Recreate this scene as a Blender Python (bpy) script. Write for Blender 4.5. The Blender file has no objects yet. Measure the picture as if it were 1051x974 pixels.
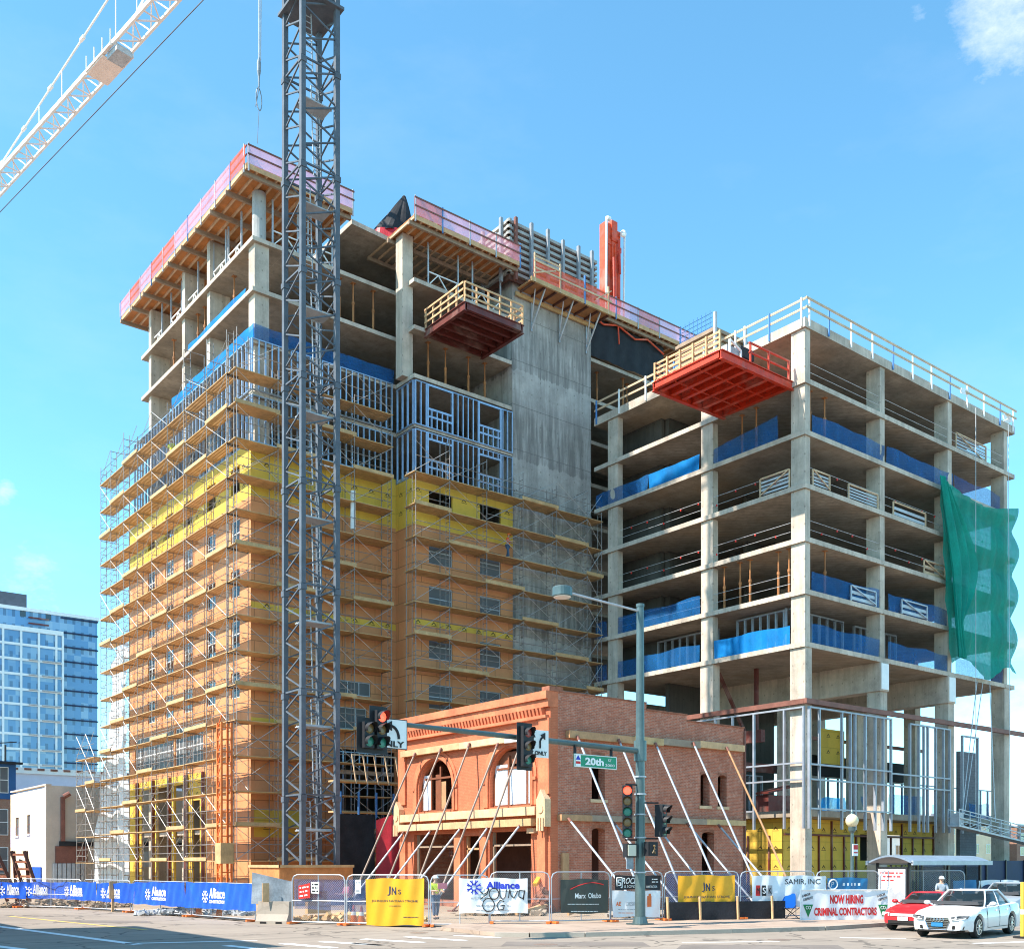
import bpy, bmesh, math, random
from mathutils import Vector as V, Matrix
random.seed(7)
S = bpy.context.scene
COL = S.collection
PI = math.pi
# ------------------------------------------------------------------ site axes
# world x = direction the long shaded faces run (a), world y = direction the sunny faces run (b), z up
F_, CX, CY, EYE = 1080., 525.5, 885., 2.26
_n = math.hypot(1365.5, 1080)
RX, RY = 1365.5/_n, 1080/_n
LX, LY = -RY, RX
def ray(u, v):
    x = (u-CX)/F_; z = (CY-v)/F_
    return x*RX+RY, x*LX+LY, z
def onA(u, v, a): r = ray(u, v); Y = a/r[0]; return V((a, Y*r[1], EYE+Y*r[2]))
def onB(u, v, b): r = ray(u, v); Y = b/r[1]; return V((Y*r[0], b, EYE+Y*r[2]))
def onZ(u, v, z=0.): r = ray(u, v); Y = (z-EYE)/r[2]; return V((Y*r[0], Y*r[1], z))
def atY(u, v, Y): r = ray(u, v); return V((Y*r[0], Y*r[1], EYE+Y*r[2]))

# ------------------------------------------------------------------ materials
M = {}
def nt(m):
    m.use_nodes = True
    t = m.node_tree
    for n in list(t.nodes): t.nodes.remove(n)
    return t
def N(t, typ, **kw):
    n = t.nodes.new(typ)
    for k, v in kw.items():
        if k.startswith('i_'):
            n.inputs[int(k[2:])].default_value = v
        else: setattr(n, k, v)
    return n
def link(t, a, b): t.links.new(a, b)
def math_(t, op, a, b=None, c=None):
    n = N(t, 'ShaderNodeMath', operation=op)
    for i, x in enumerate((a, b, c)):
        if x is None: continue
        if isinstance(x, (int, float)): n.inputs[i].default_value = x
        else: link(t, x, n.inputs[i])
    return n.outputs[0]
def mixc(t, f, a, b):
    n = N(t, 'ShaderNodeMix', data_type='RGBA')
    for s, x in ((0, f), (6, a), (7, b)):
        if isinstance(x, (int, float)): n.inputs[s].default_value = x
        elif isinstance(x, tuple): n.inputs[s].default_value = (*x[:3], 1)
        else: link(t, x, n.inputs[s])
    return n.outputs[2]
def pos(t): return N(t, 'ShaderNodeNewGeometry').outputs['Position']
def noise(t, vec, scale, detail=4., rough=.6, stretch=None):
    if stretch:
        mp = N(t, 'ShaderNodeMapping'); mp.inputs['Scale'].default_value = stretch
        link(t, vec, mp.inputs['Vector']); vec = mp.outputs[0]
    n = N(t, 'ShaderNodeTexNoise'); n.inputs['Scale'].default_value = scale
    n.inputs['Detail'].default_value = detail; n.inputs['Roughness'].default_value = rough
    link(t, vec, n.inputs['Vector'])
    return n.outputs['Fac']
def ramp(t, f, lo, hi):
    n = N(t, 'ShaderNodeMapRange'); n.inputs[1].default_value = lo; n.inputs[2].default_value = hi
    link(t, f, n.inputs[0]); return n.outputs[0]
def sc(c, k): return tuple(min(1, x*k) for x in c)
def finish(t, colr, rough=.8, metal=0., bump=None, bdist=.02, alpha=None, spec=.4, emit=None, transl=0.):
    p = N(t, 'ShaderNodeBsdfPrincipled'); o = N(t, 'ShaderNodeOutputMaterial')
    if isinstance(colr, tuple): p.inputs['Base Color'].default_value = (*colr[:3], 1)
    else: link(t, colr, p.inputs['Base Color'])
    if isinstance(rough, (int, float)): p.inputs['Roughness'].default_value = rough
    else: link(t, rough, p.inputs['Roughness'])
    p.inputs['Metallic'].default_value = metal
    p.inputs['Specular IOR Level'].default_value = spec
    if emit:
        p.inputs['Emission Color'].default_value = (*emit[0], 1); p.inputs['Emission Strength'].default_value = emit[1]
    if bump is not None:
        b = N(t, 'ShaderNodeBump'); b.inputs['Strength'].default_value = .6; b.inputs['Distance'].default_value = bdist
        link(t, bump, b.inputs['Height']); link(t, b.outputs[0], p.inputs['Normal'])
    sh = p.outputs[0]
    if transl:
        tr = N(t, 'ShaderNodeBsdfTranslucent')
        if isinstance(colr, tuple): tr.inputs[0].default_value = (*colr[:3], 1)
        else: link(t, colr, tr.inputs[0])
        mx = N(t, 'ShaderNodeMixShader'); mx.inputs[0].default_value = transl
        link(t, sh, mx.inputs[1]); link(t, tr.outputs[0], mx.inputs[2]); sh = mx.outputs[0]
    if alpha is not None:
        tr = N(t, 'ShaderNodeBsdfTransparent'); mx = N(t, 'ShaderNodeMixShader')
        if isinstance(alpha, (int, float)): mx.inputs[0].default_value = alpha
        else: link(t, alpha, mx.inputs[0])
        link(t, tr.outputs[0], mx.inputs[1]); link(t, sh, mx.inputs[2]); sh = mx.outputs[0]
    link(t, sh, o.inputs[0])
def simple(name, c, rough=.75, metal=0., var=.18, scale=1.2, stretch=None, bump=0., **kw):
    m = bpy.data.materials.new(name); t = nt(m); P = pos(t)
    f = noise(t, P, scale, stretch=stretch); g = noise(t, P, scale*9, 3)
    col = mixc(t, ramp(t, f, .3, .7), sc(c, 1-var), sc(c, 1+var))
    col = mixc(t, math_(t, 'MULTIPLY', ramp(t, g, .35, .75), .5), col, sc(c, 1-var*1.3))
    finish(t, col, rough, metal, bump=g if bump else None, bdist=bump or .01, **kw)
    M[name] = m; return m
def concrete(name, c, streak=.22, lifts=None, joints=False):
    m = bpy.data.materials.new(name); t = nt(m); P = pos(t)
    f1 = noise(t, P, .5, 5, .65); f2 = noise(t, P, 1.1, 5, .7, (2.2, 2.2, .18)); f3 = noise(t, P, 11, 4, .7)
    col = mixc(t, ramp(t, f1, .3, .7), sc(c, 1-streak), sc(c, 1+streak*.7))
    col = mixc(t, math_(t, 'MULTIPLY', ramp(t, f2, .46, .72), .7), col, sc(c, .5))
    col = mixc(t, math_(t, 'MULTIPLY', ramp(t, f3, .5, .8), .35), col, sc(c, 1.3))
    sep = N(t, 'ShaderNodeSeparateXYZ'); link(t, P, sep.inputs[0])
    if lifts:
        z = math_(t, 'ADD', sep.outputs[2], math_(t, 'MULTIPLY', f2, 1.2))
        d = math_(t, 'FRACT', math_(t, 'DIVIDE', z, lifts))
        col = mixc(t, math_(t, 'MULTIPLY', math_(t, 'MULTIPLY', ramp(t, d, .8, .45), ramp(t, f2, .35, .6)), .85), col, sc(c, .42))
        l2 = math_(t, 'FRACT', math_(t, 'DIVIDE', sep.outputs[2], lifts/2))
        col = mixc(t, math_(t, 'MULTIPLY', math_(t, 'LESS_THAN', l2, .018), .6), col, sc(c, .35))
    if joints:
        bx = math_(t, 'FRACT', math_(t, 'DIVIDE', sep.outputs[0], 2.44)); by = math_(t, 'FRACT', math_(t, 'DIVIDE', sep.outputs[1], 1.22))
        j = math_(t, 'MAXIMUM', math_(t, 'LESS_THAN', bx, .02), math_(t, 'LESS_THAN', by, .035))
        col = mixc(t, math_(t, 'MULTIPLY', j, math_(t, 'MULTIPLY', ramp(t, f1, .4, .6), .55)), col, sc(c, 1.45))
        col = mixc(t, math_(t, 'MULTIPLY', ramp(t, noise(t, P, .23, 3), .5, .62), .35), col, (c[0]*.8, c[1]*.62, c[2]*.42))
    hh_ = math_(t, 'ADD', sep.outputs[0], sep.outputs[1])
    tx_ = math_(t, 'SUBTRACT', math_(t, 'FRACT', math_(t, 'DIVIDE', hh_, .8)), .5); tz_ = math_(t, 'SUBTRACT', math_(t, 'FRACT', math_(t, 'DIVIDE', sep.outputs[2], 1.05)), .5)
    rr_ = math_(t, 'ADD', math_(t, 'MULTIPLY', tx_, tx_), math_(t, 'MULTIPLY', tz_, tz_))
    col = mixc(t, math_(t, 'MULTIPLY', math_(t, 'LESS_THAN', rr_, .0035), .55), col, sc(c, .35))
    finish(t, col, .9, bump=f3, bdist=.012)
    M[name] = m; return m
def sheathing(name, c, panel=(1.2, 2.4), mark=False, seam=.85):
    m = bpy.data.materials.new(name); t = nt(m); P = pos(t)
    sep = N(t, 'ShaderNodeSeparateXYZ'); link(t, P, sep.inputs[0])
    h = math_(t, 'ADD', sep.outputs[0], sep.outputs[1]); z = sep.outputs[2]
    f = noise(t, P, .6, 5); g = noise(t, P, 7, 4)
    col = mixc(t, ramp(t, f, .3, .7), sc(c, .86), sc(c, 1.1))
    col = mixc(t, math_(t, 'MULTIPLY', ramp(t, g, .5, .8), .35), col, sc(c, .7))
    row = math_(t, 'FLOOR', math_(t, 'DIVIDE', z, panel[0]))
    hx = math_(t, 'FRACT', math_(t, 'ADD', math_(t, 'DIVIDE', h, panel[1]), math_(t, 'MULTIPLY', row, .5)))
    hz = math_(t, 'FRACT', math_(t, 'DIVIDE', z, panel[0]))
    j = math_(t, 'MAXIMUM', math_(t, 'LESS_THAN', hx, .02), math_(t, 'LESS_THAN', hz, .045))
    col = mixc(t, math_(t, 'MULTIPLY', j, seam), col, sc(c, .4))
    # slightly different tone from board to board
    wn = N(t, 'ShaderNodeTexWhiteNoise', noise_dimensions='2D'); cv = N(t, 'ShaderNodeCombineXYZ')
    link(t, math_(t, 'FLOOR', math_(t, 'ADD', math_(t, 'DIVIDE', h, panel[1]), math_(t, 'MULTIPLY', row, .5))), cv.inputs[0]); link(t, row, cv.inputs[1])
    link(t, cv.outputs[0], wn.inputs['Vector'])
    col = mixc(t, math_(t, 'MULTIPLY', wn.outputs['Value'], .4), col, sc(c, .68))
    if mark:   # the dark house-shaped maker's mark printed on each board, with a line of print under it
        mx = math_(t, 'SUBTRACT', math_(t, 'FRACT', math_(t, 'DIVIDE', h, 1.22)), .5)
        mz = math_(t, 'SUBTRACT', math_(t, 'FRACT', math_(t, 'DIVIDE', z, 1.22)), .5)
        ax = math_(t, 'ABSOLUTE', mx)
        roof = math_(t, 'MULTIPLY', math_(t, 'LESS_THAN', math_(t, 'ADD', ax, mz), .24), math_(t, 'GREATER_THAN', mz, .07))
        hole = math_(t, 'MULTIPLY', math_(t, 'LESS_THAN', ax, .05), math_(t, 'LESS_THAN', mz, .13))
        tri = math_(t, 'MULTIPLY', roof, math_(t, 'SUBTRACT', 1., hole))
        line = math_(t, 'MULTIPLY', math_(t, 'MULTIPLY', math_(t, 'LESS_THAN', mz, .03), math_(t, 'GREATER_THAN', mz, .0)), math_(t, 'LESS_THAN', ax, .2))
        col = mixc(t, math_(t, 'MULTIPLY', math_(t, 'MAXIMUM', tri, line), .85), col, (.02, .018, .01))
    finish(t, col, .7, bump=g, bdist=.004)
    M[name] = m
def brick(name, c1, c2, mortar, bump=.02, var=.5, bw=.22, bh=.075, patch=None):
    m = bpy.data.materials.new(name); t = nt(m); P = pos(t)
    sep = N(t, 'ShaderNodeSeparateXYZ'); link(t, P, sep.inputs[0])
    cv = N(t, 'ShaderNodeCombineXYZ'); link(t, math_(t, 'ADD', sep.outputs[0], sep.outputs[1]), cv.inputs[0]); link(t, sep.outputs[2], cv.inputs[1])
    b = N(t, 'ShaderNodeTexBrick'); b.inputs['Scale'].default_value = 1
    b.inputs['Brick Width'].default_value = bw; b.inputs['Row Height'].default_value = bh; b.inputs['Mortar Size'].default_value = .008
    b.inputs['Color1'].default_value = (*c1, 1); b.inputs['Color2'].default_value = (*c2, 1); b.inputs['Mortar'].default_value = (*mortar, 1)
    link(t, cv.outputs[0], b.inputs['Vector'])
    f = noise(t, P, .55, 6, .7); g = noise(t, P, 5, 4)
    col = mixc(t, math_(t, 'MULTIPLY', ramp(t, f, .35, .7), var), b.outputs[0], sc(c1, .6))
    col = mixc(t, math_(t, 'MULTIPLY', ramp(t, g, .52, .75), var*.8), col, patch or sc(mortar, .9))
    finish(t, col, .9, bump=b.outputs['Fac'], bdist=-bump)
    M[name] = m
def chipped(name, c, under, rough=.5):
    m = bpy.data.materials.new(name); t = nt(m); P = pos(t)
    f = noise(t, P, 1.5, 5, .65); g = noise(t, P, 5.5, 6, .75); k = noise(t, P, .5, 3)
    col = mixc(t, ramp(t, f, .3, .7), sc(c, .62), sc(c, 1.12))
    col = mixc(t, math_(t, 'MULTIPLY', ramp(t, g, .57, .64), .75), col, under)
    col = mixc(t, math_(t, 'MULTIPLY', ramp(t, k, .52, .64), .3), col, (.42, .34, .28))
    finish(t, col, rough); M[name] = m
def wood(name, c, var=.3, scale=1.6):
    m = bpy.data.materials.new(name); t = nt(m); P = pos(t)
    f = noise(t, P, scale, 4, .7); g = noise(t, P, 14, 3, .7, (1, 1, .25)); k = noise(t, P, .35, 2)
    col = mixc(t, ramp(t, f, .3, .7), sc(c, 1-var), sc(c, 1+var*.6))
    col = mixc(t, math_(t, 'MULTIPLY', ramp(t, g, .45, .8), .5), col, sc(c, .55))
    col = mixc(t, math_(t, 'MULTIPLY', ramp(t, k, .45, .65), .35), col, (c[0]*.75, c[1]*.7, c[2]*.75))
    finish(t, col, .75); M[name] = m
def net(name, c, alpha, transl=.35, fold=.5):
    m = bpy.data.materials.new(name); t = nt(m); P = pos(t)
    f = noise(t, P, .9, 4, .6, (1, 1, .5)); g = noise(t, P, 6, 3)
    col = mixc(t, ramp(t, f, .3, .7), sc(c, .75), sc(c, 1.15))
    al = math_(t, 'ADD', alpha-.08, math_(t, 'MULTIPLY', ramp(t, g, .2, .8), .16))
    wv = noise(t, P, 26, 2); al = math_(t, 'SUBTRACT', al, math_(t, 'MULTIPLY', ramp(t, wv, .55, .75), .3))
    finish(t, col, .75, alpha=al, transl=transl); M[name] = m
def glassy(name, c, rough=.06, spec=1.):
    m = bpy.data.materials.new(name); t = nt(m)
    finish(t, c, rough, 0., spec=spec); M[name] = m

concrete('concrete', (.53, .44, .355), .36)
concrete('concrete_shade', (.085, .075, .065))  # near-black copy of the concrete, interior shade put into its colour
concrete('concrete_slab', (.335, .285, .225), .36, joints=True)  # stained soffit brown, also darkened to carry the shade between floors
concrete('concrete_core', (.42, .38, .345), .38, lifts=6.2)
concrete('concrete_round', (.36, .36, .35))
sheathing('orange_sheathing', (.66, .275, .115))
sheathing('yellow_sheathing', (.72, .455, .065), mark=True, seam=.4)
wood('plank', (.56, .36, .17))
wood('plank_face', (.64, .385, .195))
wood('lumber', (.64, .44, .27))
wood('ply', (.42, .20, .08))
wood('ply_orange', (.55, .22, .07))
wood('dark_wood', (.12, .05, .035))
wood('form_board', (.34, .245, .17))
wood('old_timber', (.50, .27, .13))
wood('door_wood', (.22, .07, .03))
simple('stud_grey', (.33, .35, .39), .5, .3, .15, 2.)
simple('galv', (.44, .46, .49), .5, .35, .15, 2.)
simple('scaffold_steel', (.26, .235, .22), .6, .2, .25, 2.)
simple('brace_steel', (.50, .49, .47), .45, .5, .2, 2.)
simple('stud', (.36, .46, .60), .4, .55, .15, 2.)
simple('mast_grey', (.095, .11, .132), .65, .0, .25, 1.5)
simple('mast_light', (.40, .42, .44), .6, .1, .2, 1.5)
simple('jib_white', (.80, .78, .74), .5, .0, .1, 1.5)
simple('jib_pink', (.78, .66, .58), .5, .0, .1, 1.5)
simple('cable', (.10, .10, .11), .5, .4)
simple('cable_light', (.55, .55, .56), .5, .3)
chipped('red_steel', (.66, .05, .016), (.20, .08, .05))
chipped('red_pump', (.80, .085, .025), (.45, .10, .06))
chipped('brown_steel', (.15, .032, .024), (.10, .06, .05))
simple('beam_brown', (.22, .085, .06), .6, .1, .3, 1.2)
simple('rust_shore', (.42, .17, .06), .65, .1, .35, 1.2)
simple('rust_grey', (.26, .19, .15), .6, .2, .3, 2.)
simple('blue_post', (.08, .22, .48), .5, .1)
simple('shelter_roof', (.20, .25, .31), .45)
simple('white_paint', (.78, .78, .76), .5, .0, .08)
simple('black_tarp', (.02, .02, .024), .8, .0, .4, 1.5, bump=.02)
simple('red_tarp', (.52, .02, .035), .5, .0, .25, 1.5, bump=.02)
simple('white_tarp', (.80, .81, .83), .5, .0, .12, 1., bump=.02, transl=.3)
simple('dark_gap', (.018, .016, .015), .9)
simple('soldier_grey', (.27, .28, .30), .6, .0, .25, 2.)
simple('slate', (.085, .095, .12), .6)
simple('gray_panel', (.42, .44, .46), .6, .1, .2, 2.)
simple('asphalt', (.055, .056, .06), .9, .0, .25, .6, bump=.01)
simple('gold_paint', (.62, .42, .05), .6)
simple('black_paint', (.02, .02, .022), .4)
simple('cream_stone', (.66, .43, .25), .8, .0, .25, 1.5, bump=.01)
simple('terracotta', (.58, .16, .06), .8, .0, .2, 1.2, bump=.01)
simple('paint_orange', (.60, .175, .08), .85, .0, .3, .9, bump=.01)
simple('pole_green', (.10, .145, .145), .4, .4, .2, 1.5)
simple('green_sign', (.0, .24, .12), .4)
simple('white_sign', (.80, .80, .78), .5, .0, .05)
simple('red_sign', (.62, .03, .02), .5, .0, .1)
simple('ink_black', (.015, .015, .018), .6)
simple('ink_blue', (.02, .04, .42), .6)
simple('ink_red', (.55, .02, .02), .6)
simple('ink_grey', (.35, .36, .38), .6)
simple('ink_orange', (.70, .16, .04), .6)
simple('ink_green', (.01, .20, .06), .6)
simple('banner_white', (.72, .73, .75), .55, .0, .08, 1.5)
simple('banner_yellow', (.74, .36, .015), .55, .0, .08, 1.5)
simple('banner_dark', (.055, .06, .05), .55, .0, .15, 1.5)
simple('banner_blue', (.012, .10, .58), .5, .0, .3, .8)
simple('banner_sky', (.02, .17, .36), .5, .0, .15, 1.)
simple('tarp_grey', (.22, .26, .30), .5, .0, .35, 2.)
simple('skin', (.50, .30, .21), .6)
simple('hivis', (.62, .80, .04), .6)
simple('hivis_orange', (.85, .12, .03), .6)
simple('denim', (.07, .11, .18), .8)
simple('dark_cloth', (.05, .045, .05), .8)
simple('pink_cloth', (.72, .20, .25), .8)
simple('navy', (.012, .025, .075), .6)
simple('rubber', (.018, .018, .019), .85)
simple('alloy', (.62, .63, .65), .3, .8, .05)
simple('chrome', (.75, .76, .78), .15, 1., .03)
simple('car_grey', (.055, .055, .06), .7, .0, .1)
simple('globe', (.75, .62, .38), .35, .0, .06)
simple('brick_dust', (.32, .12, .07), .9, .0, .4, 5.)
simple('cone_orange', (.78, .17, .03), .6)
simple('chair_blue', (.0, .11, .48), .6)
simple('form_liner', (.36, .36, .34), .7, .0, .3, 1.5)
brick('red_brick', (.56, .165, .09), (.34, .095, .055), (.50, .34, .25), patch=(.62, .37, .27), var=.68)
brick('grey_block', (.24, .24, .26), (.19, .19, .21), (.12, .12, .13), bw=.4, bh=.2)
brick('orange_brick', (.60, .165, .075), (.55, .15, .07), (.45, .12, .055), bump=.008, var=.45, patch=(.66, .25, .13))
brick('city_brick', (.34, .17, .11), (.28, .13, .09), (.35, .28, .22))
net('blue_net_shaded', (.0, .13, .38), .6, .2)  # dimmed net colour, shadow on the hanging nets put into it
net('blue_net_sunlit', (.0, .27, .72), .9, .4)  # brighter copy of the blue net, direct sun put into the colour
net('green_net', (.0, .31, .23), .91, .25)
net('pink_net', (.88, .42, .52), .62, .5)
net('orange_net', (.80, .16, .08), .72, .5)
net('blue_mesh', (.04, .09, .26), .6, .2)
glassy('window_dark', (.02, .022, .025))
glassy('window_grey', (.11, .11, .115), .45, .35)
m_ = bpy.data.materials.new('car_glass'); finish(nt(m_), (.02, .03, .03), .02, alpha=.5, spec=1.); M['car_glass'] = m_
def lens(name, c, e=0):
    m = bpy.data.materials.new(name); t = nt(m)
    finish(t, c, .25, emit=(c, e) if e else None); M[name] = m
lens('lens_red_on', (1., .06, .03), 2.2); lens('lens_red', (.30, .05, .04)); lens('lens_amber', (.19, .11, .04)); lens('lens_green', (.03, .19, .14)); lens('lamp_lens', (.7, .68, .62))
lens('ped_light', (.55, .52, .42))
def carpaint(name, c):
    m = bpy.data.materials.new(name); t = nt(m)
    p = N(t, 'ShaderNodeBsdfPrincipled'); o = N(t, 'ShaderNodeOutputMaterial')
    p.inputs['Base Color'].default_value = (*c, 1); p.inputs['Roughness'].default_value = .35
    p.inputs['Coat Weight'].default_value = .5; p.inputs['Coat Roughness'].default_value = .04
    link(t, p.outputs[0], o.inputs[0]); M[name] = m
carpaint('car_white', (.66, .655, .66)); carpaint('car_red', (.50, .012, .018)); carpaint('car_silver', (.30, .32, .34))
def chainlink():
    m = bpy.data.materials.new('chain_link'); t = nt(m); P = pos(t)
    sep = N(t, 'ShaderNodeSeparateXYZ'); link(t, P, sep.inputs[0])
    h = math_(t, 'SUBTRACT', math_(t, 'MULTIPLY', sep.outputs[0], 1.), sep.outputs[1])
    h = math_(t, 'MULTIPLY', h, .8)
    d1 = math_(t, 'FRACT', math_(t, 'DIVIDE', math_(t, 'ADD', h, sep.outputs[2]), .09)); d2 = math_(t, 'FRACT', math_(t, 'DIVIDE', math_(t, 'SUBTRACT', h, sep.outputs[2]), .09))
    a = math_(t, 'MAXIMUM', math_(t, 'LESS_THAN', d1, .06), math_(t, 'LESS_THAN', d2, .06))
    finish(t, (.45, .46, .48), .5, .5, alpha=a); M['chain_link'] = m
chainlink()
def pavement(name, c, crack=.5, scale=.25, tint=None, joint=0):
    m = bpy.data.materials.new(name); t = nt(m); P = pos(t)
    f = noise(t, P, scale, 6, .65); g = noise(t, P, 18, 4, .7); k = noise(t, P, 1.6, 5, .7)
    col = mixc(t, ramp(t, f, .35, .65), sc(c, .82), sc(c, 1.1))
    col = mixc(t, math_(t, 'MULTIPLY', ramp(t, k, .5, .75), .4), col, tint or sc(c, .62))
    col = mixc(t, math_(t, 'MULTIPLY', ramp(t, g, .5, .8), .35), col, sc(c, .6))
    tr_ = noise(t, P, 1., 4, .6, (.05, 1.5, 1)); col = mixc(t, math_(t, 'MULTIPLY', ramp(t, tr_, .5, .72),   .55 if crack > .5 else 0.), col, sc(c, .55))
    vo = N(t, 'ShaderNodeTexVoronoi', feature='DISTANCE_TO_EDGE'); vo.inputs['Scale'].default_value = .22
    mv = N(t, 'ShaderNodeVectorMath', operation='ADD'); link(t, P, mv.inputs[0])
    nz = N(t, 'ShaderNodeTexNoise'); nz.inputs['Scale'].default_value = 1.3; link(t, P, nz.inputs['Vector']); link(t, nz.outputs['Color'], mv.inputs[1])
    link(t, mv.outputs[0], vo.inputs['Vector'])
    col = mixc(t, math_(t, 'MULTIPLY', math_(t, 'LESS_THAN', vo.outputs['Distance'], .011), crack), col, sc(c, .35))
    if joint:
        sj = N(t, 'ShaderNodeSeparateXYZ'); link(t, P, sj.inputs[0])
        for o_ in (0, 1): col = mixc(t, math_(t, 'MULTIPLY', math_(t, 'LESS_THAN', math_(t, 'FRACT', math_(t, 'DIVIDE', math_(t, 'ADD', sj.outputs[o_], math_(t, 'MULTIPLY', sj.outputs[1-o_], .33 if o_ else -.33)), joint)), .03), .6), col, sc(c, .4))
    finish(t, col, .9, bump=g, bdist=.006); M[name] = m
pavement('road_pale', (.30, .245, .195), .8, .16, (.16, .13, .11))
pavement('walk', (.40, .295, .225), .3, .5, None, 1.5)
pavement('dirt', (.36, .27, .19), .0, .6, (.25, .18, .12))
pavement('city_ground', (.30, .28, .26), .0)
pavement('kerb', (.40, .34, .28), .2, .8)
pavement('patch', (.20, .165, .14), .3, .6)
simple('mark_white', (.80, .80, .78), .7, .0, .12, 3.)
simple('mark_yellow', (.62, .44, .12), .7, .0, .3, 2.)

# ------------------------------------------------------------------ mesh builder
class MB:
    def __init__(s): s.v = []; s.f = []; s.mi = []; s.m = 0
    def face(s, idx): s.f.append(tuple(idx)); s.mi.append(s.m)
    def add(s, vs, fs):
        n = len(s.v); s.v += [tuple(p) for p in vs]
        for f in fs: s.face([i+n for i in f])
        return s
    def noop(s): return s
    def box(s, x0, x1, y0, y1, z0, z1):
        return s.add([(x0,y0,z0),(x1,y0,z0),(x1,y1,z0),(x0,y1,z0),(x0,y0,z1),(x1,y0,z1),(x1,y1,z1),(x0,y1,z1)],
                     [(0,3,2,1),(4,5,6,7),(0,1,5,4),(1,2,6,5),(2,3,7,6),(3,0,4,7)])
    def bar(s, p, q, w, h=None, up=(0,0,1)):
        p, q = V(p), V(q); h = h or w; d = q-p
        if d.length < 1e-6: return s
        d.normalize(); u = V(up)
        if abs(d.dot(u)) > .98: u = V((1,0,0)) if abs(d.x) < .9 else V((0,1,0))
        r = d.cross(u).normalized(); u = r.cross(d).normalized()
        c = [r*(w/2*a)+u*(h/2*b) for a, b in ((-1,-1),(1,-1),(1,1),(-1,1))]
        return s.add([p+k for k in c]+[q+k for k in c], [(3,2,1,0),(4,5,6,7),(0,1,5,4),(1,2,6,5),(2,3,7,6),(3,0,4,7)])
    def tube(s, p, q, r, n=6, r2=None):
        p, q = V(p), V(q); r2 = r if r2 is None else r2; d = q-p
        if d.length < 1e-6: return s
        d.normalize(); u = V((0,0,1)) if abs(d.z) < .98 else V((1,0,0))
        x = d.cross(u).normalized(); y = x.cross(d)
        vs = [p+(x*math.cos(2*PI*i/n)+y*math.sin(2*PI*i/n))*r for i in range(n)]+[q+(x*math.cos(2*PI*i/n)+y*math.sin(2*PI*i/n))*r2 for i in range(n)]
        return s.add(vs, [(i, (i+1)%n, n+(i+1)%n, n+i) for i in range(n)]+[tuple(range(n-1,-1,-1)), tuple(range(n,2*n))])
    def path(s, pts, r, n=6):
        for a, b in zip(pts, pts[1:]): s.tube(a, b, r, n)
        return s
    def prism(s, poly, z0, z1):
        n = len(poly)
        return s.add([(x,y,z0) for x,y in poly]+[(x,y,z1) for x,y in poly],
                     [tuple(range(n-1,-1,-1)), tuple(range(n,2*n))]+[(i,(i+1)%n,n+(i+1)%n,n+i) for i in range(n)])
    def extrude(s, pts, d):
        n = len(pts); d = V(d); pts = [V(p) for p in pts]
        return s.add(pts+[p+d for p in pts], [tuple(range(n-1,-1,-1)), tuple(range(n,2*n))]+[(i,(i+1)%n,n+(i+1)%n,n+i) for i in range(n)])
    def grid(s, fn, nu, nv):
        n = len(s.v)
        for j in range(nv+1):
            for i in range(nu+1): s.v.append(tuple(fn(i/nu, j/nv)))
        for j in range(nv):
            for i in range(nu):
                a = n+j*(nu+1)+i; s.face((a, a+1, a+nu+2, a+nu+1))
        return s
    def lathe(s, prof, c, n=16, ax=2, caps=True):
        c = V(c); k = len(s.v); m = len(prof)
        for r, h in prof:
            for i in range(n):
                a = 2*PI*i/n; p = [r*math.cos(a), r*math.sin(a), h]
                if ax == 0: p = [h, p[0], p[1]]
                if ax == 1: p = [p[0], h, p[1]]
                s.v.append(tuple(c+V(p)))
        for j in range(m-1):
            for i in range(n): s.face((k+j*n+i, k+j*n+(i+1)%n, k+(j+1)*n+(i+1)%n, k+(j+1)*n+i))
        if caps: s.face([k+i for i in range(n-1,-1,-1)]); s.face([k+(m-1)*n+i for i in range(n)])
        return s
    def ball(s, c, r, n=10, sq=(1,1,1)):
        k = n//2+1
        prof = [(max(1e-4, math.sin(PI*j/k)), -math.cos(PI*j/k)) for j in range(k+1)]
        st = len(s.v); s.lathe(prof, (0,0,0), n)
        for i in range(st, len(s.v)):
            p = s.v[i]; s.v[i] = (c[0]+p[0]*r*sq[0], c[1]+p[1]*r*sq[1], c[2]+p[2]*r*sq[2])
        return s
W = {}
def obj(name, mb, mat, parent=None, smooth=False, local=False, loc=None):
    vs = mb.v
    if parent is not None: off = V((0,0,0)) if local else W[parent.name]
    elif loc is not None: off = V(loc)
    else:
        xs = [p[0] for p in vs]; ys = [p[1] for p in vs]; off = V(((min(xs)+max(xs))/2, (min(ys)+max(ys))/2, min(p[2] for p in vs)))
    me = bpy.data.meshes.new(name)
    o_ = off if not local else V((0,0,0))
    me.from_pydata([(p[0]-o_[0], p[1]-o_[1], p[2]-o_[2]) for p in vs], [], mb.f)
    mats = mat if isinstance(mat, (list, tuple)) else [mat]
    for x in mats: me.materials.append(M[x])
    if len(mats) > 1: me.polygons.foreach_set('material_index', mb.mi)
    if smooth: me.polygons.foreach_set('use_smooth', [True]*len(me.polygons))
    me.update()
    if not local:
        bm = bmesh.new(); bm.from_mesh(me); bmesh.ops.recalc_face_normals(bm, faces=bm.faces); bm.to_mesh(me); bm.free()
    o = bpy.data.objects.new(name, me); COL.objects.link(o)
    if parent is not None: o.parent = parent; W[o.name] = W[parent.name]
    else: o.location = off; W[o.name] = off
    return o
LAB = {}
def tag(o, label, cat, group=None):
    o['label'] = label; o['category'] = cat
    if group: o['group'] = group
    LAB.setdefault(label, []).append(o.name)
    return o
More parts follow.
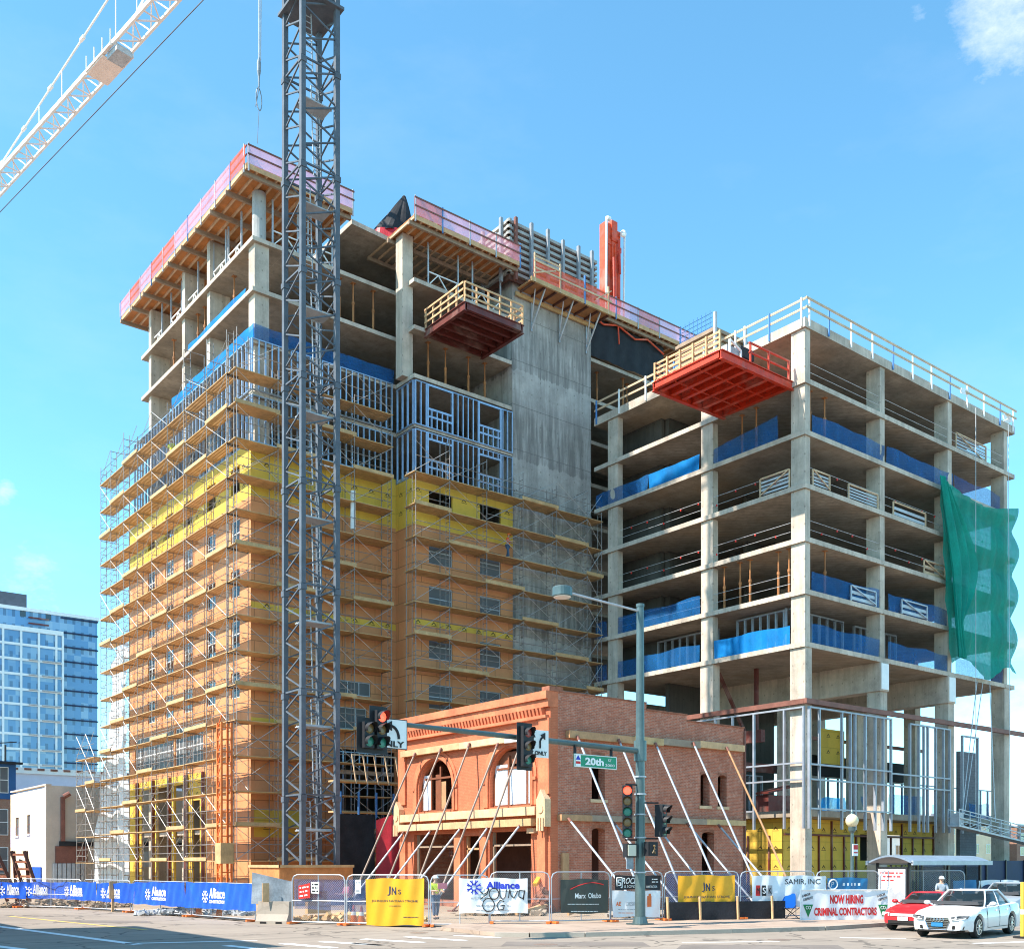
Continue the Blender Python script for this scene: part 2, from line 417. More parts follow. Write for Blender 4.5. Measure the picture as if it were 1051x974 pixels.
def thing(name, label, cat, loc, group=None, rotz=0.):
    o = bpy.data.objects.new(name, None); COL.objects.link(o); o.empty_display_size = .3
    o.location = loc; o.rotation_euler = (0, 0, rotz); W[o.name] = V(loc)
    return tag(o, label, cat, group)
def struct(name, mb, mat, **k):
    o = obj(name, mb, mat, **k); o['kind'] = 'structure'; return o
def text(parent, body, c, right, up, h, mat, width=None, ext=.006, name='lettering', bold=0., slant=0.):
    cu = bpy.data.curves.new('t', 'FONT'); cu.body = body; cu.align_x = 'CENTER'; cu.align_y = 'CENTER'; cu.size = h*1.38; cu.extrude = ext; cu.offset = bold; cu.shear = slant
    cu.resolution_u = 3
    ob = bpy.data.objects.new('t', cu); me0 = ob.to_mesh()
    me = me0.copy() if me0 else bpy.data.meshes.new(name); me.name = name
    ob.to_mesh_clear(); bpy.data.objects.remove(ob); bpy.data.curves.remove(cu)
    xs = [v.co.x for v in me.vertices] or [0, 1]; ys = [v.co.y for v in me.vertices] or [0, 1]
    k = (width/(max(xs)-min(xs))) if width else 1.
    mx, my = (max(xs)+min(xs))/2, (max(ys)+min(ys))/2
    right, up, c = V(right).normalized(), V(up).normalized(), V(c); nn = right.cross(up)
    off = W[parent.name]
    for v in me.vertices:
        p = c+right*((v.co.x-mx)*k)+up*(v.co.y-my)+nn*v.co.z
        v.co = p-off
    me.materials.clear(); me.materials.append(M[mat]); me.update()
    o = bpy.data.objects.new(name, me); COL.objects.link(o); o.parent = parent; W[o.name] = off
    return o
def wallgrid(mb, axis, c, th, u0, u1, z0, z1, holes=()):
    """a wall in the plane axis=c (front), th thick to the back, with rectangular openings (u0,u1,z0,z1)"""
    us = sorted({u0, u1, *[min(max(x, u0), u1) for h in holes for x in h[:2]]}); zs = sorted({z0, z1, *[min(max(x, z0), z1) for h in holes for x in h[2:4]]})
    def solid(i, j):
        if not (0 <= i < len(us)-1 and 0 <= j < len(zs)-1): return False
        uc, zc = (us[i]+us[i+1])/2, (zs[j]+zs[j+1])/2
        return not any(h[0] < uc < h[1] and h[2] < zc < h[3] for h in holes)
    P = (lambda u, d, z: (c+d, u, z)) if axis == 'a' else (lambda u, d, z: (u, c+d, z))
    for i in range(len(us)-1):
        for j in range(len(zs)-1):
            if not solid(i, j): continue
            A, B, C, D = us[i], us[i+1], zs[j], zs[j+1]
            for d in (0, th): mb.add([P(A,d,C),P(B,d,C),P(B,d,D),P(A,d,D)], [(0,1,2,3)])
            if not solid(i-1, j): mb.add([P(A,0,C),P(A,th,C),P(A,th,D),P(A,0,D)], [(0,1,2,3)])
            if not solid(i+1, j): mb.add([P(B,0,C),P(B,th,C),P(B,th,D),P(B,0,D)], [(0,1,2,3)])
            if not solid(i, j-1): mb.add([P(A,0,C),P(B,0,C),P(B,th,C),P(A,th,C)], [(0,1,2,3)])
            if not solid(i, j+1): mb.add([P(A,0,D),P(B,0,D),P(B,th,D),P(A,th,D)], [(0,1,2,3)])
def pbox(mb, axis, c, d0, d1, u0, u1, z0, z1):
    if axis == 'a': mb.box(c+d0, c+d1, u0, u1, z0, z1)
    else: mb.box(u0, u1, c+d0, c+d1, z0, z1)
def window(par, axis, c, u0, u1, z0, z1, fm='white_paint', gm='window_dark', mull=1, bar=.06, depth=.08, trans=0):
    f = MB()
    pbox(f, axis, c, depth, depth+.05, u0, u0+bar, z0, z1); pbox(f, axis, c, depth, depth+.05, u1-bar, u1, z0, z1)
    pbox(f, axis, c, depth, depth+.05, u0+bar, u1-bar, z0, z0+bar); pbox(f, axis, c, depth, depth+.05, u0+bar, u1-bar, z1-bar, z1)
    for k in range(mull):
        x = u0+(u1-u0)*(k+1)/(mull+1); pbox(f, axis, c, depth-.004, depth+.046, x-bar/2, x+bar/2, z0+bar, z1-bar)
    for k in range(trans):
        x = z0+(z1-z0)*(k+1)/(trans+1); pbox(f, axis, c, depth+.004, depth+.05, u0+bar, u1-bar, x-bar/2, x+bar/2)
    w = obj('window', f, fm, par)
    p = MB(); pbox(p, axis, c, depth+.02, depth+.035, u0+.01, u1-.01, z0+.01, z1-.01); obj('pane', p, gm, w)
    return w
def tarp(mb, p0, p1, z0, z1, amp=.08, nu=24, nv=8, top=None, seed=0, sag=0.):
    """a hung sheet from ground point p0 to p1 with folds"""
    rnd = random.Random(seed); ph = [rnd.uniform(0, 6.28) for _ in range(4)]
    p0, p1 = V((p0[0], p0[1], 0)), V((p1[0], p1[1], 0)); d = (p1-p0); L = d.length; n = V((d.y, -d.x, 0)).normalized()
    def fn(u, v):
        w = amp*(math.sin(u*L*2.1+ph[0]+v*1.5)*.6+math.sin(u*L*4.7+ph[1]-v*2.)*.4)*(.35+.65*(1-v))
        zt = z1 if top is None else top(u)
        z = z0+(zt-z0)*v - sag*math.sin(PI*u)*v + .02*math.sin(u*L*3.+ph[2])*(1-v)
        q = p0+d*u+n*w
        return (q.x, q.y, z)
    return mb.grid(fn, nu, nv)
ORD = ['first', 'second', 'third', 'fourth', 'fifth', 'sixth', 'seventh', 'eighth', 'ninth', 'tenth', 'eleventh', 'twelfth', 'thirteenth', 'fourteenth', 'fifteenth']
# =================================================================== unfinished concrete tower
LA, LB, BB = 27.1, 59.5, 57.3
FL = [40.1, 37.05, 33.9, 30.7, 27.5, 24.3, 21.1, 17.9, 14.7, 11.5, 8.2, 4.4]
LPOLY = [(LA, LB), (37.25, LB), (37.25, BB), (45.3, BB), (45.3, 58.2), (66, 58.2), (66, 79), (LA, 79)]
tower = thing('unfinished_tower', 'tall concrete tower under construction with orange and yellow sheathing behind scaffolding', 'building', (LA+10, 68, 0))
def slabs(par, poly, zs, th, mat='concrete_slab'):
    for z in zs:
        m = MB(); m.prism(poly, z-th, z); m.mi = [0, 0]+[1]*(len(m.f)-2); obj('floor_slab', m, [mat, 'concrete'], par)  # top and soffit use the shade-darkened copy, edges the lighter concrete
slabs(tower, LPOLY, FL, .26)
ROOFP = [(33.8, 59.3), (37.25, LB), (37.25, 58.6), (45.3, 58.6), (45.3, 79), (33.8, 79)]
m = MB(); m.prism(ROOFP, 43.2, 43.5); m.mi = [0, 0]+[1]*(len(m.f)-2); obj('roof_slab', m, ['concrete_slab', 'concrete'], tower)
for b in (66.6, 71.0, 77.6):
    m = MB(); m.box(27.35, 28.75, b, b+.5, 0, 43.15); obj('column', m, 'concrete', tower)
m = MB(); m.box(27.35, 28.3, 59.75, 60.6, 0, 40.05); obj('column', m, 'concrete', tower)
m = MB(); m.tube((27.85, 60.2, 40.1), (27.85, 60.2, 43.2), .42, 16); obj('column', m, 'concrete_round', tower, smooth=False)
for a, b, z0 in ((37.2, 58.4, 33.9), (36.9, 66, 0), (31.5, 66, 0), (41, 70, 0)):
    m = MB(); m.box(a-.4, a+.4, b-.4, b+.4, z0, 43.15); obj('column', m, 'concrete', tower)
# concrete shear core
m = MB(); wallgrid(m, 'b', BB-.004, .4, 45.35, 52.75, 0, 44.2); m.box(45.35, 45.75, 57.7, 64, 0, 44.2); m.box(52.35, 52.75, 57.7, 64, 0, 44.2); m.box(45.35, 52.75, 64, 64.4, 0, 44.2)
obj('core_wall', m, 'concrete_core', tower)
m = MB(); m.box(34, 45, 71.5, 71.9, 0, 43); m.box(44.6, 45, 62, 71.5, 0, 43); m.box(53, 65.5, 63, 63.4, 30, 43); obj('shade_wall', m, 'concrete_shade', tower)  # walls added to block light and keep the tower floors dark
m = MB(); m.box(29.8, 44.5, 64.2, 64.5, 0, 43.1); obj('shade_wall', m, 'concrete_shade', tower)
# sheathing: holes for the windows
WZ = [(25.3, 26.5), (21.75, 23.4), (18.75, 20.3), (15.55, 17.2), (12.3, 13.9), (9.2, 10.8)]
bayh = [(a0, a1, z0, z1) for a0, a1 in ((38.28, 40.15), (42.42, 44.2)) for z0, z1 in WZ]
m = MB(); wallgrid(m, 'b', 57.12, .15, 37.1, 45.3, 0, 24.1, bayh); wallgrid(m, 'a', 37.1, .15, 57.27, 59.3, 0, 24.1); obj('orange_sheathing', m, 'orange_sheathing', tower)
m = MB(); wallgrid(m, 'b', 57.12, .15, 37.1, 45.3, 24.1, 27.15, bayh); wallgrid(m, 'a', 37.1, .15, 57.27, 59.3, 24.1, 27.15); obj('yellow_sheathing', m, 'yellow_sheathing', tower)
secth = [(32.7, 35.2, 13.0, 13.9), (32.6, 34.9, 10.8, 12.2), (32.6, 37.05, 3.2, 9.5)]
m = MB(); wallgrid(m, 'b', 59.3, .15, 26.9, 37.1, 0, 24.3, secth); obj('orange_sheathing', m, 'orange_sheathing', tower)
m = MB(); wallgrid(m, 'b', 59.3, .15, 26.9, 37.1, 24.3, 27.55); obj('yellow_sheathing', m, 'yellow_sheathing', tower)
for bx in ((26.9, 37.1, 59.292, 59.3, 17.55, 17.95), (26.9, 30.2, 59.292, 59.3, 10.55, 11.0), (27.1, 30.3, 59.292, 59.3, 3.8, 5.5), (37.1, 45.3, 57.112, 57.12, 17.65, 18.0)):
    m = MB(); m.box(*bx); obj('yellow_patch', m, 'yellow_sheathing', tower)
facew = [(b0, b1, z0, z1) for b0, b1 in ((60.9, 62.2), (64.6, 66.), (68.6, 70.), (72., 73.5), (75.6, 77.)) for z0, z1 in [(25.0, 26.6), (21.7, 23.4), (18.6, 20.3), (15.5, 17.2), (12.4, 14.0)]]
lowh = [(66.6, 71.6, 8.7, 11.5), (72, 79.8, 8.7, 11.5), (67.2, 68.6, 1, 6.4), (70., 71.8, 0, 7.6), (73, 75.2, 0, 7.6), (76.3, 78.4, 0, 7.6)]
m = MB(); wallgrid(m, 'a', 26.9, .15, 59.45, 66.2, 0, 24.3, facew+lowh); wallgrid(m, 'a', 26.9, .15, 66.2, 81, 8.2, 24.3, facew+lowh); obj('orange_sheathing', m, 'orange_sheathing', tower)
m = MB(); wallgrid(m, 'a', 26.9, .15, 59.45, 81, 24.3, 27.55, facew); obj('yellow_sheathing', m, 'yellow_sheathing', tower)
m = MB(); wallgrid(m, 'a', 26.9, .15, 66.2, 81, 0, 8.2, lowh); obj('yellow_sheathing', m, 'yellow_sheathing', tower)
for b in (66.4, 69.3, 72.4, 75.7, 79):
    m = MB(); m.box(26.7, 26.89, b-.12, b+.12, 0, 8.2); obj('brown_post', m, 'brown_steel', tower)
for h in bayh[1:6]+bayh[7:12]: window(tower, 'b', 57.12, *h, fm='galv', gm='window_grey', mull=0, trans=1)
for h in secth[:2]: window(tower, 'b', 59.3, *h, fm='galv', gm='window_grey', mull=2)
for h in facew[1:5]+facew[6:10]+facew[11:15]+facew[16:20]+facew[21:25]: window(tower, 'a', 26.9, *h, fm='white_paint', gm='window_dark', mull=1, trans=1)
for h in lowh[:2]: window(tower, 'a', 26.9, *h, fm='white_paint', gm='window_grey', mull=7, trans=1)
# metal stud walls
def studwall(par, axis, c, u0, u1, z0, z1, ops=(), sp=.42, w=.075, dp=.13):
    m = MB()
    pbox(m, axis, c, 0, dp, u0, u1, z0, z0+.06); pbox(m, axis, c, 0, dp, u0, u1, z1-.06, z1)
    n = int((u1-u0)/sp)
    for k in range(n+1):
        u = u0+.04+(u1-u0-.08)*k/n
        hit = [o for o in ops if o[0] < u < o[1]]
        zz = z0+.06
        for o in sorted(hit, key=lambda o: o[2]):
            if o[2] > zz: pbox(m, axis, c, .004, dp-.004, u-w/2, u+w/2, zz, o[2])
            zz = o[3]
        pbox(m, axis, c, .004, dp-.004, u-w/2, u+w/2, zz, z1-.06)
    for o in ops:
        pbox(m, axis, c, -.006, dp+.006, o[0]-.1, o[0]+.02, z0+.06, z1-.06); pbox(m, axis, c, -.006, dp+.006, o[1]-.02, o[1]+.1, z0+.06, z1-.06)
        pbox(m, axis, c, -.003, dp+.003, o[0], o[1], o[2]-.13, o[2]); pbox(m, axis, c, -.003, dp+.003, o[0], o[1], o[3], o[3]+.13)
        pbox(m, axis, c, -.003, dp+.003, o[0], o[1], o[2]-.62, o[2]-.5)
    return obj('stud_frame', m, 'stud', par)
for z0, z1 in ((27.6, 30.45), (30.75, 33.85)):
    studwall(tower, 'b', 59.34, 27.0, 36.9, z0, z1)
    studwall(tower, 'a', 26.95, 59.5, 80.2, z0, z1, sp=.6)
for z0, z1, o in ((27.2, 30.3, 28.6), (30.6, 33.45, 31.9)):
    ops = [(38.28, 40.15, o, z1-.5), (42.42, 44.2, o, z1-.5)] if z0 < 30 else [(38.28, 40.15, o, z1-.13), (42.42, 44.2, o, z1-.13)]
    studwall(tower, 'b', 57.16, 37.25, 45.3, z0, z1, ops); studwall(tower, 'a', 37.14, 57.32, 59.3, z0, z1, sp=.5)
studwall(tower, 'b', 59.6, 32.7, 37, 3.3, 9.4, sp=.6)

# =================================================================== concrete wing at the corner
RA, RB, RA1, RB1 = 52.8, 38.5, 78.5, 57.0
RZ = [31.3, 28.2, 25.0, 21.8, 18.65, 15.5]
wing = thing('unfinished_wing', 'open concrete frame building of bare slabs and columns rising behind the old brick house', 'building', (65, 48, 0))
RP = [(RA, RB), (RA1, RB), (RA1, RB1), (RA, RB1)]
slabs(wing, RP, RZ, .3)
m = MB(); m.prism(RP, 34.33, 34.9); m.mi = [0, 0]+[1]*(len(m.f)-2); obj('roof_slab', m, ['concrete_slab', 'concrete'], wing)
for a in (52.95, 60.9, 69.2, 77.1):
    for b in (38.62, 45.8, 54.7):
        m = MB(); m.box(a, a+.52, b, b+1.0, 15.1, 34.4)
        if a in (52.95,) : m.box(a-.03, a+.62, b-.05, b+1.05, 0, 15.25)
        else: m.box(a-.03, a+.75, b-.05, b+.95, 0, 15.25)
        obj('column', m, 'concrete', wing)
for a in (60.75, 69.05):
    m = MB(); m.box(a-.05, a+.9, 38.45, 56.9, 13.35, 15.2); obj('transfer_beam', m, 'concrete', wing)
    m = MB(); m.box(a+.02, a+.83, 38.40, 38.449, 13.45, 15.12); obj('beam_end', m, 'white_paint', wing)
m = MB(); m.box(56, 68, 52.5, 52.9, 5.5, 34.3); m.box(56, 56.3, 52.9, 56.9, 15.5, 34.3); m.box(67.6, 68, 52.9, 57, 5.5, 34.3); obj('core_wall', m, 'concrete_shade', wing)
m = MB(); m.box(62, 76.6, 55.9, 56.2, 15.5, 31.0); m.box(58.5, 60.5, 47.5, 47.8, 15.5, 34.3); obj('shade_wall', m, 'concrete_shade', wing)  # walls added to darken the view into the wing floors
m = MB(); m.box(60.2, 60.5, 46.5, 52.4, 15.5, 34.3); m.box(55.6, 55.9, 52.9, 56.9, 15.5, 34.3); m.box(63, 70.5, 48.2, 48.5, 15.5, 34.3); m.box(70.2, 70.5, 48.5, 56, 15.5, 34.3); obj('shade_wall', m, 'concrete_shade', wing)
# podium: mezzanine slab, yellow wall, steel, studs, block wall
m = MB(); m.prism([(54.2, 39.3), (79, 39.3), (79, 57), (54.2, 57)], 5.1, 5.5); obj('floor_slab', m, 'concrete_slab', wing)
ph = [(63.2, 68.4, 2.4, 4.2)]
m = MB(); wallgrid(m, 'b', 41.6, .2, 54.8, 73.2, 0, 5.08, ph); wallgrid(m, 'a', 54.8, .2, 41.8, 56, 0, 5.08); obj('yellow_sheathing', m, 'yellow_sheathing', wing)
m = MB(); m.box(63.2, 68.4, 43.5, 43.7, 2.2, 4.4); obj('shade_panel', m, 'dark_gap', wing)  # near-black panel behind the wall opening, stands for the shade inside
for k in range(13):
    a = 55.6+k*1.4
    m = MB(); m.box(a, a+.12, 41.49, 41.6, 0, 4.0 if k % 3 else 5.0); obj('brown_post', m, 'brown_steel', wing)
for k in range(5):
    b = 42.6+k*1.7
    m = MB(); m.box(54.69, 54.8, b, b+.12, 0, 4.0); obj('brown_post', m, 'brown_steel', wing)
m = MB(); m.box(54.7, 73, 41.38, 41.48, 4.0, 4.12); obj('ledger', m, 'brown_steel', wing)
m = MB(); m.box(52.55, 52.8, 38.43, 53, 11.752, 12.048); m.box(52.55, 80.5, 38.2, 38.42, 11.75, 12.05); obj('steel_beam', m, 'beam_brown', wing)
m = MB(); m.box(62, 80.5, 47.0, 47.2, 11.3, 11.55); obj('steel_beam', m, 'beam_brown', wing)
m = MB(); m.box(55, 55.4, 43.5, 55, 10.1, 10.9); m.box(55, 62, 47.0, 47.3, 8.6, 9.2); m.bar((55.5, 47.5, 15.2), (58.5, 47.5, 11), .2); m.bar((56.4, 45, 15.2), (56.4, 45, 10.9), .22); obj('steel_frame', m, 'brown_steel', wing)
def big_studs(par, axis, c, us, z0, z1, rails=(), w=.11):
    m = MB()
    for u in us: pbox(m, axis, c, 0, .16, u-w/2, u+w/2, z0, z1-.1)
    pbox(m, axis, c, -.004, .164, us[0]-w/2, us[-1]+w/2, z1-.1, z1)
    for (r0, r1, z) in rails: pbox(m, axis, c, -.008, .168, r0, r1, z, z+.1)
    return obj('stud_frame', m, 'stud_grey', par)
big_studs(wing, 'a', 52.58, [38.5, 39.9, 42.2, 43.9, 45.3, 46.6, 48.2, 50], 4.3, 11.6, [(38.5, 43.9, 8.2), (38.5, 43.9, 7.2), (42.2, 47, 5.4)])
big_studs(wing, 'b', 38.2, [52.9, 53.9, 56.2, 57.1, 57.6, 58.7, 59.8, 60.7, 61.6], 4.3, 11.6, [(52.9, 61.6, 8.1), (52.9, 61.6, 7.2), (52.9, 61.6, 5.45)])
big_studs(wing, 'b', 38.3, [64, 65.1, 65.7, 66.2, 67.2, 68.2, 69], 4.3, 11.5, [(61.8, 69, 8.0), (61.8, 69, 7.2)])
big_studs(wing, 'b', 38.3, [70.7, 72.8], 4.3, 11.2, [])
for k, (b, a0, a1) in enumerate(((50.5, 56, 64), (48.0, 65, 79))):
    big_studs(wing, 'b', b, [a0+(a1-a0)*i/11 for i in range(12 if k == 0 else 26)], 5.5, 8.8, [], .11)
m = MB(); m.box(54.6, 57.2, 42.6, 43.6, 5.51, 6.6); m.bar((54.4, 43, 6.7), (57.4, 43, 7.3), 1.1, .12); obj('site_box', m, 'brown_steel', wing)
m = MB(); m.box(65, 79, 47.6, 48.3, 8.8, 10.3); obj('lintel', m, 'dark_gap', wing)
m = MB(); m.box(66.2, 69.2, 46.9, 46.98, 9.6, 12.2); obj('yellow_board', m, 'yellow_sheathing', wing)
m = MB(); m.box(75.2, 77.6, 41.0, 41.3, 0, 10.6); obj('block_wall', m, 'grey_block', wing)
# upper floor partition studs seen through the openings
for a0, a1, b in ((54.2, 60.2, 41), (61.8, 66.8, 41.2)):
    big_studs(wing, 'b', b, [a0+.2+(a1-a0)*i/7 for i in range(8)], 15.5, 18.2, [], .08)
big_studs(wing, 'a', 54.6, [40.2+i*.62 for i in range(9)], 15.5, 18.2, [], .09); big_studs(wing, 'a', 55.4, [47.5+i*.7 for i in range(9)], 15.5, 18.2, [], .08)

# =================================================================== nets hung along the open floors
def hung(name, mat, axis, c, u0, u1, z0, z1, label, cat, group, seed, amp=.06, top=None):
    m = MB()
    p0, p1 = ((c, u0), (c, u1)) if axis == 'a' else ((u0, c), (u1, c))
    tarp(m, p0, p1, z0, z1, amp*1.8, 34, 6, top or (lambda u: z1-.04*(1+math.sin(u*(u1-u0)*1.7+seed))-.09*abs(math.sin(u*4+seed))), seed)
    return tag(obj(name, m, mat), label, cat, group)
fw = {15.5: 'lowest open floor', 18.65: 'second open floor', 28.2: 'fifth open floor', 21.8: 'third open floor', 25.0: 'fourth open floor', 31.3: 'top open floor'}
G = 'blue safety nets along the floor edges'
sd = 0
for z, c0, c1, bay, mt in ((15.5, 39.7, 45.7, 'sunny corner bay', 'blue_net_sunlit'), (15.5, 46.9, 54.6, 'sunny middle bay', 'blue_net_shaded'), (18.65, 46.9, 54.6, 'sunny middle bay', 'blue_net_shaded'),
                           (28.2, 40.6, 45.7, 'sunny corner bay', 'blue_net_shaded'), (28.2, 46.9, 51.6, 'sunny middle bay', 'blue_net_sunlit'), (28.2, 51.6, 56.9, 'bay beside the core', 'blue_net_shaded'), (15.5, 55.8, 56.9, 'narrow bay beside the core', 'blue_net_shaded'), (18.65, 55.8, 56.9, 'narrow bay beside the core', 'blue_net_shaded')):
    sd += 1
    hung('safety_net', mt, 'a', RA+.12, c0, c1, z+.02, z+(1.3 if z != 28.2 else 1.15), f'blue net on the wing\'s {fw[z]}, {bay}', 'safety net', G, sd, .05,
         (lambda u, z=z: z+1.5-.5*u) if (z == 28.2 and c0 < 41) else None)
for z, a0, a1, bay in ((15.5, 53.6, 60.8, 'first shaded bay'), (15.5, 61.8, 69.1, 'second shaded bay'), (15.5, 70.2, 77, 'last shaded bay'), (18.65, 53.6, 60.8, 'first shaded bay'), (18.65, 61.8, 69.1, 'second shaded bay'),
                       (28.2, 53.6, 61.4, 'first shaded bay'), (28.2, 61.6, 69.9, 'second shaded bay'), (28.2, 70, 76.5, 'last shaded bay')):
    sd += 1
    hung('safety_net', 'blue_net_shaded' if a0 < 69.8 else 'blue_mesh', 'b', RB+.1, a0, a1, z+.02, z+1.25, f'blue net on the wing\'s {fw[z]}, {bay} from the corner', 'safety net', G, sd, .05)
hung('safety_net', 'blue_net_shaded', 'b', LB+.15, 27.2, 37.2, 33.95, 34.95, 'blue safety net above the stud wall behind the crane mast', 'safety net', G, 31, .05)
hung('safety_net', 'blue_net_sunlit', 'a', LA+.1, 59.6, 73, 33.95, 35.0, 'bright blue net strip over the studs on the sunny tower face', 'safety net', G, 32, .05)
hung('safety_net', 'blue_net_sunlit', 'a', LA+.1, 60.7, 70, 37.1, 37.6, 'low blue net strip one storey below the formwork on the sunny tower face', 'safety net', G, 33, .03)
for k, (a0, a1) in enumerate(((57, 59.3), (62, 64.2), (64.6, 68.6), (70.6, 73.2), (75, 78.3))):
    hung('safety_net', 'blue_net_sunlit' if k in (0,) else 'blue_net_shaded', 'b', 40.2+.5*(k % 2), a0, a1, 5.52, 6.5+.25*(k % 3), 'crumpled blue net on the mezzanine, ' + ['beside the corner column', 'left of the second column', 'behind the stud frame', 'in front of the block wall', 'over the hanging platform'][k], 'safety net', 'blue nets on the mezzanine', 40+k, .18)

# steel shores
def shore(a, b, z0, z1, label, group, mat='rust_shore'):
    t = thing('shore_post', label, 'shore post', (a, b, z0), group)
    m = MB(); m.tube((a, b, z0+.03), (a, b, z0+(z1-z0)*.55), .075, 8); obj('sleeve', m, mat, t)
    m = MB(); m.tube((a, b, z0+(z1-z0)*.55), (a, b, z1-.03), .05, 8); m.tube((a, b, z0+(z1-z0)*.5), (a, b, z0+(z1-z0)*.56), .1, 8); obj('inner_tube', m, mat, t)
    m = MB(); m.box(a-.14, a+.14, b-.14, b+.14, z0, z0+.03); m.box(a-.14, a+.14, b-.14, b+.14, z1-.03, z1); obj('end_plate', m, mat, t)
SG = 'steel shore posts between the slabs'
for k, b in enumerate((40.1, 40.9, 43.1, 43.9, 45.2)):
    shore(53.4, b, 18.65, 21.5, f'rusty orange shore post, {ORD[k]} from the corner column on the wing\'s second open floor', SG)
for k, (a, b) in enumerate(((53.4, 42.6), (53.6, 43.9))): shore(a, b, 28.2, 31, f'rusty shore behind the sloping blue net, {("nearer the corner column", "farther from the corner column")[k]}', SG)
for k, a in enumerate((54.1, 55.6)): shore(a, 39.1, 28.2, 31, f'rusty shore behind the shaded blue net of the fifth floor, {("nearest the corner column", "second from the corner column")[k]}', SG)
shore(55.5, 39, 18.65, 21.5, 'rusty shore behind the shaded blue net of the second floor', SG)
for z, zz, nm in ((37.05, 39.84, 'two storeys under the formwork'), (33.9, 36.79, 'three storeys under the formwork')):
    for k, a in enumerate((33.3, 34.3, 35.8) if z > 35 else (39, 40.4, 42.3, 43.7)):
        shore(a, 60 if z > 35 else 58.3, z, zz, f'rust brown shore post {nm}, {ORD[k]} from the mast', SG)
for k, b in enumerate((61.6, 64, 68.8, 70, 74.5)): shore(27.9, b, 37.05, 39.84, f'rust brown shore on the sunny tower face, {ORD[k]} from the tower corner', SG)
for k, a in enumerate((54, 55.2, 57.5, 58.4, 60.4)): shore(a, 58.8+.5*(k % 2), 37.05, 39.84, f'rust brown shore between core and orange platform, {ORD[k]} from the core', SG)

# edge rails: posts and two boards (or wires)
def rail(name, label, cat, pts, z, h=1.1, sp=2.2, post='white_paint', board='lumber', group=None, n=2, drop=0., ph=.0, blue=True):
    p0 = V((*pts[0], z)); t = thing(name, label, cat, p0, group)
    for A, B in zip(pts, pts[1:]):
        A, B = V((*A, z)), V((*B, z)); L = (B-A).length; k = max(1, int(round(L/sp)))
        for i in range(k+1):
            q = A.lerp(B, min(.985, max(.015, i/k))); m = MB(); m.bar(q-V((0,0,drop)), q+V((0,0,h+.12)), .09, .09); obj('post', m, 'blue_post' if (blue and i % 3 == 1) else post, t)
        for r in range(n):
            zz = V((0, 0, h*(r+1)/n)); d = (B-A).normalized(); nn = V((d.y, -d.x, 0))*.065
            m = MB(); m.bar(A+zz+nn, B+zz+nn, .04, .14); obj('rail', m, board, t)
    return t
rail('guard_rail', 'white post and timber guard rail along the sunny roof edge of the wing', 'guard rail', [(RA-.05, RB-.05), (RA-.05, 57.0)], 34.9, drop=.5, sp=2.6)
rail('guard_rail', 'white post and timber guard rail along the shaded roof edge of the wing', 'guard rail', [(RA-.05, RB-.07), (RA1, RB-.07)], 34.9, drop=.5, sp=2.3)
def wires(label, axis, c, u0, u1, z, mat='cable_light', flags=True):
    t = thing('cable_rail', label, 'cable rail', (c, u0, z) if axis == 'a' else (u0, c, z), 'wire guard lines along the slab edges')
    P = (lambda u, zz: (c, u, zz)) if axis == 'a' else (lambda u, zz: (u, c, zz))
    for h in (.55, 1.1):
        m = MB(); m.tube(P(u0, z+h), P(u1, z+h), .015, 5); obj('wire', m, mat, t)
    if flags:
        n = int((u1-u0)/1.6)
        for k in range(n):
            u = u0+(k+.7)*(u1-u0)/(n+.5); q = P(u, z+1.05-.5*((k*7) % 3 == 0)); m = MB(); m.box(q[0]-.035, q[0]+.035, q[1]-.035, q[1]+.035, q[2]-.1, q[2]+.02)
            obj('flag_marker', m, 'red_sign', t)
for z, w_ in ((21.8, 'third'), (25.0, 'fourth'), (18.65, 'second')):
    wires(f'flagged cable rail on the sunny edge of the wing\'s {w_} floor', 'a', RA+.2, 39.7, 54.6, z, flags=z > 20)
for z, w_ in ((21.8, 'third'), (25.0, 'fourth'), (31.3, 'top')):
    wires(f'flagged cable rail on the shaded edge of the wing\'s {w_} floor', 'b', RB+.2, 53.6, 77, z, flags=z != 31.3)
def guard_panel(axis, c, u0, u1, z, h, label, frame='lumber', fill='gray_panel', n=4, diag=True):
    P = (lambda u, d, zz: (c+d, u, zz)) if axis == 'a' else (lambda u, d, zz: (u, c+d, zz))
    t = thing('guard_barrier', label, 'guard barrier', P((u0+u1)/2, 0, z), 'loose guard panels at the slab edges')
    m = MB()
    for u in (u0, u1): m.bar(P(u, 0, z), P(u, 0, z+h), .08)
    m.bar(P(u0, 0, z+h), P(u1, 0, z+h), .08); 
    if diag: m.bar(P(u0, -.05, z+h), P(u1, -.05, z+.1), .06)
    obj('frame', m, frame, t)
    m = MB()
    for k in range(n): zz = z+.12+(h-.2)*k/n; m.bar(P(u0, .06, zz+.08), P(u1, .06, zz+.08), .05, (h-.2)/n*.55)
    obj('slat', m, fill, t)
guard_panel('a', RA+.1, 39.7, 41.9, 25.0, 1.15, 'grey slatted panel in a timber frame left of the corner column, fourth floor')
guard_panel('b', RB+.1, 53.7, 55.4, 25.0, 1.0, 'grey slatted panel in a timber frame beside the shaded side of the corner column')
guard_panel('b', RB+.1, 57.4, 60.6, 25.0, .95, 'long grey slatted panel in front of the second shaded column', diag=False)
guard_panel('b', RB+.1, 62.4, 66.3, 25.0, .9, 'long timber framed panel beyond the second shaded column, fourth floor', 'lumber', 'gray_panel', 2, False)
guard_panel('b', RB+.4, 70.8, 75.0, 31.3, 1.35, 'big grey slatted panel leaning under the roof near the far column', n=5)
guard_panel('b', RB+.2, 66.3, 69, 21.8, 1.0, 'small yellow timber frame near the third shaded column, third floor', 'lumber', 'lumber', 2)
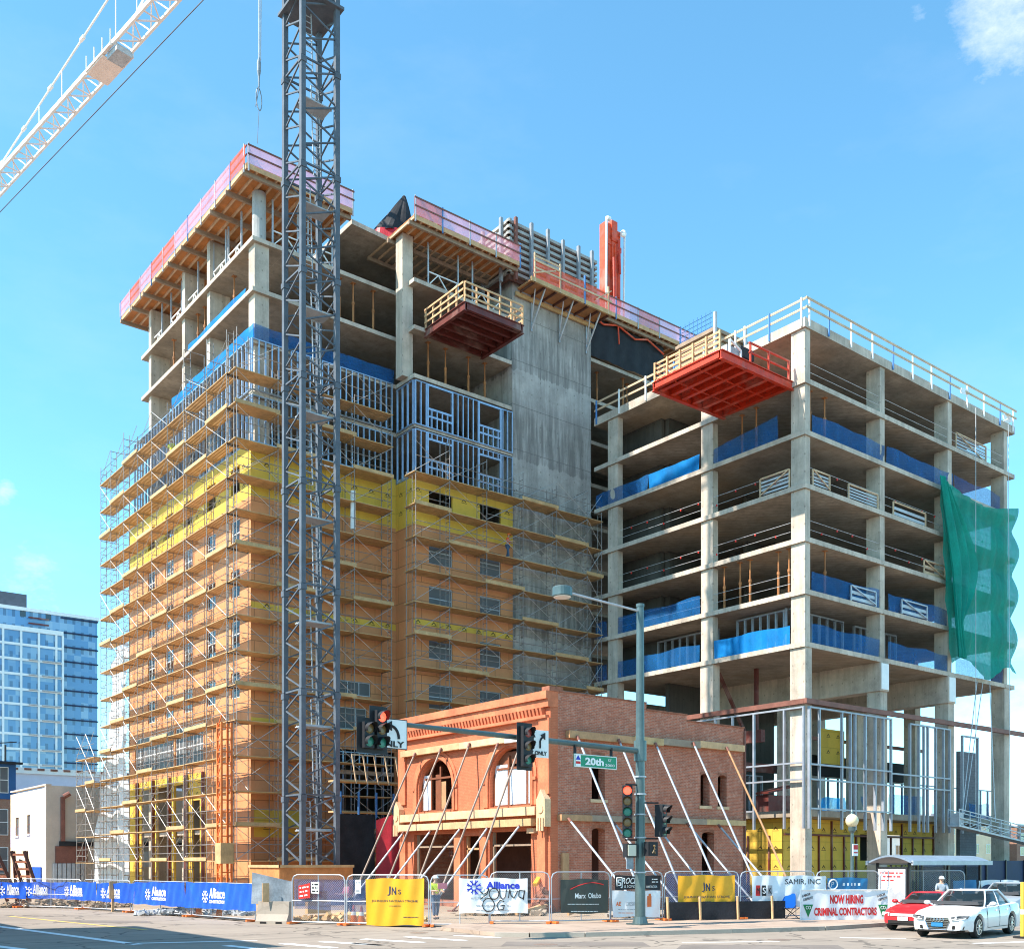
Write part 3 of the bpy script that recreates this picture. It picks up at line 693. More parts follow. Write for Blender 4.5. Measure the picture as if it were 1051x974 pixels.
guard_panel('b', RB-.02, 57.5, 60.2, 18.65, .95, 'pale steel frame with a diagonal over the second floor net, before the second column', 'galv', 'galv', 2)
guard_panel('b', RB-.02, 63.2, 66.3, 18.65, .95, 'pale steel frame with a diagonal over the second floor net, past the second column', 'galv', 'galv', 2)
for k, (a, z, dx) in enumerate(((70.2, 35.5, 1.7), (76.6, 35.4, 1.6), (77.0, 35.1, 1.5))):
    m = MB(); m.bar((a, RB-.3+.2*k, z-.3), (a+dx, RB+.1+.1*k, z+.25+.1*k), .12, .34); tag(obj('loose_board', m, 'white_paint'), 'white board sticking out at the wing roof rail, ' + ['midway along the shaded edge', 'upper one at the far corner', 'lower one at the far corner'][k], 'board', 'white boards on the roof rail')

# =================================================================== green debris net at the far end of the wing
def green(u, v):
    a0 = 67.2+1.5*(1-v)**1.2; a = a0+(77.3-a0)*u
    zt = 28.6-1.05*math.sin(PI*u)*.8-.25*u; zb = 15.9+.6*math.sin(u*9)
    z = zb+(zt-zb)*v
    k = (z-15.5)/3.18; bulge = .35+.45*abs(math.cos(PI*k))*(.3+.7*u)
    fold = .07*math.sin(u*41+v*3)+.06*math.sin(u*67-v*5)+.14*math.sin(u*13+v*6)*(1-.4*v)
    return (a+(.14*math.cos(2*PI*k) if u > .9 else 0)*(u-.9)*10, RB-bulge+fold*.6, z)
gn = thing('debris_net', 'translucent green debris net draped over the far end of the wing', 'debris net', (74, RB, 15.9))
m = MB(); m.grid(green, 44, 44); obj('main_sheet', m, 'green_net', gn, smooth=True)
def drape(u, v):
    a0 = 66.9+1.7*(1-v); wd = .9+2.6*math.sin(PI*min(1, (1-v)*1.25))**1.2
    z = 16.3+12.2*v-.8*u*v
    return (a0+wd*u, RB-.75-.18*math.sin(u*18+v*4)-.3*(1-v), z)
m = MB(); m.grid(drape, 20, 30); obj('folded_drape', m, 'green_net', gn, smooth=True)
m = MB()
for a, dz in ((71.0, 33), (75.9, 33)): m.tube((a, RB-.95, 5.5), (a-.3 if a > 73 else a, RB-.95, 34), .02, 5)
obj('rope', m, 'cable_light', gn)

# =================================================================== hanging work platform
sp = thing('suspended_platform', 'grey aluminium hanging platform slung on ropes below the mezzanine edge', 'work platform', (73.5, 36.9, 3.6))
pa, pb = V((67.4, 37.2, 4.75)), V((78.3, 37.0, 3.2+.35))
m = MB(); m.bar(pa, pb, .8, .12); obj('deck', m, 'galv', sp)
m = MB()
for s in (-.4, .4):
    o = V((0, s, 0))
    for h in (.55, 1.1): m.bar(pa+o+V((0,0,h)), pb+o+V((0,0,h)), .06)
    for k in range(9): q = pa.lerp(pb, k/8)+o; m.bar(q, q+V((0,0,1.1)), .05)
    for k in range(8): q, r = pa.lerp(pb, k/8)+o, pa.lerp(pb, (k+1)/8)+o; m.bar(q+V((0,0,.1)), r+V((0,0,.55)), .035)
obj('rail_frame', m, 'galv', sp)
for k in (.04, .96):
    q = pa.lerp(pb, k); m = MB(); m.box(q.x-.3, q.x+.3, q.y-.3, q.y+.3, q.z+.1, q.z+.9); obj('hoist', m, 'gray_panel', sp)
m = MB(); q = pa.lerp(pb, .1); m.tube(q+V((0,0,1)), (72.6, 38.3, 15.2), .03, 5); m.tube(q+V((.3,0,1)), (73.6, 38.4, 15.2), .03, 5); q = pa.lerp(pb, .5); m.tube(q+V((0,0,1)), (74.4, 38.3, 15.2), .03, 5)
obj('rope', m, 'cable_light', sp)
# =================================================================== formwork decks on top of the tower
def deck(label, a0, a1, b0, b1, z, edges, net_mat='pink_net', col=0):
    t = thing('formwork_deck', label, 'formwork deck', ((a0+a1)/2, (b0+b1)/2, z), 'table formwork decks on the tower top')
    m = MB(); m.box(a0, a1, b0, b1, z+.3, z+.36); obj('ply_panel', m, 'ply_orange', t)
    m = MB()
    n = int((a1-a0)/.62)
    for k in range(n+1): a = a0+.06+(a1-a0-.12)*k/n; m.box(a-.05, a+.05, b0+.02, b1-.02, z+.14, z+.298)
    obj('joist_rib', m, 'lumber', t)
    n = max(2, int(round((b1-b0)/2.4)))
    for k in range(n+1):
        b = b0+.35+(b1-b0-.7)*k/n; m = MB(); m.box(a0-.15, a1, b-.09, b+.09, z-.12, z+.138); obj('beam', m, 'form_board', t)
    m = MB()
    for e in edges:
        if e == 'a': m.box(a0-.05, a0, b0, b1, z+.1, z+.42)
        if e == 'b': m.box(a0, a1, b0-.05, b0, z+.1, z+.42)
    obj('edge_form', m, 'plank_face', t)
    for e in edges:
        A, B = (V((a0-.08, b0, 0)), V((a0-.08, b1, 0))) if e == 'a' else (V((a0, b0-.08, 0)), V((a1, b0-.08, 0)))
        L = (B-A).length; n = max(2, int(round(L/2.3)))
        for k in range(n+1):
            q = A.lerp(B, min(.99, max(.01, k/n))); m = MB(); m.bar(q+V((0,0,z-.05)), q+V((0,0,z+1.62)), .07, .07); obj('edge_post', m, 'blue_post' if k % 3 == 1 else 'galv', t)
        d = (B-A).normalized(); nn = V((d.y, -d.x, 0))
        m = MB()
        for h in (.92, 1.45): m.bar(A+nn*.06+V((0,0,z+h)), B+nn*.06+V((0,0,z+h)), .04, .1)
        obj('edge_rail', m, 'beam_brown', t)
        for k in range(n):
            q, r = A.lerp(B, k/n), A.lerp(B, (k+1)/n); m = MB(); tarp(m, q+nn*-.03, r+nn*-.03, z+.38, z+1.5, .03, 8, 4, None, k+col)
            rr = random.Random(k*7+col).random()
            obj('net_sheet', m, 'orange_net' if (e == 'a' and rr > .45) or rr > .9 else net_mat, t)
    return t
D1 = deck('long timber formwork deck with pink nets over the tower corner', 26.25, 33.4, 58.4, 81, 43.1, 'ab')
D2 = deck('timber formwork deck with pink nets above the projecting bay', 36.5, 45.2, 56.2, 62, 42.95, 'b', col=20)
D3 = deck('timber formwork deck with pink nets beyond the concrete core', 52.9, 64.6, 57.3, 63, 43.15, 'b', 'pink_net', 40)
# shores and braced frames carrying the decks
def shore_frame(label, axis, c, u0, u1, z0=40.1, z1=43.0, h=1.0):
    P = (lambda u, z: (c, u, z)) if axis == 'a' else (lambda u, z: (u, c, z))
    t = thing('shoring_frame', label, 'shoring frame', P((u0+u1)/2, z0), 'braced shoring frames under the decks')
    for u in (u0, u1): m = MB(); m.bar(P(u, z0), P(u, z1), .09); obj('leg', m, 'galv', t)
    m = MB(); n = max(2, int((u1-u0)/.6))
    m.bar(P(u0, z0+h), P(u1, z0+h), .07); m.bar(P(u0, z0+.1), P(u1, z0+.1), .07)
    for k in range(n):
        p, q = u0+(u1-u0)*k/n, u0+(u1-u0)*(k+1)/n; m.bar(P(p, z0+.1+(h-.1)*(k % 2)), P(q, z0+.1+(h-.1)*((k+1) % 2)), .06)
    obj('brace_lattice', m, 'white_paint', t)
for k, b in enumerate((62.2, 64.6, 69.2, 72.2, 76)): shore_frame(f'white braced shoring frame on the sunny tower edge, {ORD[k]} from the tower corner', 'a', 27.6, b, b+2.0)
for k, a in enumerate((28.6, 31)): shore_frame(f'white braced shoring frame behind the crane mast, {("nearer", "farther from")[k]} the tower corner', 'b', 59.9, a, a+1.7)
for k, a in enumerate((38.6, 42.2)): shore_frame(f'white braced shoring frame under the bay deck, {("beside the bay column", "beside the core")[k]}', 'b', 57.7, a, a+2.4)

# black wrapped load on the roof slab
w = thing('wrapped_load', 'black tarpaulin wrapped peaked load with a red skirt on the tower roof', 'wrapped load', (37.4, 60.4, 43.5))
def cone(u, v):
    a = 2*PI*u; r = (1-v**1.2)*1.0+.12; wr = 1+.09*math.sin(a*5+v*3)+.05*math.sin(a*11)
    return (37.7+.75*v+math.cos(a)*r*1.35*wr, 60.4+math.sin(a)*r*.95*wr, 44.1+3.1*v)
m = MB(); m.grid(cone, 30, 10); m.ball((38.45, 60.4, 47.2), .16, 8); obj('cover', m, 'black_tarp', w)
def cone2(u, v):
    a = 2*PI*u; r = 1.18-.08*v+.05*math.sin(a*6); return (37.7+math.cos(a)*r*1.35, 60.4+math.sin(a)*r*1.0, 43.5+.72*v)
m = MB(); m.grid(cone2, 30, 3); obj('skirt', m, 'red_tarp', w)

# climbing formwork round the core top
cf = thing('climbing_formwork', 'climbing timber formwork with steel soldiers and red netted platform on the core', 'formwork', (49, 57, 42))
m = MB(); m.box(44.9, 52.8, 56.94, 57.08, 42.4, 46.35); m.box(44.76, 44.9, 56.9, 62, 42.4, 46.35); obj('form_panel', m, 'dark_wood', cf)
m = MB()
for k in range(9):
    z = 42.75+k*.43; m.box(44.5, 52.85, 56.72, 56.94, z, z+.2); m.box(44.54, 44.76, 56.6, 62, z, z+.2)
obj('waler_slat', m, 'form_liner', cf)
for k, a in enumerate((45.1, 46.5, 48.0, 49.4, 50.9, 52.2)):
    m = MB(); m.box(a-.1, a+.1, 56.5, 56.72, 42.3, 46.6+.12*(k % 3)); obj('soldier_beam', m, 'soldier_grey' if k != 0 else 'beam_brown', cf)
for b in (57.4, 59.5):
    m = MB(); m.box(44.32, 44.54, b-.1, b+.1, 42.3, 46.7); obj('soldier_beam', m, 'soldier_grey', cf)
m = MB(); m.box(45.6, 52.9, 55.5, 57.05, 42.0, 42.12); obj('work_platform', m, 'ply', cf)
m = MB(); m.box(45.5, 53, 55.36, 55.5, 41.9, 42.2); m.box(45.5, 53, 57.05, 57.2, 41.6, 41.9); obj('platform_edge', m, 'plank', cf)
for k in range(8):
    a = 45.8+k*1.0; m = MB(); m.box(a, a+.1, 55.5, 57.05, 41.85, 41.998); obj('joist', m, 'dark_wood', cf)
m = MB(); tarp(m, (45.7, 55.42), (52.9, 55.42), 42.15, 43.45, .03, 24, 4, None, 9); obj('net_sheet', m, 'orange_net', cf)
for k in range(4):
    a = 45.8+k*2.3; m = MB(); m.bar((a, 55.4, 41.9), (a, 55.4, 43.9), .1); obj('edge_post', m, 'blue_post' if k == 2 else 'lumber', cf)
m = MB()
for h in (.75, 1.25, 1.55): m.bar((45.7, 55.33, 42.1+h), (48 if h > .8 else 53, 55.33, 42.1+h), .05, .13)
m.bar((45.6, 55.3, 42.4), (47.6, 55.3, 43.2), .08); m.bar((51.4, 55.3, 42.5), (52.9, 55.3, 43.6), .07)
obj('edge_rail', m, 'lumber', cf)
for a in (47, 49.6, 52.2):
    m = MB(); m.bar((a, 55.7, 42), (a, 57.2, 39.8), .09); m.bar((a-.5, 56.2, 42), (a, 57.2, 40.2), .07); m.bar((a, 57.2, 42), (a, 57.2, 39.6), .08); obj('bracket', m, 'galv', cf)

# black sheet wall below the far deck
m = MB(); tarp(m, (52.9, 58.0), (61.2, 58.0), 40.15, 43.1, .12, 40, 8, None, 12); tag(obj('tarp_curtain', m, 'black_tarp'), 'black tarpaulin curtain hung under the deck beyond the core', 'tarpaulin')
m = MB(); m.path([(52.9, 57.8, 43.1), (54.5, 57.8, 42.7), (56, 57.8, 43.1), (57.8, 57.8, 42.6), (59.2, 57.8, 43), (61, 57.8, 42.4)], .07, 6); m.path([(56, 57.78, 43), (56.1, 57.78, 41.7)], .06, 6); tag(obj('orange_webbing', m, 'red_pump'), 'red webbing looped along the top of the black curtain', 'webbing')

# formwork of the wing's stair core
sc_ = thing('stair_formwork', 'pale timber wall formwork with rebar on top, standing on the wing roof', 'formwork', (59.5, 51.7, 34.9))
m = MB(); m.box(57.9, 61.5, 49.9, 53.4, 34.9, 40.5); obj('form_panel', m, 'form_board', sc_)
m = MB()
for k in range(11): z = 35.1+k*.5; m.box(57.7, 57.9, 49.7, 53.5, z, z+.24); m.box(57.7, 61.6, 49.7, 49.9, z, z+.24)
obj('waler_slat', m, 'form_board', sc_)
for a, b in ((57.62, 49.62), (60.9, 49.6)): m = MB(); m.box(a-.1, a+.1, b-.1, b+.1, 34.9, 41.3); obj('soldier_beam', m, 'gray_panel', sc_)
m = MB()
for k in range(8): m.tube((58.1+.0*k, 50.5+k*.4, 40.4), (58.1, 50.5+k*.4, 41.9), .03, 4)
for k in range(4): m.tube((58.1, 50.3, 40.7+k*.33), (58.1, 53.5, 40.7+k*.33), .025, 4)
obj('rebar_mesh', m, 'blue_post', sc_)

# folded concrete placing boom
pb_ = thing('placing_boom', 'folded red concrete placing boom standing upright above the core', 'placing boom', (55.6, 58.4, 43.5))
BO = V((1.2, -.9, 0))
def bmb(f):
    m = MB(); f(m); m.v = [(x+BO.x, y+BO.y, z) for x, y, z in m.v]; return m
for k, (a, b, w_, z0, z1) in enumerate(((53.95, 59.2, .62, 43.6, 50.7), (54.55, 59.1, .58, 43.7, 51.0), (55.1, 59.3, .5, 44.0, 50.5))):
    def f(m): m.box(a-w_/2, a+w_/2, b-.3, b+.3, z0, z1); m.box(a-w_/2-.05, a+w_/2+.05, b-.36, b-.301, z0+.8, z0+1.2); m.box(a-w_/2-.05, a+w_/2+.05, b-.36, b-.301, z1-1.6, z1-1.2); m.box(a-.06, a+.06, b-.4, b-.301, z0+1.4, z1-1.8)
    obj('boom_section', bmb(f), 'red_pump', pb_)
def f(m): m.tube((53.65, 58.8, 43.8), (53.7, 58.8, 51.0), .09, 8); m.tube((55.5, 58.8, 43.9), (55.6, 58.8, 50.3), .08, 8)
obj('pipe', bmb(f), 'white_paint', pb_)
def f(m): m.ball((55.5, 58.85, 50.4), .26, 10); m.tube((53.7, 58.75, 50.9), (54.0, 58.75, 50.9), .16, 8); m.tube((55.1, 58.7, 50.1), (55.5, 58.7, 50.2), .12, 8)
obj('joint', bmb(f), 'white_paint', pb_)
def f(m): m.tube((54.3, 58.6, 45), (54.25, 58.6, 48), .13, 8); m.tube((54.9, 58.6, 47), (54.8, 58.6, 49.6), .1, 8)
obj('cylinder_ram', bmb(f), 'red_steel', pb_)
def f(m): m.box(53.4, 55.6, 58.5, 60.2, 43.5, 43.599)
obj('base', bmb(f), 'red_steel', pb_)

# loading platforms
def platform(label, a0, a1, b0, b1, z, out, matm, slope=0.):
    """out: 'b' sticks out toward smaller b, 'a' toward smaller a"""
    t = thing('loading_platform', label, 'loading platform', ((a0+a1)/2, (b0+b1)/2, z))
    m = MB(); m.box(a0, a1, b0, b1, z+.0, z+.05); obj('floor_plate', m, matm, t)
    def ibeam(p, q, h, w_):
        mm = MB(); p, q = V(p), V(q)
        mm.bar(p, q, w_*.25, h-.04); mm.bar(p+V((0,0,h/2)), q+V((0,0,h/2)), w_, .04); mm.bar(p-V((0,0,h/2)), q-V((0,0,h/2)), w_, .04); return mm
    if out == 'a':
        for k in range(6):
            b = b0+.35+(b1-b0-.5)*k/5.; obj('joist', ibeam((a0+.15, b, z-.2), (a1, b, z-.2), .34, .2), matm, t) if False else None
        for k in range(7):
            a = a0+.55+(a1-a0-.8)*k/6.; obj('joist', ibeam((a, b0+.15, z-.2), (a, b1-.15, z-.2), .34, .26), matm, t)
        for b in (b0+.06, b1-.06): obj('edge_beam', ibeam((a0, b, z-.22), (a1, b, z-.22), .48, .24), matm, t)
        obj('edge_beam', ibeam((a0+.04, b0+.2, z-.18), (a0+.04, b1-.2, z-.18), .4, .22), matm, t)
        m = MB()
        for b in (b0+1.9, b1-1.6): m.bar((a0+.2, b, z-.34), (a1, b, z-.34), .07, .05)
        obj('cross_bar', m, matm, t)
    else:
        for k in range(6):
            b = b0+.4+(b1-b0-.5)*k/5.; obj('joist', ibeam((a0+.15, b, z-.22), (a1-.15, b, z-.22), .3, .2), matm, t)
        for a in (a0+.06, a1-.06): obj('edge_beam', ibeam((a, b0, z-.24), (a, b1, z-.24), .5, .24), matm, t)
        obj('edge_beam', ibeam((a0+.2, b0+.04, z-.2), (a1-.2, b0+.04, z-.2), .42, .2), matm, t)
    return t
RAILED = set()
def plat_rail(t, pts, z, h, n, sp, matb='plank_face'):
    for A, B in zip(pts, pts[1:]):
        A, B = V((*A, z)), V((*B, z)); k = max(1, round((B-A).length/sp))
        for i in range(k+1):
            q = A.lerp(B, i/k); m = MB()
            if i == 0 and t.name in RAILED: continue
            RAILED.add(t.name); m.bar(q, q+V((0,0,h)), .1); obj('rail_post', m, matb, t)
        m = MB()
        d = (B-A).normalized(); nn = V((d.y, -d.x, 0))*.085
        for r in range(n): zz = V((0,0,h*(r+1)/n-.05))+nn; m.bar(A+zz+d*.0, B+zz-d*.04, .045, .12)
        obj('rail', m, matb, t)
P1 = platform('brown steel loading platform with timber rails cantilevered from the tower bay', 38.1, 42.8, 52.9, 57.4, 36.95, 'b', 'brown_steel')
plat_rail(P1, [(38.15, 57.3), (38.15, 52.95), (42.75, 52.95), (42.75, 55.5)], 37, 1.25, 3, .95)
P2 = platform('bright red steel loading platform cantilevered from the wing corner bay', 46.3, 52.9, 39.4, 44.8, 31.3, 'a', 'red_steel')
plat_rail(P2, [(46.4, 39.6), (46.4, 44.7), (52.6, 44.7)], 31.35, 1.2, 4, 1.0)
m = MB()
for h in (.6, 1.15): m.bar((48.8, 39.45, 31.35+h), (52.6, 39.45, 31.35+h), .09)
for a in (48.9, 50.6, 52.5): m.bar((a, 39.45, 31.3), (a, 39.45, 32.5), .1)
obj('pipe_rail', m, 'red_steel', P2)
eq = thing('generator_skid', 'grey and white generator skid standing on the red platform', 'generator', (48.6, 40.4, 31.35))
m = MB(); m.box(47.6, 49.7, 40.1, 41.4, 31.5, 32.3); obj('housing', m, 'gray_panel', eq)
m = MB(); m.box(48.7, 49.9, 39.98, 40.09, 31.9, 32.5); obj('panel', m, 'ink_black', eq)
m = MB(); m.box(47.5, 50, 40, 41.5, 31.35, 31.5); m.path([(47.6, 39.9, 31.5), (47.6, 39.9, 32.5), (48.6, 39.9, 32.1), (48.6, 39.9, 31.6)], .07, 6); obj('skid_frame', m, 'white_paint', eq)

# =================================================================== tower crane
cr = thing('tower_crane', 'tower crane with dark grey lattice mast and white jib', 'crane', (27.1, 51.7, 0))
MA, MBb, MW = 25.95, 50.75, 2.05
corners = [(MA, MBb), (MA+MW, MBb), (MA+MW, MBb+MW), (MA, MBb+MW)]
SH = 5.6
nsec = 10
for s in range(nsec):
    z0 = .3+s*SH; m = MB(); m2 = MB()
    for (a, b) in corners: m.box(a-.13, a+.13, b-.13, b+.13, z0, z0+SH-.02); m.box(a-.17, a+.17, b-.17, b+.17, z0+SH-.35, z0+SH-.05)
    for i in range(4):
        A, B = corners[i], corners[(i+1) % 4]
        for k in range(3):
            zz = z0+k*SH/3; h = SH/3
            m.bar((*A, zz+h*.5), (*B, zz+h*.98), .075) ; m.bar((*A, zz+h*.5), (*B, zz+.02*h), .075)
            if k == 2: m.bar((*A, zz+h), (*B, zz+h), .09)
    obj('mast_section', m, 'mast_grey', cr)
for s in range(nsec):
    z = .3+s*SH+SH*.652; m = MB(); m.box(MA+.2, MA+MW-.2, MBb+.2, MBb+MW*.62, z, z+.06); m.bar((MA+.1, MBb+.4, z+.1), (MA+MW-.1, MBb+.4, z+.1), .09); m.bar((MA+.3, MBb+MW*.62, z+.1), (MA+MW-.3, MBb+MW*.62, z+.1), .08); obj('landing', m, 'mast_light', cr)
    m = MB(); x = MA+.75+.5*(s % 2)
    la, lb = V((x, MBb+.7, .3+s*SH)), V((x+.15, MBb+1.3, .3+(s+1)*SH-.3))
    for d in (-.22, .22): m.bar(la+V((d,0,0)), lb+V((d,0,0)), .05)
    for k in range(16): q = la.lerp(lb, k/15); m.bar(q-V((.22,0,0)), q+V((.22,0,0)), .035)
    obj('ladder', m, 'mast_light', cr)
mtop = .3+nsec*SH
m = MB(); m.box(MA-.3, MA+MW+.3, MBb-.3, MBb+MW+.3, 48.5, 48.65); obj('collar_platform', m, 'mast_grey', cr)
mc = V((MA+MW/2, MBb+MW/2, mtop))
m = MB(); m.tube(mc, mc+V((0,0,1.9)), 1.3, 16); obj('slewing_ring', m, 'jib_white', cr)
jd = V((-.730*RX+.683*RY, -.730*LX+.683*LY, 0)).normalized(); jn = V((-jd.y, jd.x, 0))
m = MB(); q = mc-jn*1.9+V((0,0,.4)); m.bar(q-jd*.9+V((0,0,.9)), q+jd*.9+V((0,0,.9)), 1.3, 1.9); obj('cab', m, 'jib_white', cr)
m = MB()
for s in (-.6, .6):
    for e in (-.6, .6): m.bar(mc+jd*s+jn*e+V((0,0,1.2)), mc+V((0,0,10))+jd*s*.15+jn*e*.15, .16)
for k in range(5):
    z = 1.2+k*1.8; f = 1-.85*z/10
    for s, e, s2, e2 in ((-1,-1,1,-1), (1,-1,1,1), (1,1,-1,1), (-1,1,-1,-1)): m.bar(mc+jd*s*.6*f+jn*e*.6*f+V((0,0,z)), mc+jd*s2*.6*f+jn*e2*.6*f+V((0,0,z+.9)), .08)
obj('tower_head', m, 'jib_white', cr)
JZ = 58.0; JL = 62; J0 = V((mc.x, mc.y, JZ)); hw, hh = .62, 1.15
m = MB(); q0, q1 = J0+jd*1, J0-jd*13
for e in (-hw, hw): m.bar(q0+jn*e, q1+jn*e, .25)
for k in range(7): m.bar(J0-jd*2*k+jn*hw, J0-jd*(2*k+2)-jn*hw, .1)
m.bar(q1-V((0,0,1.2)), q1+jd*2-V((0,0,1.2)), 1.6, 2.4); obj('counter_jib', m, 'jib_white', cr)
jl = obj  # jib: two bottom chords, a top chord and lacing
m = MB(); m.bar(J0+jd*1.2+jn*hw, J0+jd*JL+jn*hw, .17); m.bar(J0+jd*1.2-jn*hw, J0+jd*JL-jn*hw, .17); m.bar(J0+jd*1.2+V((0,0,hh)), J0+jd*JL+V((0,0,hh)), .19); jib = obj('jib', m, 'jib_white', cr)
m = MB(); n = int(JL/1.25)
for k in range(1, n):
    x = k*1.25
    if k % 2: m.bar(J0+jd*x+jn*hw, J0+jd*(x+1.25)-jn*hw, .08)
    else: m.bar(J0+jd*x-jn*hw, J0+jd*(x+1.25)+jn*hw, .08)
    if k % 2 == 0: m.bar(J0+jd*x+jn*hw, J0+jd*x-jn*hw, .08)
    for e in (-hw, hw):
        a, b = (0, hh) if k % 2 else (hh, 0)
        m.bar(J0+jd*x+jn*(e if a == 0 else 0)+V((0,0,a)), J0+jd*(x+1.25)+jn*(e if b == 0 else 0)+V((0,0,b)), .085)
obj('jib_lattice', m, 'jib_pink', jib)
m = MB(); th_ = mc+V((0,0,10)); 
for x in (44.5,): m.tube(th_, J0+jd*x+V((0,0,hh)), .08, 6)
m.tube(th_, J0+jd*20+V((0,0,hh)), .08, 6)
for x in (19.5, 22.5, 35, 31): 
    f = x/44.5; q = th_.lerp(J0+jd*44.5+V((0,0,hh)), f); m.tube(q, J0+jd*x+V((0,0,hh)), .045, 5)
for f in (.5, .62, .74, .85, .95): q = th_.lerp(J0+jd*44.5+V((0,0,hh)), f); m.bar(q-jd*.3, q+jd*.3, .2)
obj('pendant', m, 'jib_white', cr)
m = MB(); x = 21.6
for e in (-1, 1): m.bar(J0+jd*x+jn*e*(hw+.15)-V((0,0,.12)), J0+jd*(x+3.6)+jn*e*(hw+.15)-V((0,0,.12)), .16)
m.bar(J0+jd*(x+1.2)-V((0,0,.25)), J0+jd*(x+3.7)-V((0,0,.25)), 1.55, .08)
for e in (-1, 1):
    for k in range(4): q = J0+jd*(x+1.2*k)+jn*e*(hw+.2); m.bar(q-V((0,0,.25)), q+V((0,0,.9)), .06)
trl = obj('trolley', m, 'jib_pink', cr)
m = MB(); m.bar(J0+jd*(x-.4)-V((0,0,.35)), J0+jd*(x+1.0)-V((0,0,.35)), 1.1, .4); obj('winch', m, 'gray_panel', trl)
m = MB(); m.tube(J0+jd*8-V((0,0,2.3))+jn*-.2, J0+jd*JL-V((0,0,1.9))+jn*-.2, .035, 5); obj('rope', m, 'cable', cr)
hp = J0+jd*5.0
m = MB(); zb = 45.6
m.tube((hp.x, hp.y, JZ-.1), (hp.x, hp.y, zb+3), .045, 5); m.tube((hp.x+.18, hp.y, JZ-.1), (hp.x+.1, hp.y, zb+3), .035, 5); obj('hoist_rope', m, 'cable_light', cr)
m = MB(); m.lathe([(.04, 3.1), (.12, 2.8), (.12, 2.3), (.06, 2.0), (.04, 1.4)], (hp.x, hp.y, zb), 10)
m.path([V((hp.x, hp.y, zb+.7))+V((.17*math.cos(t), .08*math.sin(t), .7*math.sin(t))) for t in [2*PI*k/14 for k in range(15)]], .03, 6)
m.tube((hp.x, hp.y, zb+1.4), (hp.x-.2, hp.y, zb+.2), .03, 5)
obj('hook_block', m, 'tarp_grey', cr)
m = MB(); m.tube((hp.x, hp.y, zb), (hp.x-.1, hp.y, zb-1.9), .015, 4); obj('tag_line', m, 'cable', cr)
m = MB(); m.box(MA-1, MA+MW+1, MBb-1, MBb+MW+1, 0.01, .3); obj('footing', m, 'concrete', cr)

# =================================================================== scaffolds
def scaffold(label, axis, c, out, stations, levels, ztop, zbot=0., wd=1.35, pw=None, deck_ok=None, braces=True, top_of=None, gap=()):
    """runs along the face; c = line of the wall-side legs, outer legs at c-wd"""
    P = (lambda u, d, z: (c-d, u, z)) if axis == 'a' else (lambda u, d, z: (u, c-d, z))
    t = thing('scaffold', label, 'scaffold', P((stations[0]+stations[-1])/2, wd/2, 0), 'tube scaffolds on the tower faces')
    for i, u in enumerate(stations):
        zt = top_of[i] if top_of else ztop
        m = MB()
        for d in (0, wd): m.tube(P(u, d, zbot), P(u, d, zt), .027, 5)
        k = 0; z = zbot+.3
        while z < zt:
            if k % 4 == 0: m.tube(P(u, 0, z), P(u, wd, z), .026, 4)
            else:
                m.tube(P(u, wd, z), P(u, wd-.42, z), .022, 4)
                if k % 4 == 2: m.tube(P(u, 0, z), P(u, .42, z), .022, 4)
            z += .51; k += 1
        m.tube(P(u, wd-.42, zbot), P(u, wd-.42, zt-.1), .022, 4)
        obj('ladder_frame', m, 'scaffold_steel', t)
    for li, z in enumerate(levels):
        m = MB(); br = MB(); gr = MB()
        for i in range(len(stations)-1):
            u0, u1 = stations[i], stations[i+1]
            zt = min(top_of[i], top_of[i+1]) if top_of else ztop
            if z > zt+.1: continue
            if deck_ok is None or deck_ok(u0, z):
                e = .12; jz = .015*((i*5+li*3) % 4)
                m.m = 0
                for r in range(4):
                    dw = (pw or wd+.2); d0 = wd+.08-dw+r*dw/4
                    A = P(u0-e, d0, z+jz); B = P(u1+e, d0+dw/4-.03, z+jz+.045)
                    m.box(min(A[0],B[0]), max(A[0],B[0]), min(A[1],B[1]), max(A[1],B[1]), A[2], B[2])
                if (i*3+li) % 4 == 1:
                    A = P(u0-e, wd+.02+.05*(i % 2), z+.06+.004*i); B = P(u1+e, wd+.06+.05*(i % 2), z+.28+.004*i); m.box(min(A[0],B[0]), max(A[0],B[0]), min(A[1],B[1]), max(A[1],B[1]), A[2], B[2])
            if braces:
                hz = 1.95
                rv = random.Random(i*131+li*977+int(c*10)).random()
                if rv < .62: br.tube(P(u0, wd+.03, z+.15), P(u1, wd+.03, z+hz), .017, 4)
                if rv > .3: br.tube(P(u0, wd+.05, z+hz), P(u1, wd+.05, z+.15), .017, 4)
                if (i+li) % 3 == 0: br.tube(P(u0, -.03, z+.15), P(u1, -.03, z+hz), .016, 4)
                for h in ((.55, 1.05) if (i*3+li) % 4 else (1.05,)): gr.tube(P(u0, wd+.02, z+h), P(u1, wd+.02, z+h), .022, 4)
        if m.v: obj('plank_deck', m, 'plank', t)
        if br.v: obj('brace_lattice', br, 'brace_steel', t)
        if gr.v: obj('guard_lattice', gr, 'scaffold_steel', t)
    return t
LV = [31.0-2.05*k for k in range(15)]
scaffold('dense scaffold with timber decks along the sunny orange face, nearer the crane', 'a', 26.6, -1, [59.0, 62., 65.3], LV, 32.6, pw=.82, top_of=[33.6, 34.2, 33.2])
scaffold('dense scaffold with timber decks on the sunny face, far end beside the white sheeting', 'a', 26.6, -1, [65.7, 68.6, 71.5, 74.4, 77.3, 80.2, 82.6], LV, 32.8, pw=1.05, top_of=[35, 32.6, 32.8, 32.2, 33.4, 33.0, 32.4])
scaffold('low outrigger scaffold past the end of the sunny face', 'a', 26.2, -1, [82.9, 85, 87.4], [10.3, 8.3, 6.2, 4.2, 2.2], 10.6)
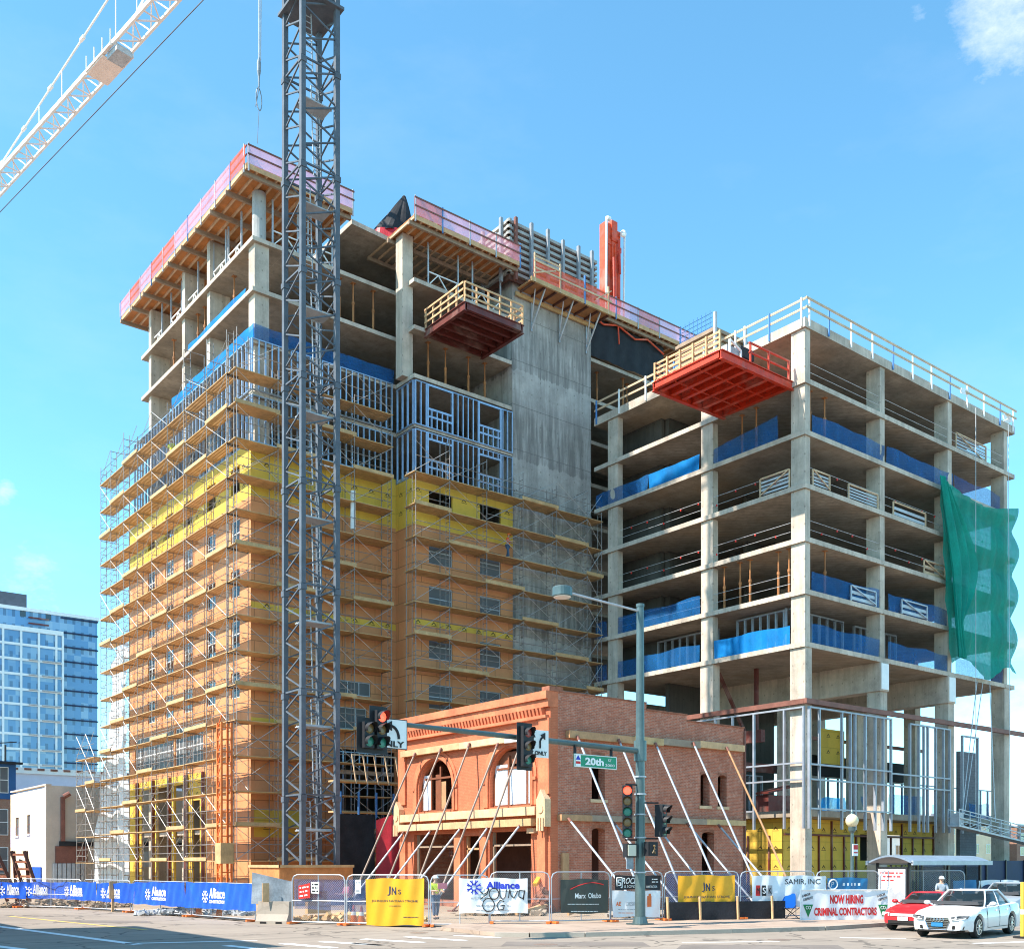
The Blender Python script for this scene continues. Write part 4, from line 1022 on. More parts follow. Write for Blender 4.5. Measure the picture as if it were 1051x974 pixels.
scaffold('short scaffold return with timber decks on the shaded face beside the tower corner', 'b', 59.1, -1, [25.4, 28.0, 30.6], LV, 31.6, wd=1.2, top_of=[33.4, 31.6, 31.4])
scaffold('scaffold with timber decks between the crane mast and the projecting bay', 'b', 59.1, -1, [30.8, 33.2, 35.9], LV, 31.6, wd=1.2)
scaffold('scaffold with timber decks across the projecting bay and the concrete core', 'b', 56.9, -1, [36.4, 39, 42., 45.1, 48.1, 51., 52.4], LV[2:], 28.6, wd=1.1, top_of=[27.2, 29.6, 29, 28.8, 28.6, 28.9, 27.6])
# orange hoist ladder at the corner
hl = thing('hoist_mast', 'slim orange lattice hoist mast standing at the scaffold corner', 'hoist', (24.9, 58.5, 0))
m = MB()
for a, b in ((24.6, 58.2), (25.2, 58.2), (25.2, 58.8), (24.6, 58.8)): m.bar((a, b, 0), (a, b, 10.4), .1)
for k in range(15):
    z = .3+k*.7; m.bar((24.6, 58.2, z), (25.2, 58.2, z), .07); m.bar((24.6, 58.8, z), (24.6, 58.2, z), .07); m.bar((24.6, 58.8, z), (24.6, 58.2, z+.7), .05)
obj('lattice', m, 'cone_orange', hl)
m = MB(); m.box(24.5, 25.3, 58.1, 58.9, 2.2, 3.4); obj('carriage', m, 'plank', hl)
# white sheeting at the far end
def ws(u, v):
    bl = 81.1+(3.6+3.4*(1-v)**1.3)*u
    return (26.75+.16*math.sin(u*9+v*7)+.1*math.sin(v*23)-.5*u*(1-v), bl, .6+19.6*v*(1-.12*u))
m = MB(); m.grid(ws, 18, 40); tag(obj('white_sheeting', m, 'white_tarp', smooth=True), 'tall white plastic sheeting hung on the scaffold end', 'sheeting')
# scaffold worker things are built with the people
m = MB(); m.tube((33.2, 58.1, 23.2), (33.2, 58.1, 25.6), .16, 10); tag(obj('white_pipe', m, 'white_paint'), 'white pipe upright on the scaffold deck beside the yellow boards', 'pipe')
# =================================================================== old brick house kept on the corner
BA, BS, B1, A1 = 31.1, 36.5, 49.3, 44.7
house = thing('brick_house', 'old two storey corner brick house with orange painted front, gutted and braced', 'building', (38, 43, 0))
arch = [(37.95, 41.05, 4.95, 7.75), (44.25, 47.4, 4.95, 7.65)]
shop = [(37.9, 41.1, .35, 3.75), (41.9, 43.3, 0, 3.6), (44.0, 47.85, .35, 3.75)]
# front with arched heads: rectangular wall pieces plus arch infill
m = MB()
holes = [(a[0], a[1], a[2], a[3]) for a in arch]+shop
wallgrid(m, 'a', BA, .45, BS, B1, 0, 9.35, holes)
for (u0, u1, z0, z1) in arch:
    cu, r = (u0+u1)/2, (u1-u0)/2; spring = z1-r*.92
    n = 14
    for k in range(n):
        t0, t1 = PI*k/n, PI*(k+1)/n
        pts = [(cu-r*math.cos(t0), spring+r*.92*math.sin(t0)), (cu-r*math.cos(t1), spring+r*.92*math.sin(t1)), (cu-r*math.cos(t1), z1+.001), (cu-r*math.cos(t0), z1+.001)]
        m.extrude([(BA+.001, u, z) for u, z in pts], (.44, 0, 0))
obj('front_wall', m, 'orange_brick', house)
for (u0, u1, z0, z1) in arch:     # raised mouldings round each arch
    m = MB(); cu, r = (u0+u1)/2, (u1-u0)/2; spring = z1-r*.92
    for rr, d in ((.28, .10), (.5, .05)):
        for k in range(18):
            t0, t1 = PI*k/18, PI*(k+1)/18
            f = lambda t, e: (cu-(r+e)*math.cos(t), spring+(r*.92+e)*math.sin(t))
            a, b, c, d_ = f(t0, rr-.2), f(t1, rr-.2), f(t1, rr), f(t0, rr)
            m.extrude([(BA-d, *p) for p in (a, b, c, d_)], (d-.003, 0, 0))
        for s in (-1, 1): y = cu+s*(r+rr-.1); m.box(BA-d, BA-.003, y-.1, y+.1, 4.95, spring)
    for s in (-1, 1): m.box(BA-.12, BA-.003, cu+s*1.95-.11, cu+s*1.95+.11, 6.1, 6.25); 
    obj('arch_moulding', m, 'paint_orange', house)
# cornice with a row of dentils
m = MB(); m.box(BA-.28, BA+.45, BS-.02, B1, 9.72, 10.08); m.box(BA-.16, BA+.45, BS-.02, B1, 9.36, 9.72); m.box(BA-.22, BA-.003, BS+.1, B1, 8.86, 9.0); cor = obj('cornice', m, 'paint_orange', house)
n = 46
m = MB()
for k in range(n):
    b = BS+.45+(B1-BS-.8)*k/(n-1); m.extrude([(BA-.003, b-.075, 9.0), (BA-.16, b-.075, 9.0), (BA-.26, b-.075, 9.33), (BA-.003, b-.075, 9.33)], (0, .15, 0))
obj('corbel_pattern', m, 'paint_orange', cor)
# piers, string course, sign band
for b in (BS+.35, B1-.35): m = MB(); m.box(BA-.12, BA-.003, b-.36, b+.36, 5.4, 8.86); obj('pier', m, 'paint_orange', house)
for b in (BS+.5, 41.5, 43.65, B1-.5): m = MB(); m.box(BA-.14, BA-.003, b-.28, b+.28, 0, 3.9); obj('pier', m, 'paint_orange', house)
m = MB(); m.box(BA-.32, BA-.003, BS+.75, B1-.3, 4.45, 4.85); obj('string_course', m, 'cream_stone', house)
for b in (BS+.28, B1-.2):
    m = MB(); m.box(BA-.36, BA-.003, b-.3, b+.3, 3.9, 5.15); m.extrude([(BA-.36, b-.3, 5.15), (BA-.36, b+.3, 5.15), (BA-.36, b, 5.6)], (.34, 0, 0)); m.tube((BA-.4, b, 4.7), (BA-.36, b, 4.7), .2, 12)
    for k in (-.18, 0, .18): m.box(BA-.42, BA-.36, b+k-.05, b+k+.05, 3.7, 4.3)
    obj('bracket_block', m, 'cream_stone', house)
m = MB(); m.box(BA-.26, BA-.003, BS+.9, BS+1.4, 3.62, 3.85); obj('keystone', m, 'cream_stone', house)
# window fill in the arches
def archfill(u0, u1, z0, z1, panels, boards):
    f = MB(); d = .22
    for u in [u0+.04, u1-.04]+[u0+(u1-u0)*x for x in panels]: f.box(BA+d, BA+d+.1, u-.06, u+.06, z0, z1-.35 if u0+.4 < u < u1-.4 else z1-1.2)
    f.box(BA+d-.02, BA+d+.1, u0, u1, z0, z0+.1); f.box(BA+d-.02, BA+d+.1, u0+.3, u1-.3, z1-1.0, z1-.9)
    w = obj('window', f, 'door_wood', house)
    for x0, x1, mt, zt in boards:
        p = MB(); p.box(BA+d+.03, BA+d+.06, u0+(u1-u0)*x0, u0+(u1-u0)*x1, z0+.1, zt); obj('panel', p, mt, w)
archfill(*arch[1], (.45, .72), [(.74, .97, 'banner_white', 6.9), (.45, .6, 'door_wood', 6.9), (.3, .44, 'old_timber', 6.5)])
archfill(*arch[0], (.16, .62), [(.66, .97, 'banner_white', 7.0), (.2, .6, 'banner_white', 6.8), (.03, .14, 'banner_white', 6.6)])
m = MB(); m.box(BA+.3, BA+.34, 38.4, 40.7, 7.0, 7.6); obj('louvre_slat', m, 'door_wood', house)
# shopfront frames
for (u0, u1, z0, z1) in shop:
    f = MB()
    for u in (u0+.06, u1-.06): f.box(BA+.2, BA+.32, u-.06, u+.06, z0, z1)
    f.box(BA+.2, BA+.32, u0, u1, z1-.7, z1-.6)
    obj('shop_frame', f, 'old_timber' if u1-u0 < 2 else 'form_board', house)
m = MB(); m.box(BA-.02, BA+.42, 44, 47.8, 0, .35); m.box(BA-.02, BA+.42, 37.9, 41.1, 0, .35); obj('stall_riser', m, 'brick_dust', house)
m = MB()
for k in range(7): b = 44.1+k*.2; m.box(BA+.55, BA+.57, b, b+.03, 2.6, 3.7)
for k in range(6): m.box(BA+.55, BA+.57, 44.1, 45.4, 2.6+k*.2, 2.63+k*.2)
obj('grille_mesh', m, 'brown_steel', house)
# brick side wall, stepped parapet
sideh = [(33.65, 34.5, 5.25, 7.35), (41.25, 41.95, 5.2, 6.85), (42.6, 43.3, 5.2, 6.85), (33.65, 34.5, .9, 3.9), (41.35, 42.3, 0, 3.85)]
m = MB(); wallgrid(m, 'b', BS, .45, BA+.45, A1, 0, 9.45, sideh)
wallgrid(m, 'b', BS, .45, BA+.45, 40.2, 9.45, 9.75); wallgrid(m, 'b', BS, .45, BA+.45, 37.3, 9.75, 10.08)
obj('side_wall', m, 'red_brick', house)
m = MB(); m.box(BA+.5, 37.3, BS-.06, BS+.5, 10.08, 10.14); m.box(37.3, 40.2, BS-.06, BS+.5, 9.751, 9.81); m.box(40.2, A1, BS-.06, BS+.5, 9.451, 9.51)
m.box(BA-.1, BA+.7, BS-.05, BS+.5, 10.081, 10.3); obj('coping', m, 'brick_dust', house)
for (u0, u1, z0, z1) in sideh[:3]+sideh[3:]:
    m = MB(); n = 8; cu, r = (u0+u1)/2, (u1-u0)/2
    for k in range(n):
        t0, t1 = PI*k/n, PI*(k+1)/n
        m.extrude([(x, BS-.012, z) for x, z in ((cu-r*math.cos(t0), z1-.16+.16*math.sin(t0)), (cu-r*math.cos(t1), z1-.16+.16*math.sin(t1)), (cu-r*math.cos(t1), z1+.12), (cu-r*math.cos(t0), z1+.12))], (0, .4, 0))
    obj('window_arch', m, 'brick_dust', house)
    m = MB(); m.box(u0-.12, u1+.12, BS-.08, BS-.003, z0-.16, z0-.01); 
    if z0 > 4: obj('sill', m, 'cream_stone', house)
m = MB(); m.box(A1-.45, A1, BS+.45, B1, 0, 9.2); obj('back_wall', m, 'red_brick', house)
m = MB(); m.box(BA+.45, A1-.45, B1-.45, B1, 0, 9.2); obj('party_wall', m, 'red_brick', house)
m = MB(); m.box(BA+.46, A1-.46, BS+.46, B1-.46, 8.7, 8.9); m.box(BA+1.2, A1-.5, BS+.5, B1-.5, 4.1, 4.3); m.box(BA+4.5, BA+4.7, BS+.5, B1-.5, 0, 8.6); obj('inner_floor', m, 'dark_wood', house)
m = MB(); m.path([(44.72+0, BS-.06, 9.3), (44.72, BS-.06, .3)], .06, 8); obj('downpipe', m, 'beam_brown', house)

# timber walers bolted to the walls, and the props that hold the walls up
def beam(label, p0, p1, w_, h, mt='old_timber'):
    m = MB(); m.bar(p0, p1, w_, h); return tag(obj('timber_beam', m, mt), label, 'timber beam', 'timber beams bolted to the brick house')
for k, (b0, b1, mt) in enumerate(((37.1, 39.5, 'banner_white'), (39.5, 43.2, 'cream_stone'), (43.2, 48.7, 'plank_face'))):
    beam('timber beam across the upper orange front, ' + ['pale one near the brick corner', 'over the middle pier', 'yellowish one at the far end'][k], (BA-.18, b0, 8.1+.02*k), (BA-.18, b1, 8.1+.02*k), .3, .32, mt)
for k, (b0, b1, mt) in enumerate(((37.3, 40.6, 'plank'), (40.6, 44.6, 'plank_face'), (44.6, 48.7, 'cream_stone'))):
    beam('timber beam over the shopfronts, ' + ['orange brown one near the brick corner', 'over the middle doorway', 'pale one at the far end'][k], (BA-.36, b0, 4.12), (BA-.36, b1, 4.12), .3, .34, mt)
for k, (a0, a1, mt) in enumerate(((32.0, 36.2, 'old_timber'), (36.2, 38.2, 'plank'), (38.2, 40.9, 'form_board'), (40.9, 44.4, 'plank_face'))):
    beam('timber beam along the upper brick side wall, ' + ['long brown one beside the orange front', 'short orange one in the middle', 'dark weathered one', 'pale one near the rear end'][k], (a0, BS-.17, 8.16+.05*k), (a1, BS-.17, 8.16+.05*k), .3, .34, mt)
for k, (a0, a1, mt) in enumerate(((31.5, 33.4, 'old_timber'), (33.4, 37.0, 'form_board'), (37.0, 41.4, 'form_board'), (41.4, 44.5, 'plank'))):
    beam('timber beam along the lower brick side wall, ' + ['short brown one by the corner', 'weathered one over the tall doorway', 'weathered grey one in the middle', 'orange brown one over the rear doorway'][k], (a0, BS-.17, 4.32+.01*k), (a1, BS-.17, 4.32+.01*k), .3, .28, mt)
def prop(label, p, q, mt='galv'):
    p, q = V(p), V(q); d = (q-p).normalized()
    t = thing('raking_prop', label, 'raking prop', q, 'steel props bracing the brick house')
    m = MB(); m.tube(p-d*-.15, q-d*.3, .052, 8); obj('tube', m, mt, t)
    m = MB(); m.box(q.x-.18, q.x+.18, q.y-.18, q.y+.18, q.z, q.z+.06); m.tube(q-d*.35, q+V((0,0,.05)), .05, 8); obj('foot_plate', m, 'beam_brown', t)
    m = MB(); m.tube(p-d*.02, p+d*.22, .07, 8); obj('head_joint', m, 'beam_brown', t)
def front_prop(label, u, v, ub, vb, mt='galv'):
    p = onA(u, v, BA-.38); r = onB(ub, vb, p.y); k = (p.z-.1)/(p.z-r.z); prop(label, p, p+(r-p)*k, mt)
def side_prop(label, u, v, ub, vb, mt='galv'):
    p = onB(u, v, BS-.38); r = onA(ub, vb, p.x); k = (p.z-.1)/(p.z-r.z); prop(label, p, p+(r-p)*k, mt)
for k, q in enumerate(((426, 773, 371, 900), (452.7, 768, 400, 899), (482, 763, 430, 902), (511, 763, 458, 900), (535, 761, 487, 900))):
    front_prop(f'long brown steel prop, {ORD[k]} from the far end of the orange front', *q, 'rust_grey')
for k, q in enumerate(((415, 853, 379, 900), (443, 851, 406, 900), (474, 848, 433, 900), (502, 847, 461, 905), (535, 845, 493, 899))):
    front_prop(f'short pale prop at the shopfronts, {ORD[k]} from the far end', *q)
for k, q in enumerate(((592.6, 755.5, 650, 898), (635, 759, 692.7, 898), (672.7, 762.6, 731, 896.6), (711.5, 762, 766, 885), (746, 767, 800, 885, 'old_timber'))):
    side_prop(f'long prop on the brick side wall, {ORD[k]} from the orange front', *q)
for k, q in enumerate(((583.6, 840, 628.5, 896.6), (630, 844, 672, 896.6), (667, 839, 712.5, 896.6), (705.5, 845, 749, 896.6), (737.6, 846.6, 780, 896.6))):
    side_prop(f'short low prop on the brick side wall, {ORD[k]} from the orange front', *q)
# bits between mast and house: black screen, red and white sheets, timber stair frame
m = MB(); p0, p1 = onB(344, 900, 52.5), onB(384, 900, 52.5); tarp(m, (p0.x, 52.5), (p1.x, 52.5), .1, 5.0, .1, 24, 6, None, 3); tag(obj('black_screen', m, 'black_tarp'), 'tall black sheet screen between the crane mast and the brick house', 'screen')
m = MB(); tarp(m, (p1.x+.02, 52.3), (p1.x+1.35, 51.6), .1, 5.15, .14, 16, 8, lambda u: 4.7+.5*u, 5); tag(obj('red_sheet', m, 'red_tarp'), 'red plastic sheet hanging beside the black screen', 'sheet')
m = MB(); tarp(m, (p1.x+1.3, 51.5), (p1.x+2.9, 50.4), .1, 5.9, .14, 16, 8, lambda u: 5.5+.5*u, 6); tag(obj('white_sheet', m, 'white_tarp'), 'white plastic sheet hanging beside the red one', 'sheet')
sf = thing('stair_tower', 'small timber landing with handrails above the black screen', 'landing', (31.5, 55, 5.2))
m = MB(); m.box(30, 35.3, 54.2, 55.4, 5.2, 5.3); m.box(30, 35.3, 54.2, 55.4, 7.0, 7.1); obj('plank_deck', m, 'plank', sf)
m = MB()
for k in range(5): a = 31.2+k*.75; m.bar((a, 54.2, 6.9), (a-.3, 54.2, 8.6), .07)
m.bar((30.9, 54.2, 8.6), (33.9, 54.2, 8.6), .07)
obj('rail', m, 'lumber', sf)
for k in range(5):
    a = 30.1+k*1.2; m = MB(); m.bar((a, 54.1, 4.9), (a, 54.1, 6.4), .09); obj('post', m, 'blue_post', sf)
# =================================================================== ground, roads, pavements
def sheet(name, poly, z, mt):
    m = MB(); m.add([(x, y, z) for x, y in poly], [tuple(range(len(poly)))]); return struct(name, m, mt, loc=(0, 0, z))
sheet('ground', [(-2500, -2500), (2500, -2500), (2500, 2500), (-2500, 2500)], -.03, 'city_ground')
sheet('road', [(-22, -14), (180, -14), (180, 60), (32, 27), (20, 31), (17.2, 37), (15, 56), (13, 150), (-22, 150)], 0., 'road_pale')
sheet('building_lot', [(12.7, 58), (14.8, 55.4), (16.0, 48.6), (16.8, 42.5), (17.3, 37.5), (18.8, 33.6), (20.7, 31.0), (24.2, 28.5), (28.6, 26.6), (60, 33), (130, 48), (130, 130), (10, 130)], .006, 'dirt')
CURB = [(19.6, 25.6), (20.3, 24.8), (21.7, 23.9), (26.5, 22.2), (30, 21.2), (34, 21.2), (60, 26.5), (140, 42)]
BACK = [(140, 50), (60, 34), (33.5, 26.4), (28.6, 27.2), (24, 28.9), (21.4, 30.4), (19.9, 29.0)]
m = MB(); m.prism(CURB+BACK, .005, .12); struct('pavement', m, 'walk', loc=(30, 25, 0))
for p, q in zip(CURB, CURB[1:]):
    m = MB(); d = (V(q)-V(p)).normalized(); n = V((-d.y, d.x)); o = .16
    m.prism([p, q, (q[0]-n.x*o, q[1]-n.y*o), (p[0]-n.x*o, p[1]-n.y*o)], .001, .135); struct('kerb', m, 'kerb')
def mark(p, q, w, mt='mark_white'):
    p, q = V((p.x, p.y, 0)), V((q.x, q.y, 0)); d = (q-p).normalized(); n = V((-d.y, d.x, 0))*w/2
    m = MB(); m.add([(*(x.xy), .005) for x in (p-n, q-n, q+n, p+n)], [(0, 1, 2, 3)]); return struct('road_marking', m, mt)
for (u, v, u2, v2, w_) in ((-20, 948, 142, 969, .3), (128, 968, 264, 965, .25), (-10, 970, 24, 974, .3), (232, 970, 270, 974, .3), (290, 968, 343, 972.5, .34), (330, 966, 392, 969.8, .34), (372, 963.4, 434, 967, .34), (417, 961, 477, 965, .34), (468, 959.6, 512, 962, .34), (362, 967.6, 392, 969.8, .3),
                       (700, 967, 800, 966, .14), (862, 962, 930, 963, .2), (1000, 968, 1060, 966, .25)):
    mark(onZ(u, v), onZ(u2, v2), w_)
for (u, v, r_) in ((560, 969, .34), (800, 964, .34), (430, 957, .3)):
    q = onZ(u, v); m = MB(); m.lathe([(r_, .004), (r_, .007)], (q.x, q.y, 0), 20); o = struct('manhole_cover', m, 'rust_grey')
for (u0, u1, v0, v1) in ((520, 660, 966, 971), (700, 860, 969, 974), (60, 150, 944, 947)):
    sheet('asphalt_patch', [tuple(onZ(a, b).xy) for a, b in ((u0, v0), (u1, v0+.6), (u1+8, v1), (u0-6, v1-.4))], .0035, 'patch')
mark(onZ(10, 940), onZ(150, 954), .2, 'mark_yellow')

# =================================================================== buildings round about
def facade(par, axis, c, u0, u1, z0, z1, nu, nz, ww, hh, fm='white_paint', gm='window_dark', mull=1, zoff=.0, trans=0):
    for i in range(nu):
        for j in range(nz):
            uc = u0+(u1-u0)*(i+.5)/nu; zc = z0+(z1-z0)*(j+.5)/nz+zoff
            window(par, axis, c, uc-ww/2, uc+ww/2, zc-hh/2, zc+hh/2, fm, gm, mull, depth=-.06, trans=trans)
# glass tower far down the sunny street
gt = thing('glass_tower', 'blue glass apartment tower with white frame grid far beyond the scaffold', 'building', (56, 240, 0))
GZ = 54.2
def tw(name, mt, *b): m = MB(); m.box(*b); return obj(name, m, mt, gt)
mgl = bpy.data.materials.new('tower_glass'); t = nt(mgl); P = pos(t); sp_ = N(t, 'ShaderNodeSeparateXYZ'); link(t, P, sp_.inputs[0])
cv = N(t, 'ShaderNodeCombineXYZ'); link(t, math_(t, 'FLOOR', math_(t, 'DIVIDE', math_(t, 'ADD', sp_.outputs[0], sp_.outputs[1]), 1.45)), cv.inputs[0]); link(t, math_(t, 'FLOOR', math_(t, 'DIVIDE', sp_.outputs[2], 1.65)), cv.inputs[1])
wn = N(t, 'ShaderNodeTexWhiteNoise', noise_dimensions='2D'); link(t, cv.outputs[0], wn.inputs['Vector'])
hx_ = math_(t, 'FRACT', math_(t, 'DIVIDE', math_(t, 'ADD', sp_.outputs[0], sp_.outputs[1]), 1.7)); hz_ = math_(t, 'FRACT', math_(t, 'DIVIDE', sp_.outputs[2], 3.05))
inx = math_(t, 'MULTIPLY', math_(t, 'GREATER_THAN', hx_, .5), math_(t, 'LESS_THAN', hx_, .86)); inz = math_(t, 'MULTIPLY', math_(t, 'GREATER_THAN', hz_, .3), math_(t, 'LESS_THAN', hz_, .82))
win_ = math_(t, 'MULTIPLY', inx, inz)
gcol = mixc(t, ramp(t, wn.outputs['Value'], .5, 1.), (.10, .24, .44), (.26, .40, .54))
finish(t, mixc(t, math_(t, 'MULTIPLY', win_, .6), gcol, (.02, .05, .11)), .12, 0., spec=.9); M['tower_glass'] = mgl
tw('glass_wall', 'tower_glass', 20, 70.5, 233, 260, 0, GZ); tw('penthouse', 'slate', 18, 57.5, 238, 256, GZ, GZ+4.6); tw('roof_edge', 'white_paint', 19.8, 70.8, 232.7, 260, GZ, GZ+.7)
tw('glass_wall', 'tower_glass', 20, 62.5, 230.6, 232.99, 0, 49.5)
for k in range(17):
    z = 1+k*3.05; m = MB(); m.box(20, 62.6, 230.3, 230.59, z-.24, z+.24)
    obj('floor_band', m, 'white_paint' , gt)
for k in range(12):
    a = 24+k*3.4; m = MB(); m.box(a-.2, a+.2, 230.25, 230.6, 0, 49.9); obj('white_mullion', m, 'white_paint', gt)
m = MB(); m.box(20, 62.8, 230.2, 233, 49.5, 50.4); m.box(62.5, 62.9, 230.2, 233, 0, 49.5); obj('frame_cap', m, 'white_paint', gt)
for k in range(18):
    z = 2+k*3.05; m = MB(); m.box(62.95, 70.6, 232.6, 232.99, z-.12, z+.12); obj('floor_band', m, 'navy', gt)
for k in range(14):
    z = 4+k*3.05; m = MB(); m.box(56, 57.7, 229.6, 230.24, z, z+.22); m.box(58.6, 62.2, 229.6, 230.24, z, z+.22); obj('balcony', m, 'gray_panel', gt)
m = MB()
for k in range(4): m.box(56.5, 60.5, 232.3, 232.6, 49.2+k*1.2, 49.45+k*1.2)
obj('louvre_slat', m, 'brown_steel', gt)
for k in range(7):
    a = 30+k*5; m = MB(); m.box(a, a+1.1, 232.95, 232.99, 53, 55); obj('window', m, 'window_dark', gt)
# pale lavender block
lb = thing('lavender_block', 'long pale lavender flat roofed block in front of the glass tower', 'building', (50, 140, 0))
simple('lavender', (.56, .58, .70), .8, .0, .06)
m = MB(); m.box(18, 62, 136, 150, 0, 13.4); obj('wall', m, 'lavender', lb)
m = MB(); m.box(17.8, 62.2, 135.7, 136, 13.0, 13.7); obj('parapet', m, 'white_paint', lb)
m = MB()
for k in range(26): m.box(22+k*1.5, 22.8+k*1.5, 135.6, 135.7, 13.4, 13.65)
obj('cornice_pattern', m, 'beam_brown', lb)
for k, a in enumerate((35.8, 38.6, 43.6, 45.2, 48, 49.6)): window(lb, 'b', 136, a, a+1.2, 9.2, 11.4, 'white_paint', 'window_dark', 1, depth=-.06, trans=1)
m = MB(); m.box(42.8, 46.8, 135.4, 135.98, 11, 11.3); obj('awning', m, 'ink_black', lb)
# blue and brick apartment block at the frame edge
ab = thing('blue_brick_block', 'apartment block with dark blue top storey and brick below behind the cream building', 'building', (24, 118, 0))
simple('deep_blue', (.02, .09, .24), .7, .0, .1)
m = MB(); m.box(2, 26.4, 114, 126, 0, 8.6); obj('brick_wall', m, 'city_brick', ab)
m = MB(); m.box(1.9, 26.5, 113.9, 126, 8.6, 12.4); obj('blue_storey', m, 'deep_blue', ab)
for i in range(5):
    for j, z in enumerate((1.2, 5.0, 9.2)): window(ab, 'b', 113.9 if j == 2 else 114, 23.4-i*4.2, 25.8-i*4.2, z, z+2.6, 'white_paint', 'window_grey', 2, depth=-.06, trans=1)
m = MB(); m.box(23, 27, 113.2, 113.88, 12.1, 12.3); m.tube((25.5, 113.8, 12.4), (25.5, 113.8, 14.0), .1, 6); m.bar((24, 113.5, 14), (26.4, 113.2, 14.3), .25, .08); obj('roof_canopy', m, 'ink_black', ab)
# cream painted corner building
cb = thing('cream_building', 'two storey cream painted building with a lavender band beside the scaffold', 'building', (30, 97, 0))
simple('cream_paint', (.76, .60, .40), .85, .0, .1, 1.); simple('lilac_paint', (.52, .44, .50), .85, .0, .1, 1.); simple('cream_in_shade', (.56, .46, .37), .85, .0, .1, 1.)  # third colour is the cream wall toned down for its shaded side
ch = [(94.9, 95.9, 4.7, 6.3), (98.7, 99.8, 4.6, 6.2)]
m = MB(); wallgrid(m, 'a', 23.2, .3, 90.4, 101.6, 0, 8.3, ch); obj('sunny_wall', m, 'cream_paint', cb)
m = MB(); wallgrid(m, 'a', 23.19, .008, 90.4, 101.6, 3.6, 5.4, ch); obj('painted_band', m, 'lilac_paint', cb)
m = MB(); m.box(23.2, 40, 90.0, 90.4, 0, 8.5); m.box(23.5, 40, 90.4, 101.6, 7.8, 8.0); m.box(23.5, 40, 101.3, 101.6, 0, 8); m.box(23.16, 23.6, 89.9, 101.6, 8.5, 8.62); obj('shaded_wall', m, 'cream_in_shade', cb)
for h in ch: window(cb, 'a', 23.2, *h, 'beam_brown', 'window_grey', 0, trans=1); m = MB(); pbox(m, 'a', 23.2, -.1, -.02, h[0]-.1, h[1]+.1, h[2]-.14, h[2]); obj('sill', m, 'banner_white', cb)
m = MB(); m.box(24.3, 24.6, 89.7, 89.99, 4.0, 7.6); m.tube((24.45, 89.6, 7.6), (24.9, 89.5, 7.9), .2, 8); obj('vent_pipe', m, 'beam_brown', cb)
m = MB(); m.box(24.2, 40, 89.75, 89.99, 3.6, 4.0); obj('canopy', m, 'ink_black', cb)
m = MB(); m.box(23.9, 26.4, 89.85, 89.99, 2.2, 3.6); obj('grille', m, 'beam_brown', cb)
m = MB()
for k in range(7): m.box(23.7+k*.36, 23.98+k*.36, 89.8, 89.99, 0, 2.2)
obj('roller_door_slat', m, 'gray_panel', cb)
m = MB(); m.box(28.2, 31.4, 89.2, 89.99, 1.9, 3.2); obj('cooling_unit', m, 'gray_panel', cb)
m = MB(); m.box(23.05, 23.19, 95.5, 95.8, 2.0, 2.4); m.bar((23.1, 95.7, 2.2), (22.5, 95.6, 2.5), .15); obj('wall_lamp', m, 'ink_black', cb)
bl = obj('wall_banner', MB().box(23.08, 23.17, 91.2, 94.0, -.1, 1.9), 'banner_blue'); tag(bl, 'blue banner on the sunny wall of the cream building', 'banner')
text(bl, 'Alliance', (23.06, 92.6, .55), (0, -1, 0), (0, 0, 1), .55, 'white_sign', 2.3)
wsn = obj('wall_sign', MB().box(26.9, 29.2, 89.5, 89.7, -.4, 1.75), 'banner_white'); tag(wsn, 'pale grey notice board below the cooling unit', 'notice board')
text(wsn, 'Alliance', (28.1, 89.48, 1.0), (1, 0, 0), (0, 0, 1), .3, 'ink_grey', 1.6)
# pile of timber frames
for k, (u, rot) in enumerate(((2, .5), (12, -.35), (24, .25))):
    q = onZ(u, 927); t = thing('timber_trestle', 'dark timber trestle leaning by the blue banners, ' + ['at the frame edge', 'middle one', 'nearest the cream building'][k], 'trestle', (q.x, q.y, 0), 'stacked timber trestles')
    d = V((.5*math.cos(rot), -.8, 0))
    for e in (-.5, .5):
        m = MB(); m.bar(q+d*e+V((.6, 0, .1)), q+d*e+V((-.6*rot*2, 0, 2.9)), .16); obj('side_rail', m, 'dark_wood', t)
    m = MB()
    for j in range(7): f = (j+.5)/7; c = q+V((.6, 0, .1)).lerp(V((-.6*rot*2, 0, 2.9)), f); m.bar(c-d*.5, c+d*.5, .12)
    obj('rung', m, 'brick_dust', t)
# far buildings seen beyond the wing
for k, (a0, a1, b0, b1, h, mt, lab) in enumerate(((150, 168, 84, 96, 9.3, 'cream_paint', 'low cream building seen under the hanging platform'), (172, 200, 84, 100, 8.2, 'city_brick', 'low red brick building at the end of the street beyond the wing'),
                                                (140, 149, 90, 100, 6.0, 'white_paint', 'small white shed beyond the block wall'))):
    t = thing('far_building', lab, 'building', ((a0+a1)/2, b0, 0))
    m = MB(); m.box(a0, a1, b0, b1, 0, h); obj('wall', m, mt, t)
    m = MB(); m.box(a0-.2, a1+.2, b0-.2, b1+.2, h, h+.4); obj('roof_edge', m, 'gray_panel', t)
    facade(t, 'b', b0, a0, a1, 3, h-.6, int((a1-a0)/3.2), 1 if h < 7 else 2, 1.3, 1.5)
    facade(t, 'a', a0, b0, b1, 3, h-.6, 3, 1, 1.3, 1.5)
